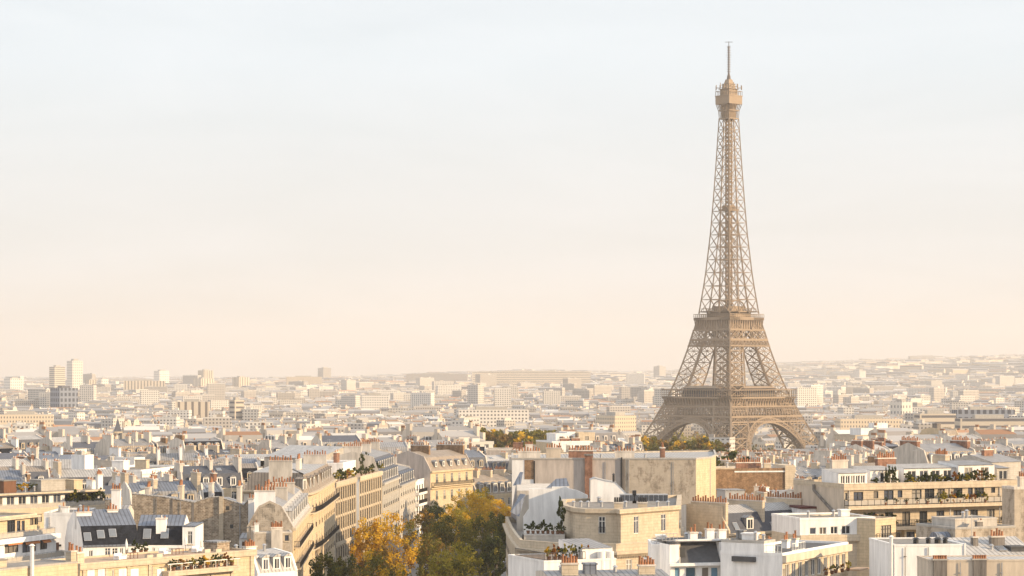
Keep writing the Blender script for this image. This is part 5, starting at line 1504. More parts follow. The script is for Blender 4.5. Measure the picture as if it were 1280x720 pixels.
# terrace railing and dark planters
b.railing([(A_[1][0], A_[1][1] - .5), (Q[3][0] + 1.2, Q[3][1] + 3.5), (Q[2][0] + 1.0, Q[2][1] + .5)], zT - .9, 1.0, 'iron', None, .4)
mb = MB(); u0, z0 = b.uv(655, 668, 3.0); u1, _ = b.uv(706, 668, 3.0); mb.box(u0, u1, 3.0, 24, zT - .9, zT + .6, M['stone_grey']); b.mbpart('terrace_deck', mb)
ROT = (b, Pr, zT, zA)
b.done()

# white penthouse at the bottom centre
b = hero('apartment_building', 'white terrace penthouse with potted shrubs at the bottom centre', AP, 680, 290, 770, 294, 702, depth=11)
L, H = b.L, b.H; box = (0, L, 0, 11); us, _ = b.uv(732, 702)
b.walls(box, 0, H, 'white'); b.flat(box, H, .12, 'tile', 'white')
b.walls((us, L, 1.0, 8), H, H + 1.4, 'white'); b.gable((us, L, 1.0, 8), H + 1.4, .7, 'zinc', 'white', shed=True)
u, _ = b.uv(752, 692, .4); mb = MB()
for k in range(2): mb.tube((u + k * 1.15, .45, H - 2), (u + k * 1.15, .45, H + .95), .52, .52, M['white'], 14)
b.mbpart('water_tank', mb)
b.railing([(.1, 9), (.1, .1), (us, .1)], H + .1, .95, 'iron', None, .35)
b.done()
b = hero('apartment_building', 'zinc roof with two pot topped chimneys at the bottom edge, centre', AP, 686, 268, 838, 270, 723, depth=10)
L, H = b.L, b.H; box = (0, L, 0, 10)
b.walls(box, 0, H, 'render'); b.gable(box, H, .5, 'zinc', 'render')
for px in (712, 808):
    u, z = b.uv(px, 710, 2); b.chimney(u, 2, H - .5, 1.9, .8, 1.9 if px < 750 else 1.6, 6, 'stone', True)
u, _ = b.uv(737, 706, 3); b.unit(u, 3, H, 1.4, 1.4, 1.3, 'zinc_blue', 'roof_hatch'); b.vent(u + 3, 3, H); b.vent(u - 3.2, 4, H)
b.done()

# white building with black roof slope
b = hero('apartment_building', 'white building with a black roof slope and blue tinted windows, bottom right of centre', AP, 838, 300, 908, 302, 704.5, depth=11)
L, H = b.L, b.H; box = (0, L, 0, 11)
b.pix('F', box, 0, H, 'white', [(843, 709, 850, 722), (857, 709, 870, 722), (877, 709, 886.5, 722), (888.5, 709, 898, 722)], gm='glass_blue', cols=1, rows=1)
b.walls(box, 0, H, 'white', 'RLB'); b.trim.box(-.3, L + .3, -.8, -.003, H - .3, H + .05, M['white'])
u0, _ = b.uv(850, 700); u1, _ = b.uv(900, 700)
b.roof.raw([(u0, -.2, H + .06), (u1, -.2, H + .06), (u1, 1.6, H + 2.6), (u0 + .6, 1.6, H + 2.6)], [(0, 1, 2, 3)], M['flat_dark'])
b.walls((0, u0, .3, 8), H, H + 2.4, 'white'); b.walls((u1, L, .3, 8), H, H + 2.6, 'white'); b.walls((u0 + .003, u1 - .003, 1.7, 8), H + 2.3, H + 2.75, 'white')
b.roof.poly([(0, .3, H + 2.75), (L, .3, H + 2.75), (L, 8, H + 2.75), (0, 8, H + 2.75)], M['flat_dark']); b.trim.box(u0 - .2, L + .1, 1.1, 1.65, H + 2.62, H + 2.95, M['white'])
u, z = b.uv(854, 690, .28); mb = MB(); mb.box(u - .45, u + .2, .22, .297, H + .8, H + 2.0, M['frame_dark']); b.mbpart('window', mb)
for px, hh in ((866, .9), (887, 1.3), (902, 1.2)):
    u, _ = b.uv(px, 676, 3); b.chimney(u, 3, H + 2.7, 1.0, .9, hh, 2, 'white', True)
for px in (858, 875, 895): b.vent(b.uv(px, 676, 5)[0], 5, H + 2.75, .6)
b.railing([(u0 - 2.2, .5), (u0 - .2, .5)], H + 2.8, 1.0, 'pipe'); 
b.drain('F', 903, 706)
b.done()
b = hero('apartment_building', 'plain white side block left of the black roof slope', AP, 815, 304, 838, 304, 683, depth=9)
L, H = b.L, b.H; b.walls((0, L, 0, 9), 0, H, 'white'); b.flat((0, L, 0, 9), H, .3, 'flat', 'white'); b.unit(1.2, 2, H, 1.1, 1.1, 1.2, 'white'); b.vent(2, 4, H); b.railing([(0, .1), (L, .1)], H + .3, .8, 'pipe')
mb = MB(); mb.box(.9, 1.2, -.2, -.003, H - 4.2, H - 3.6, M['pipe']); b.mbpart('meter_box', mb); b.done()

# zinc bay house with pots
b = hero('apartment_building', 'cream house with two dormers and rows of orange chimney pots below the brown brick wall', AP, 911, 368, 1009, 381, 667, depth=9)
L, H = b.L, b.H; box = (0, L, 0, 9)
b.pix('F', box, 0, H, 'stone', [(990, 668, 994, 676), (935, 672, 940, 682)]); b.walls(box, 0, H, 'stone', 'RLB'); b.cornice(box, H, 'F', .45, .4, 'stone')
b.mansard(box, H, 3.0, 2.0, 1.1, 'slate_mid', 'zinc_light', 'stone', parapet=.45)
b.walls((-.02, .4, 1.4, 9.02), H, H + 4.3, 'stone')
for px in (936, 984):
    u, _ = b.uv(px, 660, .6); b.part('dormer', dormer_mesh(1.5, 1.9, 'zinc', 'frame', 1.8), (u, .4, H + .35))
for px, py in ((918, 658), (964, 657), (997, 655)):
    u, z = b.uv(px, py, .9); b.skylight((u, (z - H) * 2.0 / 3.0 - .04, z), .9, 1.2, math.atan2(3.0, 2.0))
for f in (.03, .49, .985): b.chimney(L * f, 4.6, H + .6, .55, 7.4, 4.0, 14, 'stone', True)
b.done()
# brown brick wall
b = hero('apartment_building', 'brown brick end wall with a pale pilaster right of the big blind wall', AP, 893, 500, 981, 503, 585.5, depth=11)
L, H = b.L, b.H; box = (0, L, 0, 11)
b.walls(box, 0, H, 'brick_brown', 'F'); b.walls(box, 0, H, 'render', 'RLB'); b.flat(box, H - .25, 0, 'zinc_light')
u, _ = b.uv(918, 585); b.trim.box(0, u, -.1, .4, H - .2, H + .15, M['stone']); b.trim.box(u, L, -.1, .4, H - .9, H - .6, M['white'])
mb = MB(); u1, zt = b.uv(993, 581.5); mb.box(L + .003, u1, -.3, 8, 0, zt, M['stone']); b.mbpart('pilaster', mb)
b.chimney(9, 5, H - .4, 5.5, .8, 1.3, 12, 'brick_red', True); b.chimney(12.6, 3, H - .4, 1.6, .8, 1.2, 4, 'stone', True); b.vent(4, 4, H)
b.done()
b = hero('apartment_building', 'low zinc roof carrying a grey metal box in front of the brown brick wall', AP, 886, 402, 978, 406, 637, depth=13)
L, H = b.L, b.H; box = (0, L, 0, 13)
b.walls(box, 0, H, 'render'); b.gable(box, H, .9, 'zinc_light', 'render')
u, _ = b.uv(916, 620, 4); b.unit(u, 5, H + .4, 3.6, 4, 2.6, 'pipe', 'ventilation_box', 'zinc')
b.antenna(b.uv(933, 620, 3)[0], 3, H + .4, 2.2); b.vent(9, 4, H + .9); b.vent(10.6, 6, H + 1.2); b.chimney(L - 1.2, 6, H + 1, .6, 3, 1.4, 7, 'stone', True)
b.done()

# ================================================================= right foreground
b = hero('apartment_building', 'long cream modern block with planted balconies and white roof pavilions on the right', AP, 1055, 370, 1276, 384, 606, depth=15.2)
L, H = b.L, b.H; box = (0, L, 0, 15.2); FL = 3.45
b.walls(box, 0, H, 'beige', 'LRB')
wins1 = [(1056, 616, 1059, 625), (1067, 615, 1079, 631), (1092, 614, 1098, 623), (1105, 613, 1117, 629), (1122, 613, 1128, 622), (1140, 612, 1152, 628), (1156, 611, 1168, 627), (1172, 611, 1181, 626), (1192, 610, 1203, 625), (1210, 609, 1216, 624), (1218, 609, 1230, 624), (1239, 608, 1244, 616), (1255, 607, 1266, 622)]
b.pix('F', box, H - FL, H, 'stone', wins1, fm='frame_dark', sill=False)
box2 = (0, L, .6, 15)
n = 13
b.grid('F', box2, H - 2 * FL, H - FL, 'stone', [H - 2 * FL + .15], 10, 1.5, 2.2, .6, fm='frame_dark', sill=False, rows=1)
b.grid('F', (0, L, .8, 15), H - 3 * FL, H - 2 * FL - .003, 'stone_warm', [H - 3 * FL + .25], 12, 1.8, 2.3, .8, fm='frame_dark', sill=False, rows=1)
b.grid('F', box, 0, H - 3 * FL - .003, 'stone', [H - 4 * FL + .3, H - 5 * FL + .3], 12, 1.7, 2.2, .8, fm='frame_dark', rows=1)
for k, d in ((1, 1.2), (2, .8), (3, 1.1)):
    b.balcony('F', box, .1 if k != 3 else 5, L - .1, H - FL * k + .1, d, .55, 'stone', 'iron', 'rail_glass' if k == 1 else None, 1.0)
    b.trim.box(.12, L - .12, 0.003, .6 if k != 3 else .8, H - FL * k - .45, H - FL * k + .095, M['stone'])
for k in range(7):
    u = .3 + k * (L - .8) / 6
    b.trim.box(u, u + .35, -.01, .85, H - 3 * FL, H - 2 * FL - .46, M['stone_warm'])
b.trim.box(-.2, L + .1, -.35, -.003, H - .9, H + .1, M['stone']); b.flat(box, H - .5, .65, 'tile', 'stone')
mb = MB()      # duct running down the blind side
for (s0, z0), (s1, z1) in (((8.5, H - .3), (8.5, H - 1.2)), ((8.5, H - 1.2), (1.2, H - 5.2)), ((1.2, H - 5.2), (1.2, H - 12))): mb.beam((-.3, s0, z0), (-.3, s1, z1), .35, M['stain'])
b.mbpart('duct', mb)
# roof pavilions
zr = H - .5
def pav(px0, px1, y0, y1, hh, mt, rm, nwin, gl=1.7, rise=.5):
    u0, _ = b.uv(px0, 600, y0); u1, _ = b.uv(px1, 600, y0); bx = (u0, u1, y0, y1)
    b.grid('F', bx, zr, zr + hh, mt, [zr + .5] if nwin else [], nwin, gl, hh - .9, .35, cols=2, rows=1, sill=False); b.walls(bx, zr, zr + hh, mt, 'LRB'); b.gable(bx, zr + hh + .003, rise, rm, mt, .3, shed=True)
pav(1048, 1084, 3, 8, 2.2, 'white', 'zinc_light', 5, .8); pav(1088, 1123, 4, 9, 2.5, 'white', 'zinc_light', 1, 1.6); pav(1130, 1194, 4, 9, 2.7, 'white', 'zinc_light', 4, 1.6); pav(1198, 1243, 3.2, 9, 3.1, 'white', 'zinc', 2, 1.6); pav(1246, 1262, 5, 10, 2.4, 'stone_grey', 'zinc', 1)
b.chimney(15, 11, zr, 3.5, .8, 4.0, 8, 'brick_red', True); b.chimney(26, 11, zr, .9, 3.5, 4.4, 7, 'stone', True); b.chimney(6, 11, zr, 3, .8, 3.8, 7, 'render', True); b.antenna(10, 10, zr, 4.5); b.antenna(21, 11, zr + 1, 4.5)
R1 = b
b.drain('F', 1061, 612); b.drain('F', 1187, 610); b.drain('F', 1249, 609)
b.done()
b = hero('apartment_building', 'brown plastered flank at the right edge of the picture', AP, 1268, 364, 1320, 366, 611, depth=4)
L, H = b.L, b.H; b.walls((0, L, 0, 4), 0, H, 'old_plaster'); b.flat((0, L, 0, 4), H, .3, 'flat', 'render'); b.chimney(2.6, 2, H, 1.6, .8, 1.6, 4, 'render', True); b.done()
b = hero('apartment_building', 'rubble wall topped by a flat roof behind the zinc roofs, lower right', AP, 1194, 332, 1269, 336, 661, depth=10)
L, H = b.L, b.H; b.walls((0, L, 0, 10), 0, H, 'old_plaster'); b.flat((0, L, 0, 10), H, .2, 'zinc', 'stone_grey')
b.walls((2, L - 1, 3, 9), H, H + 1.1, 'render'); b.flat((2, L - 1, 3, 9), H + 1.1, .12, 'flat', 'render'); b.vent(4, 4, H + 1.1, .8); b.vent(6, 6, H + 1.1); b.chimney(5, 1.5, H, 1.0, .6, .8, 3, 'stain')
mb = MB(); u, _ = b.uv(1183, 670, 1)
for k in range(9):
    t0, t1 = PI * k / 9, PI * (k + 1) / 9; r_ = 1.1
    mb.poly([(u - 1.5, 2 - r_ * math.cos(t0), H - 1.6 + r_ * math.sin(t0)), (u + 1.2, 2 - r_ * math.cos(t0), H - 1.6 + r_ * math.sin(t0)), (u + 1.2, 2 - r_ * math.cos(t1), H - 1.6 + r_ * math.sin(t1)), (u - 1.5, 2 - r_ * math.cos(t1), H - 1.6 + r_ * math.sin(t1))], M['zinc_blue'])
mb.box(u - 1.5, u + 1.2, .9, 3.1, 0, H - 1.6, M['render'])
mb.poly([(u - 1.5, 2 - 1.1 * math.cos(PI * k / 9), H - 1.6 + 1.1 * math.sin(PI * k / 9)) for k in range(10)], M['zinc_blue'])
b.mbpart('barrel_roof', mb); b.done()
b = hero('apartment_building', 'bare white end wall with a thin white pole at its left, lower right', AP, 1118, 292, 1207, 293, 682, depth=12)
L, H = b.L, b.H; b.walls((0, L, 0, 12), 0, H, 'white'); b.flat((0, L, 0, 12), H, .15, 'flat', 'white'); u, _ = b.uv(1114.5, 680); b.vent(u, .2, H - 5, 6.0, .22, 'frame'); b.vent(u + 1.0, .3, H - 9, 8.6, .06, 'pipe')
for x, r_ in ((3.6, .35), (5.2, .3), (6.4, .4), (7.4, .3)): b.vent(x, 3, H, .5, r_, 'iron')
mb = MB(); u1, zt = b.uv(1205, 679); mb.box(L - .22, L + .02, -.12, -.003, H - 4, zt, M['white']); b.mbpart('flue', mb); b.drain('F', 1160, 684); b.drain('F', 1131, 684, r=.05, mat='stain')
b.done()
b = hero('apartment_building', 'pale zinc gable roof with dark chimneys above the stained flues, lower right', AP, 1207, 300, 1300, 303, 698, depth=13)
L, H = b.L, b.H; box = (0, L, 0, 13); b.walls(box, 0, H, 'render'); b.gable(box, H, 2.2, 'zinc_light', 'render')
for px, py, lx in ((1218, 684, .7), (1246, 681, 1.9)):
    u, z = b.uv(px, py, 4); b.chimney(u, 4, H + .8, lx, .8, 1.5, 1 if lx < 1 else 5, 'stain', True)
b.vent(5, 2.5, H + .8, .5); b.unit(8.4, 2.6, H + .4, 2.2, 2.2, .7, 'flat_dark', 'roof_hatch'); b.antenna(4, 6, H + 2.2); b.skylight((6.3, 2.4, H + .95), 1.0, 1.4, math.atan2(2.2, 6.5)); b.done()
b = hero('apartment_building', 'beige wall with two sooty flues in the bottom right corner', AP, 1163, 262, 1310, 263, 701, depth=6)
L, H = b.L, b.H; b.walls((0, L, 0, 6), 0, H, 'beige'); b.flat((0, L, 0, 6), H, .1, 'zinc_light', 'beige')
for px in (1175, 1224.5):
    u, _ = b.uv(px, 701); mb = MB(); mb.box(u - .75, u + .75, -.22, -.003, H - 4, H + .05, M['stain']); mb.box(u - .9, u + .9, -.3, .5, H + .052, H + .22, M['stone_grey']); b.mbpart('flue', mb)
    for k in range(6):
        link('chimney_pot', pot_mesh(.3), b.root, (u - .65 + .26 * k, .1, H + .22))
b.drain('F', 1200, 703, r=.06); b.drain('F', 1252, 703)
b.done()

# white wall with a long window band
b = hero('apartment_building', 'white walled building with an ochre band over a long row of sunlit windows', AP, 978, 296, 1060, 316, 694, depth=8.5)
L, H = b.L, b.H; box = (0, L, 0, 8.5)
b.grid('F', box, 0, H - .9, 'stone', [H - 3.3, H - 6.6], 10, 1.35, 2.1, .5, cols=2, rows=1)
b.walls(box, 0, H, 'white', 'LRB'); b.trim.box(-.02, L + .2, -.55, -.003, H - .95, H - .05, M['beige']); b.flat(box, H - .05, .3, 'flat_dark', 'white')
for x in (6.5, 12, 15): b.chimney(x, 4.5, H - .1, 1.1, .8, 1.0, 2, 'white', True)
b.walls((-.003, 3.6, 2.5, 8.4), H, H + 1.5, 'white'); b.flat((-.003, 3.6, 2.5, 8.4), H + 1.5, .2, 'flat', 'stone_grey'); b.unit(1.5, 5, H + 1.7, 1.4, 1.8, .7, 'white'); b.unit(3, 7, H + 1.7, .8, 1.0, .9, 'zinc'); b.vent(.8, 4, H + 1.7); b.vent(2.2, 3.5, H + 1.7, .5)
b.railing([(3.7, .2), (8, .2)], H + .2, 1.0, 'frame'); b.railing([(.2, .2), (.2, 8)], H + .25, .9, 'frame')
mb = MB(); u0 = 3.0
mb.box(-.4, -.003, 3.6, 6.8, H - 1.0, H - .35, M['flat_dark']); b.mbpart('roof_opening', mb)
mb = MB(); mb.box(L - 2.5, L + 1.5, -2.6, -.6, H - 3.4, H - 3.2, M['tile']); b.mbpart('terrace_deck', mb)
b.done()
WB = b
b = hero('apartment_building', 'white low building with three square windows left of the planted balconies', AP, 1000, 352, 1094, 355, 649.5, depth=12)
L, H = b.L, b.H; box = (0, L, 0, 12); us, zs = b.uv(1050, 669)
b.pix('F', box, zs, H, 'white', [(1012, 659.5, 1020, 668), (1024, 659, 1033, 668), (1038, 658, 1047, 667.5), (1052, 657, 1063, 667.5)]); b.walls(box, zs, H, 'white', 'RLB')
b.pix('F', box, 0, zs - .003, 'stone', [(1077, 678, 1083, 690)]); b.walls(box, 0, zs - .003, 'stone', 'RLB'); b.flat(box, H, .25, 'flat', 'white')
b.trim.box(-.1, L + .15, -.5, -.003, zs - .9, zs + .1, M['stone']); b.vent(2.5, 3, H); b.vent(7, 4, H); b.unit(9.5, 6, H, 1.4, 1.4, .9, 'white'); b.done()
b = hero('roof_hut', 'small white hut with a dark red roof in front of the beige blind flank', 'hut', 1001, 377, 1036, 378, 636, depth=5)
L, H = b.L, b.H; b.walls((0, L, 0, 5), 0, H, 'white'); b.trim.box(-.15, L + .15, -.2, 5.2, H + .003, H + .35, M['redroof']); b.chimney(L - .2, 1, H - .3, .4, .4, 1.0, 1, 'redroof'); b.done()
b = hero('apartment_building', 'narrow cream block with recessed loggias left of the bare white end wall', AP, 1094, 352, 1120, 356, 650, depth=12)
L, H = b.L, b.H; box = (0, L, 0, 12)
b.pix('F', box, 0, H, 'stone_warm', [(1101, 657, 1114, 673), (1101, 678, 1114, 690), (1101, 696, 1104, 704)], fm='frame_dark', sill=False); b.walls(box, 0, H, 'stone_warm', 'RLB'); b.flat(box, H, .2, 'tile', 'stone')
b.balcony('F', box, .4, L, b.uv(1100, 675)[1], 1.0, .4, 'stone'); b.balcony('F', box, .4, L, b.uv(1100, 691.5)[1], 1.0, .4, 'stone'); b.done()
# ================================================================= explicit buildings of the middle distance
b = hero('office_building', 'long white office building with ribbon windows on the left, above the dark round roof', 'office building', 206, 985, 300, 1000, 546, depth=16)
L, H = b.L, b.H; box = (0, L, 0, 16); b.grid('F', box, 0, H, 'white', [H - 3.2, H - 6.6, H - 10], 15, 1.5, 1.3, 1.2, fm='frame_dark', cols=1, rows=1, sill=False); b.walls(box, 0, H, 'white', 'RLB'); b.flat(box, H, .6, 'flat', 'white')
b.walls((-5, -.003, 1, 12), 0, H + 2.5, 'white'); b.flat((-5, -.003, 1, 12), H + 2.5, .3, 'flat', 'white'); b.walls((L - 6, L + 1.5, -.3, 8), 0, H + 1.2, 'stone'); b.flat((L - 6, L + 1.5, -.3, 8), H + 1.2, .3, 'flat', 'white'); b.unit(10, 8, H, 5, 4, 2.4, 'white'); b.unit(20, 7, H, 4, 4, 2, 'stone'); b.done()
# round pavilion with a dark roof and a pale disc
c = pt(300, 580, 700); b = Bld('round_pavilion', 'round pavilion with a wide dark roof under a pale disc', 'pavilion', c.x, c.y, 0, 25.0); BOXES.append((c.x - 16, c.y - 16, 0, 32, 32))
def circ(r, z, n=40, ox=0): return [(ox + r * math.cos(2 * PI * k / n), r * math.sin(2 * PI * k / n), z) for k in range(n)]
def band(mb, A_, B_, m):
    n = len(A_)
    for k in range(n): mb.poly([A_[k], A_[(k + 1) % n], B_[(k + 1) % n], B_[k]], m)
zz = CZ - (588 - HZ) / F * 690 - 25
band(b.wall, circ(12.5, 0), circ(12.5, zz - .2), M['glass']); band(b.roof, circ(13.6, zz - .3), circ(13.6, zz), M['slate']); band(b.roof, circ(13.6, zz), circ(8, zz + 2.4), M['slate']); b.roof.poly(circ(8, zz + 2.4), M['slate'])
for k in range(20):
    a = 2 * PI * k / 20; b.trim.beam((12.6 * math.cos(a), 12.6 * math.sin(a), 2), (12.6 * math.cos(a), 12.6 * math.sin(a), zz - .3), .3, M['frame_dark'])
b.done(); mb = MB(); band(mb, circ(11.5, zz + 2.9, 40, 5), circ(11.5, zz + 3.4, 40, 5), M['white']); band(mb, circ(11.5, zz + 3.4, 40, 5), circ(8, zz + 4.2, 40, 5), M['zinc_light']); mb.poly(circ(8, zz + 4.2, 40, 5), M['zinc_light']); mb.tube((5, 0, zz + 2), (5, 0, zz + 3), 6, 6, M['frame_dark'], 16); b.mbpart('disc_roof', mb)
# church tower
c = pt(153, 560, 860); b = Bld('church_tower', 'slender stone church tower with tall belfry openings on the left', 'church tower', c.x, c.y, R(20), 25.0); BOXES.append((c.x - 5, c.y - 5, 0, 10, 10))
zt = CZ - (541 - HZ) / F * 860 - 25
for x, hh in ((-1.7, 0), (1.9, -1.0)):
    for f in 'FRBL':
        bx = (x - 1.2, x + 1.2, -1.2, 1.2); b.facade(f, bx, 0, zt + hh, 'stone', [(.7, 1.7, zt + hh - 7, zt + hh - 1.5), (.7, 1.7, zt + hh - 15, zt + hh - 9)], .5)
    b.trim.box(x - 1.5, x + 1.5, -1.5, 1.5, zt + hh, zt + hh + .5, M['stone']); b.wall.box(x - .8, x + .8, -.7, .7, 0, zt + hh - .1, M['frame_dark'])
    b.roof.raw([(x - 1.2, -1.2, zt + hh + .5), (x + 1.2, -1.2, zt + hh + .5), (x + 1.2, 1.2, zt + hh + .5), (x - 1.2, 1.2, zt + hh + .5), (x, 0, zt + hh + (5.5 if x < 0 else 1.2))], [(0, 1, 4), (1, 2, 4), (2, 3, 4), (3, 0, 4)], M['slate_mid'])
b.wall.box(-6, 6, 2, 22, 0, zt - 12, M['stone']); b.roof.raw([(-6.3, 2, zt - 12), (6.3, 2, zt - 12), (6.3, 22, zt - 12), (-6.3, 22, zt - 12), (0, 2, zt - 8), (0, 22, zt - 8)], [(0, 1, 4), (1, 2, 5, 4), (3, 0, 4, 5), (2, 3, 5)], M['slate_mid']); b.done()
# bright chimney-like stair towers and lit blocks on the left
for lab, a, Y, py, pr, dep, mt in (('tall bright white lift tower among the rooftops on the left', 106, 560, 570, 117, 4, 'white'), ('pale grey windowless block left of the church tower base', 144, 610, 577, 161, 8, 'stone_grey'), ('square bright white roof block right of the church tower base', 168, 640, 573, 181, 8, 'white')):
    b = hero('stair_tower' if 'tower among' in lab else 'apartment_building', lab, 'tower' if 'tower among' in lab else AP, a, Y, pr, Y + 3, py, depth=dep); L, H = b.L, b.H
    b.walls((0, L, 0, dep), 0, H, mt); b.flat((0, L, 0, dep), H, .25, 'flat', mt); b.vent(L * .4, dep * .5, H); b.unit(L * .6, dep * .7, H, 1.2, 1.2, 1.0, 'stone_grey'); b.done()
b = hero('apartment_building', 'long sunlit white parapet wall divided into panels, left of the dark round roof', AP, 176, 560, 236, 590, 590, depth=14); L, H = b.L, b.H; box = (0, L, 0, 14)
b.grid('F', box, 0, H, 'white', [H - 5.5], 6, 2.6, 2.0, .8, cols=3, rows=1); b.walls(box, 0, H, 'white', 'RLB'); b.flat(box, H, .5, 'flat', 'white')
for k in range(6): b.trim.box(k * (L - .3) / 5, k * (L - .3) / 5 + .3, -.25, -.003, H - 3.4, H - .15, M['stone_grey'])
b.trim.box(0, L, -.3, -.26, H - .6, H + .3, M['white']); b.unit(4, 7, H, 3, 3, 2.4, 'white'); b.unit(20, 8, H, 2, 3, 2, 'stone'); b.chimney(12, 9, H, 3, .8, 2, 6, 'render'); b.done()
# stepped white block in front of the tower's left
b = hero('apartment_building', 'stepped white penthouses with a sunlit ochre side, just left of the iron tower base', AP, 690, 800, 752, 806, 553, depth=16); L, H = b.L, b.H; box = (0, L, 0, 16)
b.grid('F', box, 0, H, 'white', [H - 2.6, H - 5.8], 5, 1.5, 1.5, 1.0, fm='frame_dark', cols=1, rows=1); b.walls(box, 0, H, 'stone_warm', 'RLB'); b.flat(box, H, .4, 'flat', 'white')
for x0, x1, y0, hh, mt in ((2.5, 6.5, 3, 2.7, 'white'), (7, 10, 4, 3.2, 'white'), (10.5, 16.5, 2, 3.0, 'stone')):
    b.grid('F', (x0, x1, y0, 12), H, H + hh, mt, [H + .6], 1, 1.4, 1.3, .4, fm='frame_dark', cols=1, rows=1, sill=False); b.walls((x0, x1, y0, 12), H, H + hh, mt, 'RLB'); b.flat((x0, x1, y0, 12), H + hh, .25, 'flat', mt)
b.chimney(5, 1, H - 1, 3.4, .8, 2.2, 7, 'brick_red'); b.chimney(9, 1.2, H - 1, 3, .8, 2.3, 6, 'brick_red'); b.walls((L + .003, L + 3.2, -1, 10), 0, H - .5, 'stone_warm'); b.flat((L + .003, L + 3.2, -1, 10), H - .5, .2, 'flat', 'stone'); b.done()
# pale long building right of the tower
b = hero('office_building', 'long pale building with two rows of square windows right of the iron tower', 'office building', 1069, 880, 1156, 892, 545.5, depth=15); L, H = b.L, b.H; box = (0, L, 0, 15)
b.grid('F', box, 0, H, 'stone', [H - 3.6, H - 7.2], 11, 1.5, 1.7, 1.0, fm='frame_dark', cols=1, rows=1); b.walls(box, 0, H, 'stone', 'RLB'); b.flat(box, H, .5, 'flat', 'stone')
b.walls((5, 22, 4, 12), H, H + 2.6, 'white'); b.flat((5, 22, 4, 12), H + 2.6, .3, 'flat', 'white'); b.unit(15, 8, H + 2.6, 6, 4, 2, 'white'); b.unit(24, 7, H, 2, 2, 2.5, 'stone'); b.done()
b = hero('apartment_building', 'sunlit yellow block with a dark flue stack, far right behind the pale office row', AP, 1179, 860, 1198, 868, 544, depth=10); L, H = b.L, b.H; box = (0, L, 0, 10)
b.grid('F', box, 0, H, 'stone_warm', [H - 3.4, H - 6.8], 2, 1.4, 1.8, .8); b.walls(box, 0, H, 'stone_warm', 'RLB'); b.mansard(box, H, 1.6, 1.0, .8, 'zinc_brown', 'zinc_brown', 'stone_warm'); b.unit(2, 4, H + 1.5, 2.6, 2, 2.6, 'stain'); b.done()
# warehouse with a pale gable roof
b = hero('warehouse', 'pale gable roofed warehouse behind the avenue rooftops', 'warehouse', 396, 640, 452, 652, 573, depth=22); L, H = b.L, b.H
b.walls((0, L, 0, 22), 0, H, 'stone_grey'); b.wall.poly([(0, 0, H), (L, 0, H), (L * .58, 0, H + 3.0)], M['stone_grey']); b.wall.poly([(L, 22, H), (0, 22, H), (L * .58, 22, H + 3.0)], M['stone_grey'])
b.roof.poly([(-.3, -.6, H - .1), (L * .58, -.6, H + 3.02), (L * .58, 22, H + 3.02), (-.3, 22, H - .1)], M['zinc_light']); b.roof.poly([(L * .58, -.6, H + 3.02), (L + .3, -.6, H - .1), (L + .3, 22, H - .1), (L * .58, 22, H + 3.02)], M['zinc_brown']); b.antenna(L * .5, 4, H + 2); b.done()
b = hero('apartment_building', 'sunlit cream penthouse with a flat pale canopy above the white ribbed block', AP, 425, 566, 443, 590, 583.5, depth=9); L, H = b.L, b.H; b.walls((0, L, 0, 9), 0, H, 'stone_warm'); b.flat((-.5, L + .5, -.5, 9), H + .1, .25, 'zinc_light', 'white'); b.done()
# big mansard with pale dormers behind the modern right block
b = hero('apartment_building', 'wide zinc mansard with white dormers behind the roof pavilions on the right', AP, 1160, 520, 1224, 527, 582, depth=14); L, H = b.L, b.H; box = (0, L, 0, 14)
b.grid('F', box, 0, H, 'render', [H - 3], 6, 1.2, 2, 1); b.walls(box, 0, H, 'render', 'RLB'); b.mansard(box, H, 3.0, 1.5, 1.6, 'zinc_brown', 'zinc', 'render'); b.dormers('F', box, H - .1, 6, 1.5, 3.0, .6, 1.3, 2.0, 'zinc_light'); b.chimney(.5, 7, H + 1, .9, 6, 4.2, 10, 'brick_red', True); b.chimney(L - .5, 6, H + .5, .9, 6, 4.6, 10, 'brick_red', True); b.done()
b = hero('apartment_building', 'tall whitewashed gable with stains at the right edge behind the roof pavilions', AP, 1240, 500, 1276, 506, 578, depth=12); L, H = b.L, b.H; b.walls((0, L, 0, 12), 0, H, 'stone_grey'); b.gable((0, L, 0, 12), H, 1.5, 'zinc', 'stone_grey'); b.chimney(4.5, 5, H, 3, .8, 2.4, 6, 'brick_red'); b.done()

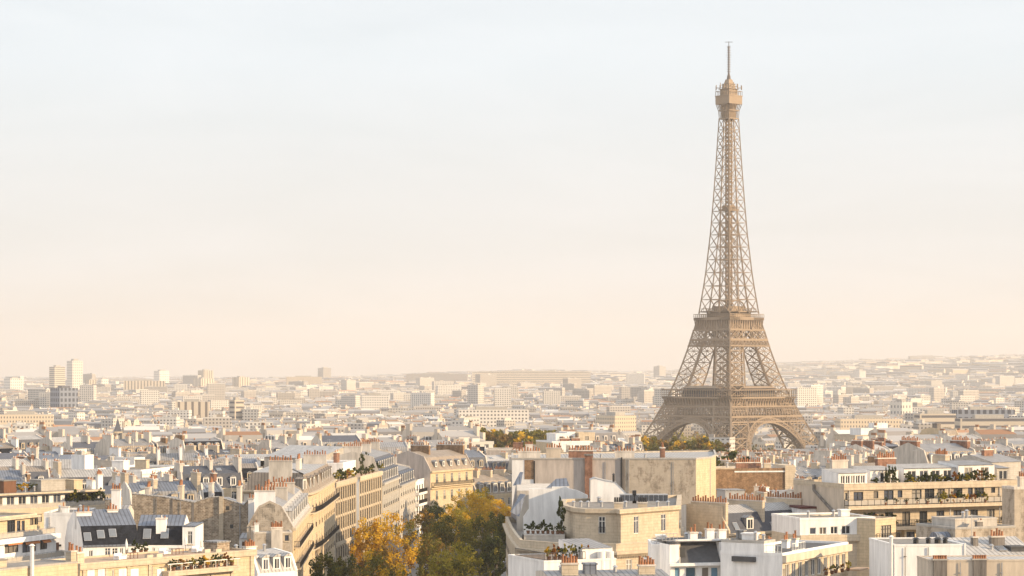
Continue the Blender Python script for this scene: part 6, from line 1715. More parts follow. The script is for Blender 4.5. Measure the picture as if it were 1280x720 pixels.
# ================================================================= rooftops of the middle distance, each building on its own
def landmark_phrase(px, Y):
    col_ = [(70, 'at the far left edge'), (140, 'left of the church tower'), (215, 'below the white office building'), (290, 'left of dark round roof'), (380, 'right of dark round roof'),
            (460, 'around the pale gable warehouse'), (540, 'left behind the yellow mansion'), (610, 'right behind the yellow mansion'), (690, 'behind the pinkish blank wall'), (760, 'around the stepped white penthouses'), (830, "left of the tower's foot"),
            (920, "in front of the tower's foot"), (990, 'behind the brown brick wall'), (1070, "right of the tower's foot"), (1160, 'below the pale office row'), (1235, 'behind the wide zinc mansard'), (9999, 'at the far right edge')]
    for lim, ph in col_:
        if px < lim: return ph
USED = {}
def mid_building(x, y, rot, lx, ly, h, kind, rng):
    px = 640 + x / y * F
    zg = ground_z(x, y)
    wall_m = {'h': rng.choice(['stone', 'stone', 'stone_warm', 'render', 'stone_grey']), 'm': rng.choice(['white', 'white', 'stone', 'render']), 'p': rng.choice(['render', 'beige', 'pinkgrey', 'old_plaster'])}[kind]
    wname = {'stone': 'cream stone', 'stone_warm': 'honey coloured', 'render': 'pale plastered', 'stone_grey': 'grey stone', 'white': 'white', 'beige': 'beige', 'pinkgrey': 'pinkish grey', 'old_plaster': 'patchy plastered'}[wall_m]
    mt = rng.choice(['zinc', 'zinc', 'zinc_light', 'zinc_blue', 'zinc_brown', 'slate_mid']); ms = rng.choice(['slate_mid', 'slate_mid', 'zinc_brown', 'zinc', 'slate'])
    rname = {'zinc': 'zinc', 'zinc_light': 'pale zinc', 'zinc_blue': 'bluish zinc', 'zinc_brown': 'brownish zinc', 'slate_mid': 'slate'}[mt]
    nch = rng.randint(1, 4); cm = rng.choice(['render', 'render', 'render', 'beige', 'stone', 'stone', 'white', 'brick_red', 'brick_brown'])
    cname = {'render': 'pale', 'brick_red': 'brick', 'beige': 'beige', 'stone': 'stone', 'brick_brown': 'brown', 'white': 'white'}[cm]
    if kind == 'm': desc = f"{wname} flat roofed block"
    else: desc = f"{wname} block, {rname} roof, {cname} chimneys"
    label = desc + ', ' + landmark_phrase(px, y)
    b = Bld('apartment_building', label, AP, x - math.cos(rot) * lx / 2 + math.sin(rot) * ly / 2, y - math.sin(rot) * lx / 2 - math.cos(rot) * ly / 2, rot, zg, 'rooftops of the middle distance')
    USED.setdefault(label, []).append((px, b.root))
    b.small = True; box = (0, lx, 0, ly)
    faces = ['F']
    fr = math.sin(rot); 
    vx, vy = -x, -y
    if math.cos(rot) * vx + math.sin(rot) * vy > 8: faces.append('R')
    if -math.cos(rot) * vx - math.sin(rot) * vy > 8: faces.append('L')
    sp = rng.uniform(2.4, 3.2)
    fl = rng.uniform(3.0, 3.5); nrow = 3 if y < 750 else 2
    for f in 'FRBL':
        Lf = lx if f in 'FB' else ly
        blind = (f not in faces) or (f in 'RL' and kind != 'm' and rng.random() < .7) or (kind == 'p' and rng.random() < .5)
        if blind: b.facade(f, box, -4, h, 'render' if f in 'RL' and kind == 'h' else wall_m)
        else:
            n = max(2, int((Lf - 1.2) / sp)); b.grid(f, box, -4, h, wall_m, [h - fl + .6 - fl * k for k in range(nrow)], n, 1.15 if kind != 'm' else 1.7, 1.9 if kind != 'm' else 1.4, .6)
    if kind == 'm':
        b.flat(box, h, .7, rng.choice(['flat', 'flat', 'zinc_light', 'tile']), wall_m if wall_m != 'render' else 'white')
        for _ in range(nch):
            w_, d_ = rng.uniform(2, 5), rng.uniform(2, 4); b.unit(rng.uniform(3, max(3.1, lx - 3)), rng.uniform(3, ly - 3), h, w_, d_, rng.uniform(1.4, 3), rng.choice(['white', 'stone', 'stone_grey', 'render']), 'plant_room', 'flat')
        if rng.random() < .5: b.chimney(rng.uniform(1, lx - 1), ly * .6, h, 2.6, .7, 2.0, 6, cm)
        for _ in range(5): b.vent(rng.uniform(1, lx - 1), rng.uniform(1, ly - 1), h, rng.choice([.5, .8, 1.1]), rng.choice([.2, .3]))
    else:
        mh, ins, rs = rng.uniform(2.6, 3.8), rng.uniform(1.1, 1.7), rng.uniform(.8, 2.2)
        gab = kind == 'p' and rng.random() < .6
        if gab: b.gable(box, h, rng.uniform(2, 3.5), mt, wall_m); top = h + 2
        else:
            b.mansard(box, h, mh, ins, rs, ms, mt, 'render'); top = h + mh + rs
            nd = max(1, int(lx / 3.4)); ck = rng.choice(['zinc', 'zinc_light', 'slate_mid']); b.dormers('F', box, h, nd, ins, mh, .8, 1.25, 2.0, ck, rng.choice(['frame', 'stone']))
        for k in range(nch):
            u = [.4, lx - .4, lx * rng.uniform(.35, .65), lx * rng.uniform(.2, .8), lx * .5][k]; cl = rng.choice([2.5, 3.5, 4.5, 5.5])
            if k > 1 and mh: b.skylight((rng.uniform(2, lx - 2), ly * .3, h + mh + rs * (ly * .3 - ins) / (ly / 2 - ins) + .03) if not gab else (lx * .5, ly * .25, h + 1.6), 1.0, 1.3, math.atan2(rs, ly / 2 - ins))
            b.chimney(u, rng.uniform(ly * .3, ly * .65), top - 2.6, .75, cl, rng.choice([3.2, 3.8, 4.4]), int(cl / .5), cm)
    for _ in range(3):
        if kind != 'm': b.vent(rng.uniform(1, lx - 1), ly * rng.uniform(.3, .5), h + 3.2, rng.choice([.5, .8]), rng.choice([.12, .2]), rng.choice(['pipe', 'render', 'terracotta']))
    if rng.random() < .6: b.antenna(rng.uniform(1, lx - 1), ly * .5, h + 3 if kind != 'm' else h, rng.choice([2.6, 3.4]))
    b.done()
    return b

BOXES.append((-16, 985, 0.0, 40, 100)); BOXES.append((46, 1000, 0.0, 50, 90))       # the gardens on the slope above the river
cells = []
rng = random.Random(21)
DIST = [(-140, 700, 38), (-60, 900, 26), (40, 800, 32), (150, 650, 42), (230, 950, 20), (-230, 1100, 33), (60, 1250, 38), (-60, 620, 12), (110, 520, 28), (-160, 1400, -8), (200, 1400, 40), (-110, 520, 24), (-190, 820, 44), (-150, 950, 14)]
def district(x, y):
    d = min(DIST, key=lambda q: (q[0] - x) ** 2 + (q[1] - y) ** 2 * .5); return d
def free(x, y, m=7.0):
    if any(local_inside(bx, x, y, m) for bx in BOXES): return False
    for (x0, y0), (x1, y1) in zip(AXIS, AXIS[1:]):
        if y0 <= y <= y1 and abs(x - (x0 + (x1 - x0) * (y - y0) / (y1 - y0))) < 24: return False
    return True
for d in DIST:
    a = R(d[2]); ca, sa = math.cos(a), math.sin(a)
    for j in range(-46, 47):
        for i in range(-44, 45):
            u = i * 14.6 + (j % 2) * 6; v = j * 16.5 + (3.5 if j % 2 else 0)
            x, y = d[0] + ca * u - sa * v, d[1] + sa * u + ca * v
            if not (415 < y < 1500) or abs(x) > .235 * y + 12: continue
            if district(x, y) is not d: continue
            cells.append((x, y, a, (14.4 if rng.random() < .8 else rng.uniform(8, 12)), rng.uniform(10.5, 12.8)))
def screens_hero(x, y, h):
    "keep clear the view over the foreground houses: roofs here may not rise in front of what stands behind"
    return False
cells.sort(key=lambda c: c[1])
count = 0; far_cells = []
for x, y, a, lx, ly in cells:
    if not free(x, y, 8.5): continue
    px = 640 + x / y * F
    k = rng.random(); kind = 'h' if k < .62 else ('m' if k < .84 else 'p')
    h = rng.uniform(19, 25) + (2.5 if kind == 'm' and rng.random() < .3 else 0)
    if y < 640: h = rng.uniform(19, 24)
    if 360 < px < 700 and y < 700: continue
    if px < 150 and y < 510: continue
    lim = None
    if 300 < px < 480 and y < 760: h -= 2
    if 780 < px < 1040:                       # the roofs in front of the tower stay low enough to show its arches
        hmax = CZ - (560 - HZ) / F * y - ground_z(x, y) - 8.5
        h = min(h, max(8, hmax))
    if 585 < px < 712 and y < 1000: h = min(h, max(8, CZ - (553 - HZ) / F * y - ground_z(x, y) - 8.5))
    rot = a
    while rot > PI / 4: rot -= PI / 2
    if count < 275 and abs(px - 640) < 690:
        mid_building(x, y, rot, lx, ly, h, kind, rng); count += 1
    else: far_cells.append((x, y, rot, lx, ly, h, kind))
# labels: where several houses share one description, tell them apart by what they stand next to
ORD = 'first second third fourth fifth sixth seventh eighth ninth tenth eleventh twelfth thirteenth fourteenth'.split()
for lab, lst in USED.items():
    if len(lst) > 1:
        lst.sort(key=lambda q: q[0])
        for i, (px, o) in enumerate(lst): o['label'] = lab + ', ' + ORD[min(i, 13)] + ' from left'

# ================================================================= far city
fc = Far(); rng = random.Random(5)
TX, TY = 159.0, 1730.0
def in_park(x, y):
    if abs(x - TX) < 75 and abs(y - TY) < 90: return True
    if 1560 < y < 1700 and abs(x - TX) < 120: return True
    return y > 1640 and y < 2300 and abs(x - TX - (y - TY) * -.02) < 60
for x, y, rot, lx, ly, h, kind in far_cells: far_building(fc, x, y, ground_z(x, y), rot, lx, ly, h, 'h' if kind == 'h' else ('m' if kind == 'm' else 'g'), rng, True)
def belt(y0, y1, sx, sy, scale):
    "quarters of contiguous rows, each quarter with its own street direction"
    T = 7 * sx; y = y0
    while y < y1:
        x = -.25 * y - T
        while x < .25 * y + T:
            ang = R(rng.choice([-38, -22, -8, 0, 6, 14, 28, 40, 52])); ca, sa = math.cos(ang), math.sin(ang); n = int(T / sy) + 1
            base = rng.uniform(17, 22)
            for j in range(-n // 2 - 1, n // 2 + 2):
                u = -T * .75; v = j * sy + rng.uniform(-.1, .1) * sy
                while u < T * .75:
                    lx = sx * rng.uniform(.45, 1.05); gap = .5 if rng.random() < .8 else sx * rng.uniform(.3, .8)
                    uu = u + lx / 2; u += lx + gap
                    if abs(uu * ca - v * sa) > T * .5 - 3 or abs(uu * sa + v * ca) > T * .5 - 3: continue
                    xx, yy = x + T / 2 + ca * uu - sa * v, y + T / 2 + sa * uu + ca * v
                    if abs(xx) > .235 * yy + 30 or in_park(xx, yy) or yy < 1490: continue
                    z = ground_z(xx, yy); k = rng.random(); d = math.sin(xx * .004 + 1.3) + math.sin(yy * .0021 + xx * .001)
                    kind = 'h' if k < .64 - .15 * (yy > 3500) else ('m' if k < .84 else 'g')
                    h = base + rng.uniform(-4, 4); ly = rng.uniform(11, 14) * scale
                    if kind != 'h' and rng.random() < .12 and yy < 7000: h = rng.uniform(24, 36)
                    if 3200 < yy < 6800 and rng.random() < .012 + .03 * (d > .9): h = rng.uniform(34, 55); kind = rng.choice('mg')
                    far_building(fc, xx, yy, z, ang + (PI / 2 if rng.random() < .12 else 0), lx, ly, h, kind, rng, yy < 2200)
            x += T
        y += T
belt(1500, 2600, 26, 23, 1.0); belt(2600, 4600, 38, 36, 1.15); belt(4600, 7200, 58, 60, 1.5); belt(7200, 11500, 95, 100, 2.2)
tag(fc.build('distant_city', FM), 'hazy sea of far houses and roofs out to the horizon', kind='stuff')

# towers and slabs one can tell apart on the skyline
def landmark(name, label, cat, pL, pR, py, Y, depth, mat_i, rot=0.0, cap=None, group=None):
    if Y > 4000: Y *= 1.3
    x0, x1 = (pL - 640) / F * Y, (pR - 640) / F * Y; zt = CZ + (HZ - py) / F * Y; x = (x0 + x1) / 2; zg = ground_z(x, Y)
    f = Far(); a, bb, h = (x1 - x0) / 2, depth / 2, zt - zg
    if rot > R(11):           # seen corner-on: a shaded left side and a sunlit front
        rot = max(rot, R(36)); a, bb = (x1 - x0) * .55 / math.cos(rot) / 2, (x1 - x0) * .45 / math.sin(rot) / 2; depth = 2 * bb
    ring_ = [(-a, -bb), (a, -bb), (a, bb), (-a, bb)]; t = rng.random()
    for i in range(4):
        (u0, v0), (u1, v1) = ring_[i], ring_[(i + 1) % 4]; Lw = 2 * a if i % 2 == 0 else depth
        f.quad([(u0, v0, -6), (u1, v1, -6), (u1, v1, h), (u0, v0, h)], 0, [(0, 0), (Lw, 0), (Lw, h), (0, h)], t)
    f.quad([(u, v, h) for u, v in ring_], 1, [(0, 0)] * 4, t)
    root = empty(name, (x, Y, zg), rot); tag(root, label, cat, group)
    w = f.build('wall', [FM[mat_i], FM[6]]); w.parent = root
    mb = MB(); mb.box(-a * .5, a * .4, -bb * .5, bb * .4, h + .003, h + max(3.0, h * .05), M['stone_grey' if cap is None else cap]); mb.build('plant_room', root)
    return root
landmark('tower_block', 'tallest pale tower on the left skyline with a mast and window grid', 'tower block', 83, 104, 451, 4400, 30, 12, R(14))
landmark('tower_block', 'square tan tower standing just left of the tallest pale tower', 'tower block', 61, 82, 458.5, 4500, 28, 14, R(28))
landmark('tower_block', 'dark grey gridded tower in front of the tallest pale tower', 'tower block', 62, 98, 485, 3300, 26, 13, R(12), 'slate_mid')
landmark('tower_block', 'white twin slab to the right of the tallest pale tower', 'tower block', 106, 121, 475, 4600, 26, 11, R(20))
landmark('tower_block', 'bright white slab right of the twin slab on the left skyline', 'tower block', 122, 136, 474, 4650, 26, 12, R(25))
landmark('tower_block', 'long cream slab with dark vertical stripes on the left skyline', 'tower block', 155, 206, 476, 4300, 20, 11, R(8))
landmark('tower_block', 'white topped tower behind the striped cream slab', 'tower block', 192, 212, 463.5, 5200, 30, 12, R(25))
landmark('tower_block', 'cream and white tower pair with a bright cube on top, left skyline', 'tower block', 247, 267, 463, 5300, 30, 11, R(20))
landmark('tower_block', 'cream block standing below the tower with the bright cube', 'tower block', 241, 268, 473, 4700, 24, 11, R(16))
landmark('tower_block', 'grey sided tower right of the cream block, left skyline', 'tower block', 290, 312, 471.5, 4800, 28, 11, R(30))
landmark('tower_block', 'cream tower at the far left edge of the skyline', 'tower block', 4, 30, 473, 4500, 26, 12, R(25))
landmark('tower_block', 'hazy grey tower left of the picture centre on the skyline', 'tower block', 397, 414, 460, 6800, 34, 2, R(15))
landmark('tower_block', 'broad hazy block with dark top beside the hazy grey tower', 'tower block', 358, 402, 471, 5200, 30, 0, R(8))
landmark('slab_block', 'very long hazy blue grey slab along the skyline left of the tower', 'slab block', 590, 738, 464.5, 5200, 18, 14, R(3))
landmark('slab_block', 'long hazy slab left of the very long blue grey slab', 'slab block', 508, 585, 467.5, 5500, 18, 2, R(-4))
landmark('tower_block', 'big hazy block crowning the wooded hill on the right', 'tower block', 1136, 1178, 445, 8800, 40, 2, R(6))
landmark('tower_block', 'hazy tower nearest the left edge of the iron tower on the skyline', 'tower block', 817, 832, 458, 6500, 32, 2, R(12))
landmark('tower_block', 'pale pair of blocks right of the iron tower, upper skyline', 'tower block', 1066, 1082, 463, 6000, 26, 1, R(24))
landmark('tower_block', 'bright cream cube block right of the tower, mid distance', 'tower block', 1113, 1140, 502, 2900, 18, 12, R(12))
landmark('office_building', 'long pale office with colonnade right of the iron tower legs', 'office building', 1046, 1126, 523, 2050, 18, 0, R(8))
landmark('office_building', 'grey office slab with a sunlit end, right of the colonnade office', 'office building', 1145, 1192, 517, 1950, 16, 14, R(9))
landmark('office_building', 'long beige banded office row at the right edge', 'office building', 1196, 1278, 523, 1800, 16, 14, R(5))
landmark('office_building', 'dark gridded office row behind the beige banded row', 'office building', 1192, 1266, 512, 2250, 18, 13, R(6))
landmark('office_building', 'wide pale building at the left edge with a sunlit end wall', 'office building', -10, 66, 518, 2100, 18, 0, R(10))
landmark('office_building', 'white office block with cream wing left of the tower, mid distance', 'office building', 572, 660, 512, 2300, 18, 1, R(7))
landmark('office_building', 'pale lit blocks halfway between the mansion and the tower', 'office building', 745, 795, 519, 2200, 16, 0, R(14))
landmark('office_building', 'white cube office with dark wings near the picture centre', 'office building', 452, 486, 494, 3300, 24, 1, R(6))
landmark('tower_block', 'golden lit block with balconies on the left, mid distance', 'tower block', 286, 305, 500, 2500, 16, 14, R(28))
landmark('office_building', 'grey striped office left of the golden lit block', 'office building', 220, 262, 502, 2600, 18, 11, R(5))
# ================================================================= trees of the avenue
def tree(name, label, px, py, Y, wpx, mats, seed, group, zg=None, dens=1.0, leaf=.5, low=.38, x=None, shell=.5):
    zt = CZ + (HZ - py) / F * Y; x = (px - 640) / F * Y if x is None else x; zg = ground_z(x, Y) if zg is None else zg
    h = zt - zg; rx = wpx / F * Y / 2; rz = h * (1 - low) / 2; cz = zt - rz
    root = empty(name, (x, Y, zg), seed * 1.7); tag(root, label, 'tree', group)
    c = crown_mesh('crown', seed, rx, rx, rz, int(95 * dens), int(66 * dens), leaf, [LEAF[m] for m in mats], shell)
    link('crown', c, root, (0, 0, cz - zg))
    link('trunk', trunk_mesh('trunk', seed, h * low * .9, h * .9, rx, .34), root)
    return root
G = 'autumn trees along the avenue'
T = [('golden plane tree glowing orange in front of the ribbed white block', 492, 641, 470, 70, ('gold', 'olive', 'orange', 'brown')),
     ('smaller golden tree beside the rounded corner house', 461, 648, 462, 44, ('gold', 'orange', 'brown')),
     ('low dark green tree at the foot of the rounded corner house', 404, 694, 408, 44, ('green', 'olive')),
     ('dark green tree filling the gap under the first ribbed block', 432, 696, 414, 44, ('olive', 'green')),
     ('brownish olive tree at the bottom edge, left side of the avenue', 474, 689, 402, 74, ('olive', 'gold', 'brown')),
     ('reddish brown thinning tree left of the middle of the avenue', 527, 638, 540, 44, ('brown', 'olive', 'orange')),
     ('dark green tree below the yellow mansion windows', 543, 629, 600, 34, ('dark', 'green')),
     ('big olive tree in the middle of the avenue', 560, 648, 490, 66, ('olive', 'green', 'olive')),
     ('bright golden tree lit by the sun in front of the yellow mansion', 587, 612, 640, 56, ('gold', 'gold', 'lime')),
     ('golden tree below the brown mansard with pale dormers', 618, 625, 655, 46, ('gold', 'gold', 'orange')),
     ('olive tree with golden top behind the big olive tree', 566, 632, 585, 46, ('gold', 'lime')),
     ('olive green rounded tree at the bottom edge, middle of the avenue', 573, 682, 405, 78, ('lime', 'olive', 'lime')),
     ('dark olive tree between the middle trees and the rounded stone building', 600, 648, 510, 54, ('olive', 'green', 'lime')),
     ('dark tree against the facade of the rounded stone building', 622, 641, 545, 34, ('green', 'olive')),
     ('dark green tree low against the rounded stone building', 616, 668, 470, 34, ('dark', 'green', 'olive')),
     ('brown tree behind the olive tree at the bottom edge', 543, 668, 455, 50, ('olive', 'brown')),
     ('tall golden crown directly under the yellow mansion corner', 603, 610, 668, 32, ('gold', 'lime'))]
for i, (lab, px, py, Y, w, mats) in enumerate(T):
    thin = .6 if 'thinning' in lab else 1.0
    tree('avenue_tree', lab, px, py, Y, w, mats, 40 + i, G, 25.0, dens=1.0 if thin == 1 else .75, leaf=.42, low=.34)
# gardens on the slope before the tower
rng = random.Random(3)
protos = []
for k, mats in enumerate((('olive', 'gold', 'brown'), ('brown', 'olive'), ('green', 'olive'), ('lime', 'olive', 'gold'), ('dark', 'green'))):
    protos.append((crown_mesh('crown', 90 + k, 6.2, 6.2, 7.2, 46, 40, 1.15, [LEAF[m] for m in mats], .45), trunk_mesh('trunk', 90 + k, 7.5, 18, 5.5, .4, 5), ('olive and gold', 'brown', 'dull green', 'yellow green', 'dark green')[k]))
spots = []
for px0, px1, n, ya, yb, py in ((598, 705, 17, 1000, 1065, 535), (772, 905, 17, 1010, 1075, 546), (880, 920, 4, 560, 580, 566)):
    for i in range(n):
        px = px0 + (px1 - px0) * (i + .5) / n + rng.uniform(-3, 3); spots.append((px, rng.uniform(ya, yb), py + rng.uniform(0, 7)))
names = {}
for i, (px, Y, py) in enumerate(sorted(spots)):
    cm, tm, cn = protos[2 + 2 * (i % 2)] if Y < 700 else protos[rng.choice([0, 0, 1, 3, 2, 1])]
    x = (px - 640) / F * Y; zg = ground_z(x, Y) if Y > 700 else 33.0
    h = CZ + (HZ - py) / F * Y - zg; sc = h / 22.5
    where = 'behind the pinkish blank wall' if px < 705 else ('in front of the iron tower base' if Y > 700 else 'behind the brown brick wall')
    lab = f"{cn} tree {where}"; names.setdefault(lab, []).append(px)
    r = empty('garden_tree', (x, Y, zg), rng.uniform(0, 6)); r.scale = (sc, sc, sc)
    tag(r, lab, 'tree', 'garden trees before the tower')
    link('crown', cm, r, (0, 0, 15.2)); link('trunk', tm, r)
    r['_n'] = len(names[lab])
for o in list(col.objects):
    if '_n' in o.keys():
        k = o['_n']
        if len(names[o['label']]) > 1: o['label'] = o['label'] + ', ' + (ORD[k - 1] if k < 8 else 'further right') + (' from the left' if k < 8 else '')
        del o['_n']
# far treetops: park and boulevards, a mass
fm_ = MB(); rng = random.Random(8)
def tuft(x, y, r):
    z = ground_z(x, y); leaf_cloud(fm_, (x, y, z + 12), (r, r, 7), 70, 2.6, LEAF[rng.choice(['olive', 'brown', 'green', 'olive', 'lime'])], rng)
for _ in range(150):
    y = rng.uniform(1500, 2500); tuft(TX + rng.uniform(-150, 150) + (y - TY) * .05, y, rng.uniform(6, 10))
for _ in range(75):
    cx_, cy_ = rng.uniform(-.23, .23), 1400 + 3400 * rng.random() ** 1.3
    a = rng.uniform(-.5, .5)
    for k in range(rng.randint(5, 12)): tuft(cx_ * cy_ + k * 14 * math.cos(a), cy_ + k * 14 * math.sin(a), rng.uniform(6, 9))
tag(fm_.build('distant_treetops'), 'hazy autumn treetops among the far houses and around the tower', kind='stuff')

# ================================================================= terrace plants and roof furniture
SHRUB = {}
def shrub_mesh(kind, v):
    def mk(): return crown_mesh('foliage', 200 + v, .5, .5, .5, 16, 26, .17, [LEAF[m] for m in {'green': ('green', 'dark'), 'dark': ('dark', 'green'), 'lime': ('lime', 'green'), 'rust': ('rust', 'orange', 'brown'), 'gold': ('gold', 'lime')}[kind]], .15)
    return cached(('shrub', kind, v), mk)
def pot_box():
    def mk():
        mb = MB(); mb.tube((0, 0, 0), (0, 0, .42), .2, .27, M['wood'], 10); mb.tube((0, 0, .42), (0, 0, .47), .3, .3, M['wood'], 10); return mb.mesh('pot')
    return cached('potbox', mk)
def w_of(b, x, y, z):
    ca, sa = math.cos(b.rot), math.sin(b.rot); return (b.x + ca * x - sa * y, b.y + sa * x + ca * y, b.zg + z)
def shrub(label, pos, w, h, kind, group, pot=True, name='potted_shrub'):
    r = empty(name, pos, random.uniform(0, 6)); tag(r, label, 'potted plant', group)
    if pot: link('pot', pot_box(), r)
    f = link('foliage', shrub_mesh(kind, random.randint(0, 3)), r, (0, 0, (.42 if pot else 0) + h * .48)); f.scale = (w, w, h)
    return r
def row(b, px0, px1, n, y, z, place, kinds, w, h, pot=True, group=None):
    u0, _ = b.uv(px0, 600, y); u1, _ = b.uv(px1, 600, y)
    cnt = {}
    cname = {'green': 'green', 'dark': 'dark green', 'lime': 'yellow green', 'rust': 'rusty red', 'gold': 'golden'}
    for i in range(n):
        k = kinds[i % len(kinds)]; cnt[k] = cnt.get(k, 0) + 1
        shrub(f"{cname[k]} shrub on {place}, {ORD[min(cnt[k] - 1, 6)]} such from left", w_of(b, u0 + (u1 - u0) * (i + .5) / n, y + random.uniform(-.15, .15), z), w * random.uniform(.8, 1.25), h * random.uniform(.75, 1.3), k, group or 'potted shrubs on ' + place, pot)
FLR = 3.45
row(R1, 1130, 1188, 7, 3.2, R1.H - .5, 'the roof before the widest pavilion', ('green', 'lime', 'green', 'dark'), 1.5, 1.5)
row(R1, 1188, 1243, 7, 2.2, R1.H - .5, 'the roof at the right pavilions', ('rust', 'dark', 'lime', 'green'), 1.5, 1.7)
row(R1, 1088, 1128, 3, 3.4, R1.H - .5, 'the roof before the small pavilion', ('green', 'dark'), 1.1, 1.0)
row(R1, 1172, 1235, 8, -1.0, R1.H - FLR + .1, 'the upper long balcony', ('lime', 'lime', 'rust', 'dark', 'gold', 'rust', 'green'), 1.3, 1.5)
row(R1, 1100, 1165, 5, -1.0, R1.H - FLR + .1, 'the left half of the upper balcony', ('green', 'dark'), .8, .8)
row(R1, 1078, 1118, 6, -.4, R1.H - 2 * FLR + .1, 'the second balcony', ('dark', 'green', 'rust', 'lime'), 1.6, 1.7)
row(R1, 1140, 1262, 8, -.5, R1.H - 2 * FLR + .1, 'the second balcony, right part', ('dark', 'green'), .9, .8)
bR, PrR, zTR, zAR = ROT
row(bR, 657, 688, 5, 5.0, zTR + .6, 'the terrace by the rounded attic', ('dark', 'green', 'dark'), 1.1, 1.5)
row(bR, 688, 706, 3, 4.2, zTR + .6, 'the terrace corner beside the attic', ('green', 'dark'), 1.0, 1.0)
row(bR, 696, 704, 1, 5.5, zTR + .6, 'the terrace beside the attic wall', ('dark',), 1.6, 4.2)
bP = [o for o in col.objects if o.get('label', '').startswith('white terrace penthouse')][0]
class _B: pass
pb = Bld.__new__(Bld); pb.x, pb.y, pb.rot, pb.zg = bP.location.x, bP.location.y, bP.rotation_euler.z, bP.location.z
zP = CZ - (702 - HZ) / F * 290 - 25
row(pb, 683, 738, 8, 1.6, zP, 'the white penthouse terrace', ('gold', 'rust', 'dark', 'lime', 'lime', 'dark'), 1.1, 1.35)
row(RIB, 450, 477, 6, 2.0, RIB.H, 'the roof of the second ribbed block', ('green', 'dark', 'lime'), 1.8, 1.7)
rb1 = [o for o in col.objects if o.get('label', '').startswith('white ribbed modern')][0]
p1 = Bld.__new__(Bld); p1.x, p1.y, p1.rot, p1.zg = rb1.location.x, rb1.location.y, rb1.rotation_euler.z, 25.0
row(p1, 420, 445, 7, 2.0, RIB.H if 0 else CZ - (606 - HZ) / F * 517 - 25, 'the roof of the first ribbed block', ('lime', 'green', 'dark', 'rust', 'gold'), 2.2, 2.0)
lb = [o for o in col.objects if o.get('label', '').startswith('long cream terraced block')][0]
p2_ = Bld.__new__(Bld); p2_.x, p2_.y, p2_.rot, p2_.zg = lb.location.x, lb.location.y, lb.rotation_euler.z, 25.0
zL = CZ - (619 - HZ) / F * 470 - 25
row(p2_, 88, 128, 6, .9, zL - 3.1, 'the cream terraced block at the left', ('lime', 'green', 'dark'), 2.4, 2.6)
row(p2_, -10, 64, 9, 6.5, zL, 'the roof of the cream terraced block', ('lime', 'gold', 'green'), 2.6, 1.5)
row(TERR, 212, 296, 8, -.75, TERR.uv(210, 716, -1.2)[1] + .12, 'the glazed gallery ledge', ('green', 'rust', 'lime', 'green', 'gold'), 1.1, 1.1)
row(TERR, 165, 186, 3, 8.5, TERR.H, 'the furnished cream terrace', ('dark', 'green'), .9, 1.3)
row(WB, 1030, 1062, 5, -2.0, WB.H - 3.2, 'the deck under the ochre band', ('rust', 'lime', 'green'), .9, .9)
for px, lab in ((452.5, 'left dark cypress of the pair on the ribbed block roof'), (458.5, 'right dark cypress of the pair on the ribbed block roof')):
    u, _ = RIB.uv(px, 590, 4.5); p = w_of(RIB, u, 4.5, RIB.H); r = empty('cypress', p); tag(r, lab, 'tree', 'cypresses on the ribbed block roof')
    link('crown', crown_mesh('crown', int(px), .75, .75, 2.5, 50, 36, .2, [LEAF['dark'], LEAF['green']], .2), r, (0, 0, 2.7)); mb = MB(); mb.tube((0, 0, 0), (0, 0, 2.5), .12, .08, M['bark'], 6); mb.build('trunk', r)
for px, py, lab in ((1110, 580, 'left dark cypress between the roof pavilions on the right'), (1117, 580, 'right dark cypress between the roof pavilions on the right')):
    u, _ = R1.uv(px, 590, 2.6); p = w_of(R1, u, 2.6, R1.H - .5); r = empty('cypress', p); tag(r, lab, 'tree', 'cypresses on the right roof')
    link('crown', crown_mesh('crown', int(px), .5, .5, 1.6, 40, 36, .16, [LEAF['dark'], LEAF['green']], .2), r, (0, 0, 1.9)); mb = MB(); mb.tube((0, 0, 0), (0, 0, 1.5), .1, .06, M['bark'], 6); mb.build('trunk', r)
u, _ = RIB.uv(416, 580, 14)
# bushes at the foot of the rubble wall
for px, lab in ((284, 'dark bush at the foot of the rubble wall'), (294, 'second dark bush beside the little white shed')):
    p = pt(px, 691, 408); shrub(lab, (p.x, p.y, p.z - .8), 2.6, 2.4, 'dark', 'bushes at the foot of the rubble wall', False, 'bush')
# furniture on the cream terrace
def table(label, pos, rz, w=1.4, d=.9):
    r = empty('terrace_table', pos, rz); tag(r, label, 'table')
    mb = MB(); mb.box(-w / 2, w / 2, -d / 2, d / 2, .7, .75, M['wood']); mb.build('tabletop', r)
    for sx in (-1, 1):
        for sy in (-1, 1):
            x, y = sx * (w / 2 - .08), sy * (d / 2 - .08); mb = MB(); mb.box(x - .03, x + .03, y - .03, y + .03, 0, .7, M['wood']); mb.build('leg', r)
def sofa(label, pos, rz, w=1.8, name='terrace_sofa', cat='sofa'):
    r = empty(name, pos, rz); tag(r, label, cat)
    mb = MB(); mb.box(-w / 2, w / 2, -.4, .4, .08, .4, M['white']); mb.build('seat', r)
    mb = MB(); mb.box(-w / 2, w / 2, .28, .42, .402, .82, M['white']); mb.build('backrest', r)
    for s in (-1, 1): mb = MB(); mb.box(s * w / 2 - .09, s * w / 2 + .09, -.4, .27, .402, .6, M['white']); mb.build('armrest', r)
tz = TERR.H
def tp(px, y):
    u, _ = TERR.uv(px, 690, y); return w_of(TERR, u, y, tz), TERR.rot
for px, y, lab in ((150, 3.0, 'white terrace sofa nearest the stair head on the cream terrace'), (206, 5.0, 'white terrace sofa in the middle of the cream terrace'), (247, 4.5, 'white terrace sofa at the right end of the cream terrace')):
    p, rz = tp(px, y); sofa(lab, p, rz + .3)
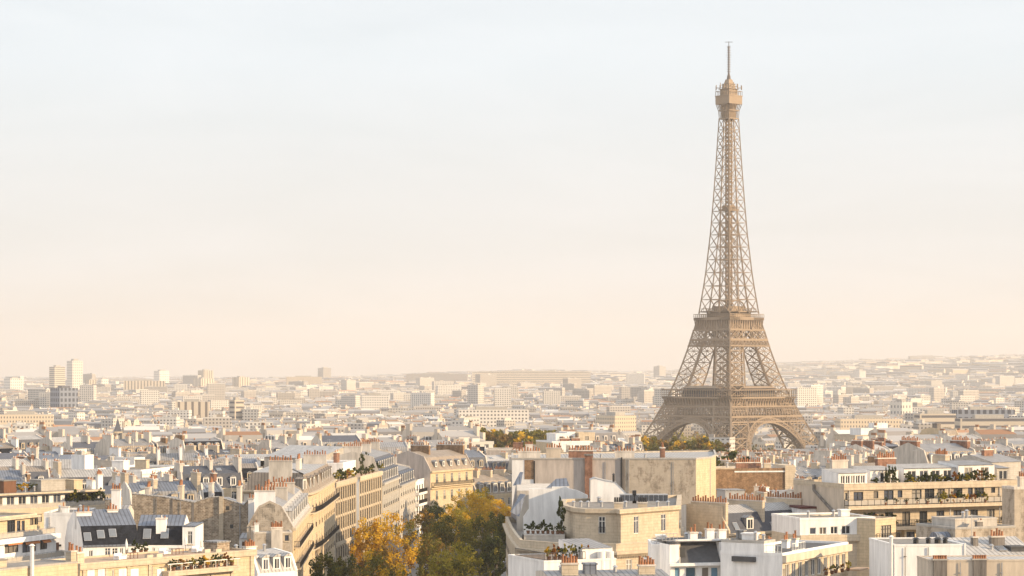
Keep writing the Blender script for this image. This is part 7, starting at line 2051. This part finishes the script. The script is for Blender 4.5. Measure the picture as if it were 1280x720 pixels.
for px, y, lab in ((165, 3.4, 'small wooden table left on the cream terrace'), (222, 4.0, 'small wooden table right on the cream terrace')):
    p, rz = tp(px, y); table(lab, p, rz)
for px, y, lab in ((158, 5.5, 'folded white parasol left on the cream terrace'), (232, 6.0, 'folded white parasol right on the cream terrace')):
    p, rz = tp(px, y); r = empty('folded_parasol', p); tag(r, lab, 'parasol')
    mb = MB(); mb.tube((0, 0, 0), (0, 0, 2.3), .03, .03, M['wood'], 6); mb.tube((0, 0, 0), (0, 0, .12), .3, .28, M['stone_grey'], 10); mb.build('pole', r)
    mb = MB(); mb.tube((0, 0, .95), (0, 0, 1.6), .1, .19, M['white'], 10); mb.tube((0, 0, 1.6), (0, 0, 2.35), .19, .03, M['white'], 10); mb.build('canopy', r)
for px, y in ((186, 2.0), (198, 2.4), (258, 3.2), (272, 2.6)):
    p, rz = tp(px, y); o = MB(); o.box(-.5, .5, -.25, .25, 0, .45, M['beige']); o.box(-.44, .44, -.19, .19, .452, .47, M['bark'])
    ob = o.build('planter_box'); ob.location = p; ob.rotation_euler = (0, 0, rz); tag(ob, {186: 'stone planter at the front edge of the terrace, left of the middle', 198: 'stone planter set slightly behind the front edge planter', 258: 'stone planter right of the terrace sofas', 272: 'stone planter at the far right of the cream terrace'}[px], 'planter')

# ================================================================= cars in the shade of the trees
CARM = {'dark': mat_plain('dark car paint', (0.03, 0.032, 0.038), .25, .2, nscale=1, namt=.05, spec=.5), 'silver': mat_plain('silver car paint', (0.45, 0.46, 0.48), .3, .5, nscale=1, namt=.05, spec=.5), 'white': mat_plain('white car paint', (0.72, 0.72, 0.72), .3, nscale=1, namt=.05, spec=.5), 'blue': mat_plain('blue car paint', (0.05, 0.09, 0.2), .3, .2, nscale=1, namt=.05, spec=.5)}
LAMPR = mat_plain('red lamp glass', (0.35, 0.02, 0.015), .3, nscale=1, namt=.05)
def car(label, pos, rz, paint):
    r = empty('parked_car', pos, rz); tag(r, label, 'car', 'cars on the avenue')
    p = CARM[paint]
    prof = [(-2.1, .32), (-2.12, .75), (-1.95, .95), (-1.1, 1.0), (-.75, 1.42), (.9, 1.45), (1.55, 1.02), (2.1, .88), (2.15, .35)]
    mb = MB(); w = .86
    for (a, za), (c, zc) in zip(prof, prof[1:]):
        wa, wc = w - .16 * max(0, za - .95), w - .16 * max(0, zc - .95); mb.poly([(-wa, a, za), (wa, a, za), (wc, c, zc), (-wc, c, zc)][::-1], p)
    for s in (-1, 1): mb.poly([(s * (w - .16 * max(0, z - .95)), y, z) for y, z in prof], p)
    mb.poly([(-w, -2.1, .32), (w, -2.1, .32), (w, 2.15, .35), (-w, 2.15, .35)], M['frame_dark']); mb.build('body', r)
    for y0, z0, y1, z1 in ((-1.06, 1.03, -.79, 1.38), (1.5, 1.06, .98, 1.40)):
        mb = MB(); mb.poly([(-.72, y0 - .02, z0 + .02), (.72, y0 - .02, z0 + .02), (.66, y1 - .02, z1 + .02), (-.66, y1 - .02, z1 + .02)], M['glass']); mb.build('windscreen', r)
    for s in (-1, 1):
        mb = MB(); mb.poly([(s * (w + .005), -.85, 1.05), (s * (w + .005), 1.2, 1.05), (s * (w - .06), .8, 1.38), (s * (w - .06), -.6, 1.38)], M['glass']); mb.build('side_window', r)
        for y in (-1.3, 1.3):
            mb = MB(); mb.tube((s * .7, y, .32), (s * .9, y, .32), .32, .32, M['iron'], 14); wh = mb.build('wheel', r); mb = MB(); mb.tube((s * .9, y, .32), (s * .91, y, .32), .2, .2, M['pipe'], 10); mb.build('rim', wh)
        mb = MB(); mb.box(s * .62 - .16, s * .62 + .16, -2.16, -2.1, .68, .82, LAMPR); mb.build('tail_light', r)
        mb = MB(); mb.box(s * .62 - .16, s * .62 + .16, 2.1, 2.18, .62, .78, M['frame']); mb.build('headlight', r)
for lab, x, y, rz, pnt in (('dark car driving away in the shade under the trees, middle of the avenue', -15.5, 594, -.08, 'dark'), ('silver car parked by the rounded stone building, lower right of the trees', -2.6, 612, -.1, 'silver'), ('white car parked behind the silver car beside the rounded building', -1.6, 622, -.1, 'white'),
                           ('blue car parked last in the row beside the rounded building', -.8, 633, -.1, 'blue'), ('dark car parked nearest the camera beside the rounded building', -3.6, 602, -.1, 'dark'), ('white car parked on the left kerb of the avenue', -19.5, 600, -.08, 'white'), ('silver car parked on the left kerb beyond the white car', -18.6, 610, -.08, 'silver')):
    car(lab, (x, y, 25.008), rz, pnt)
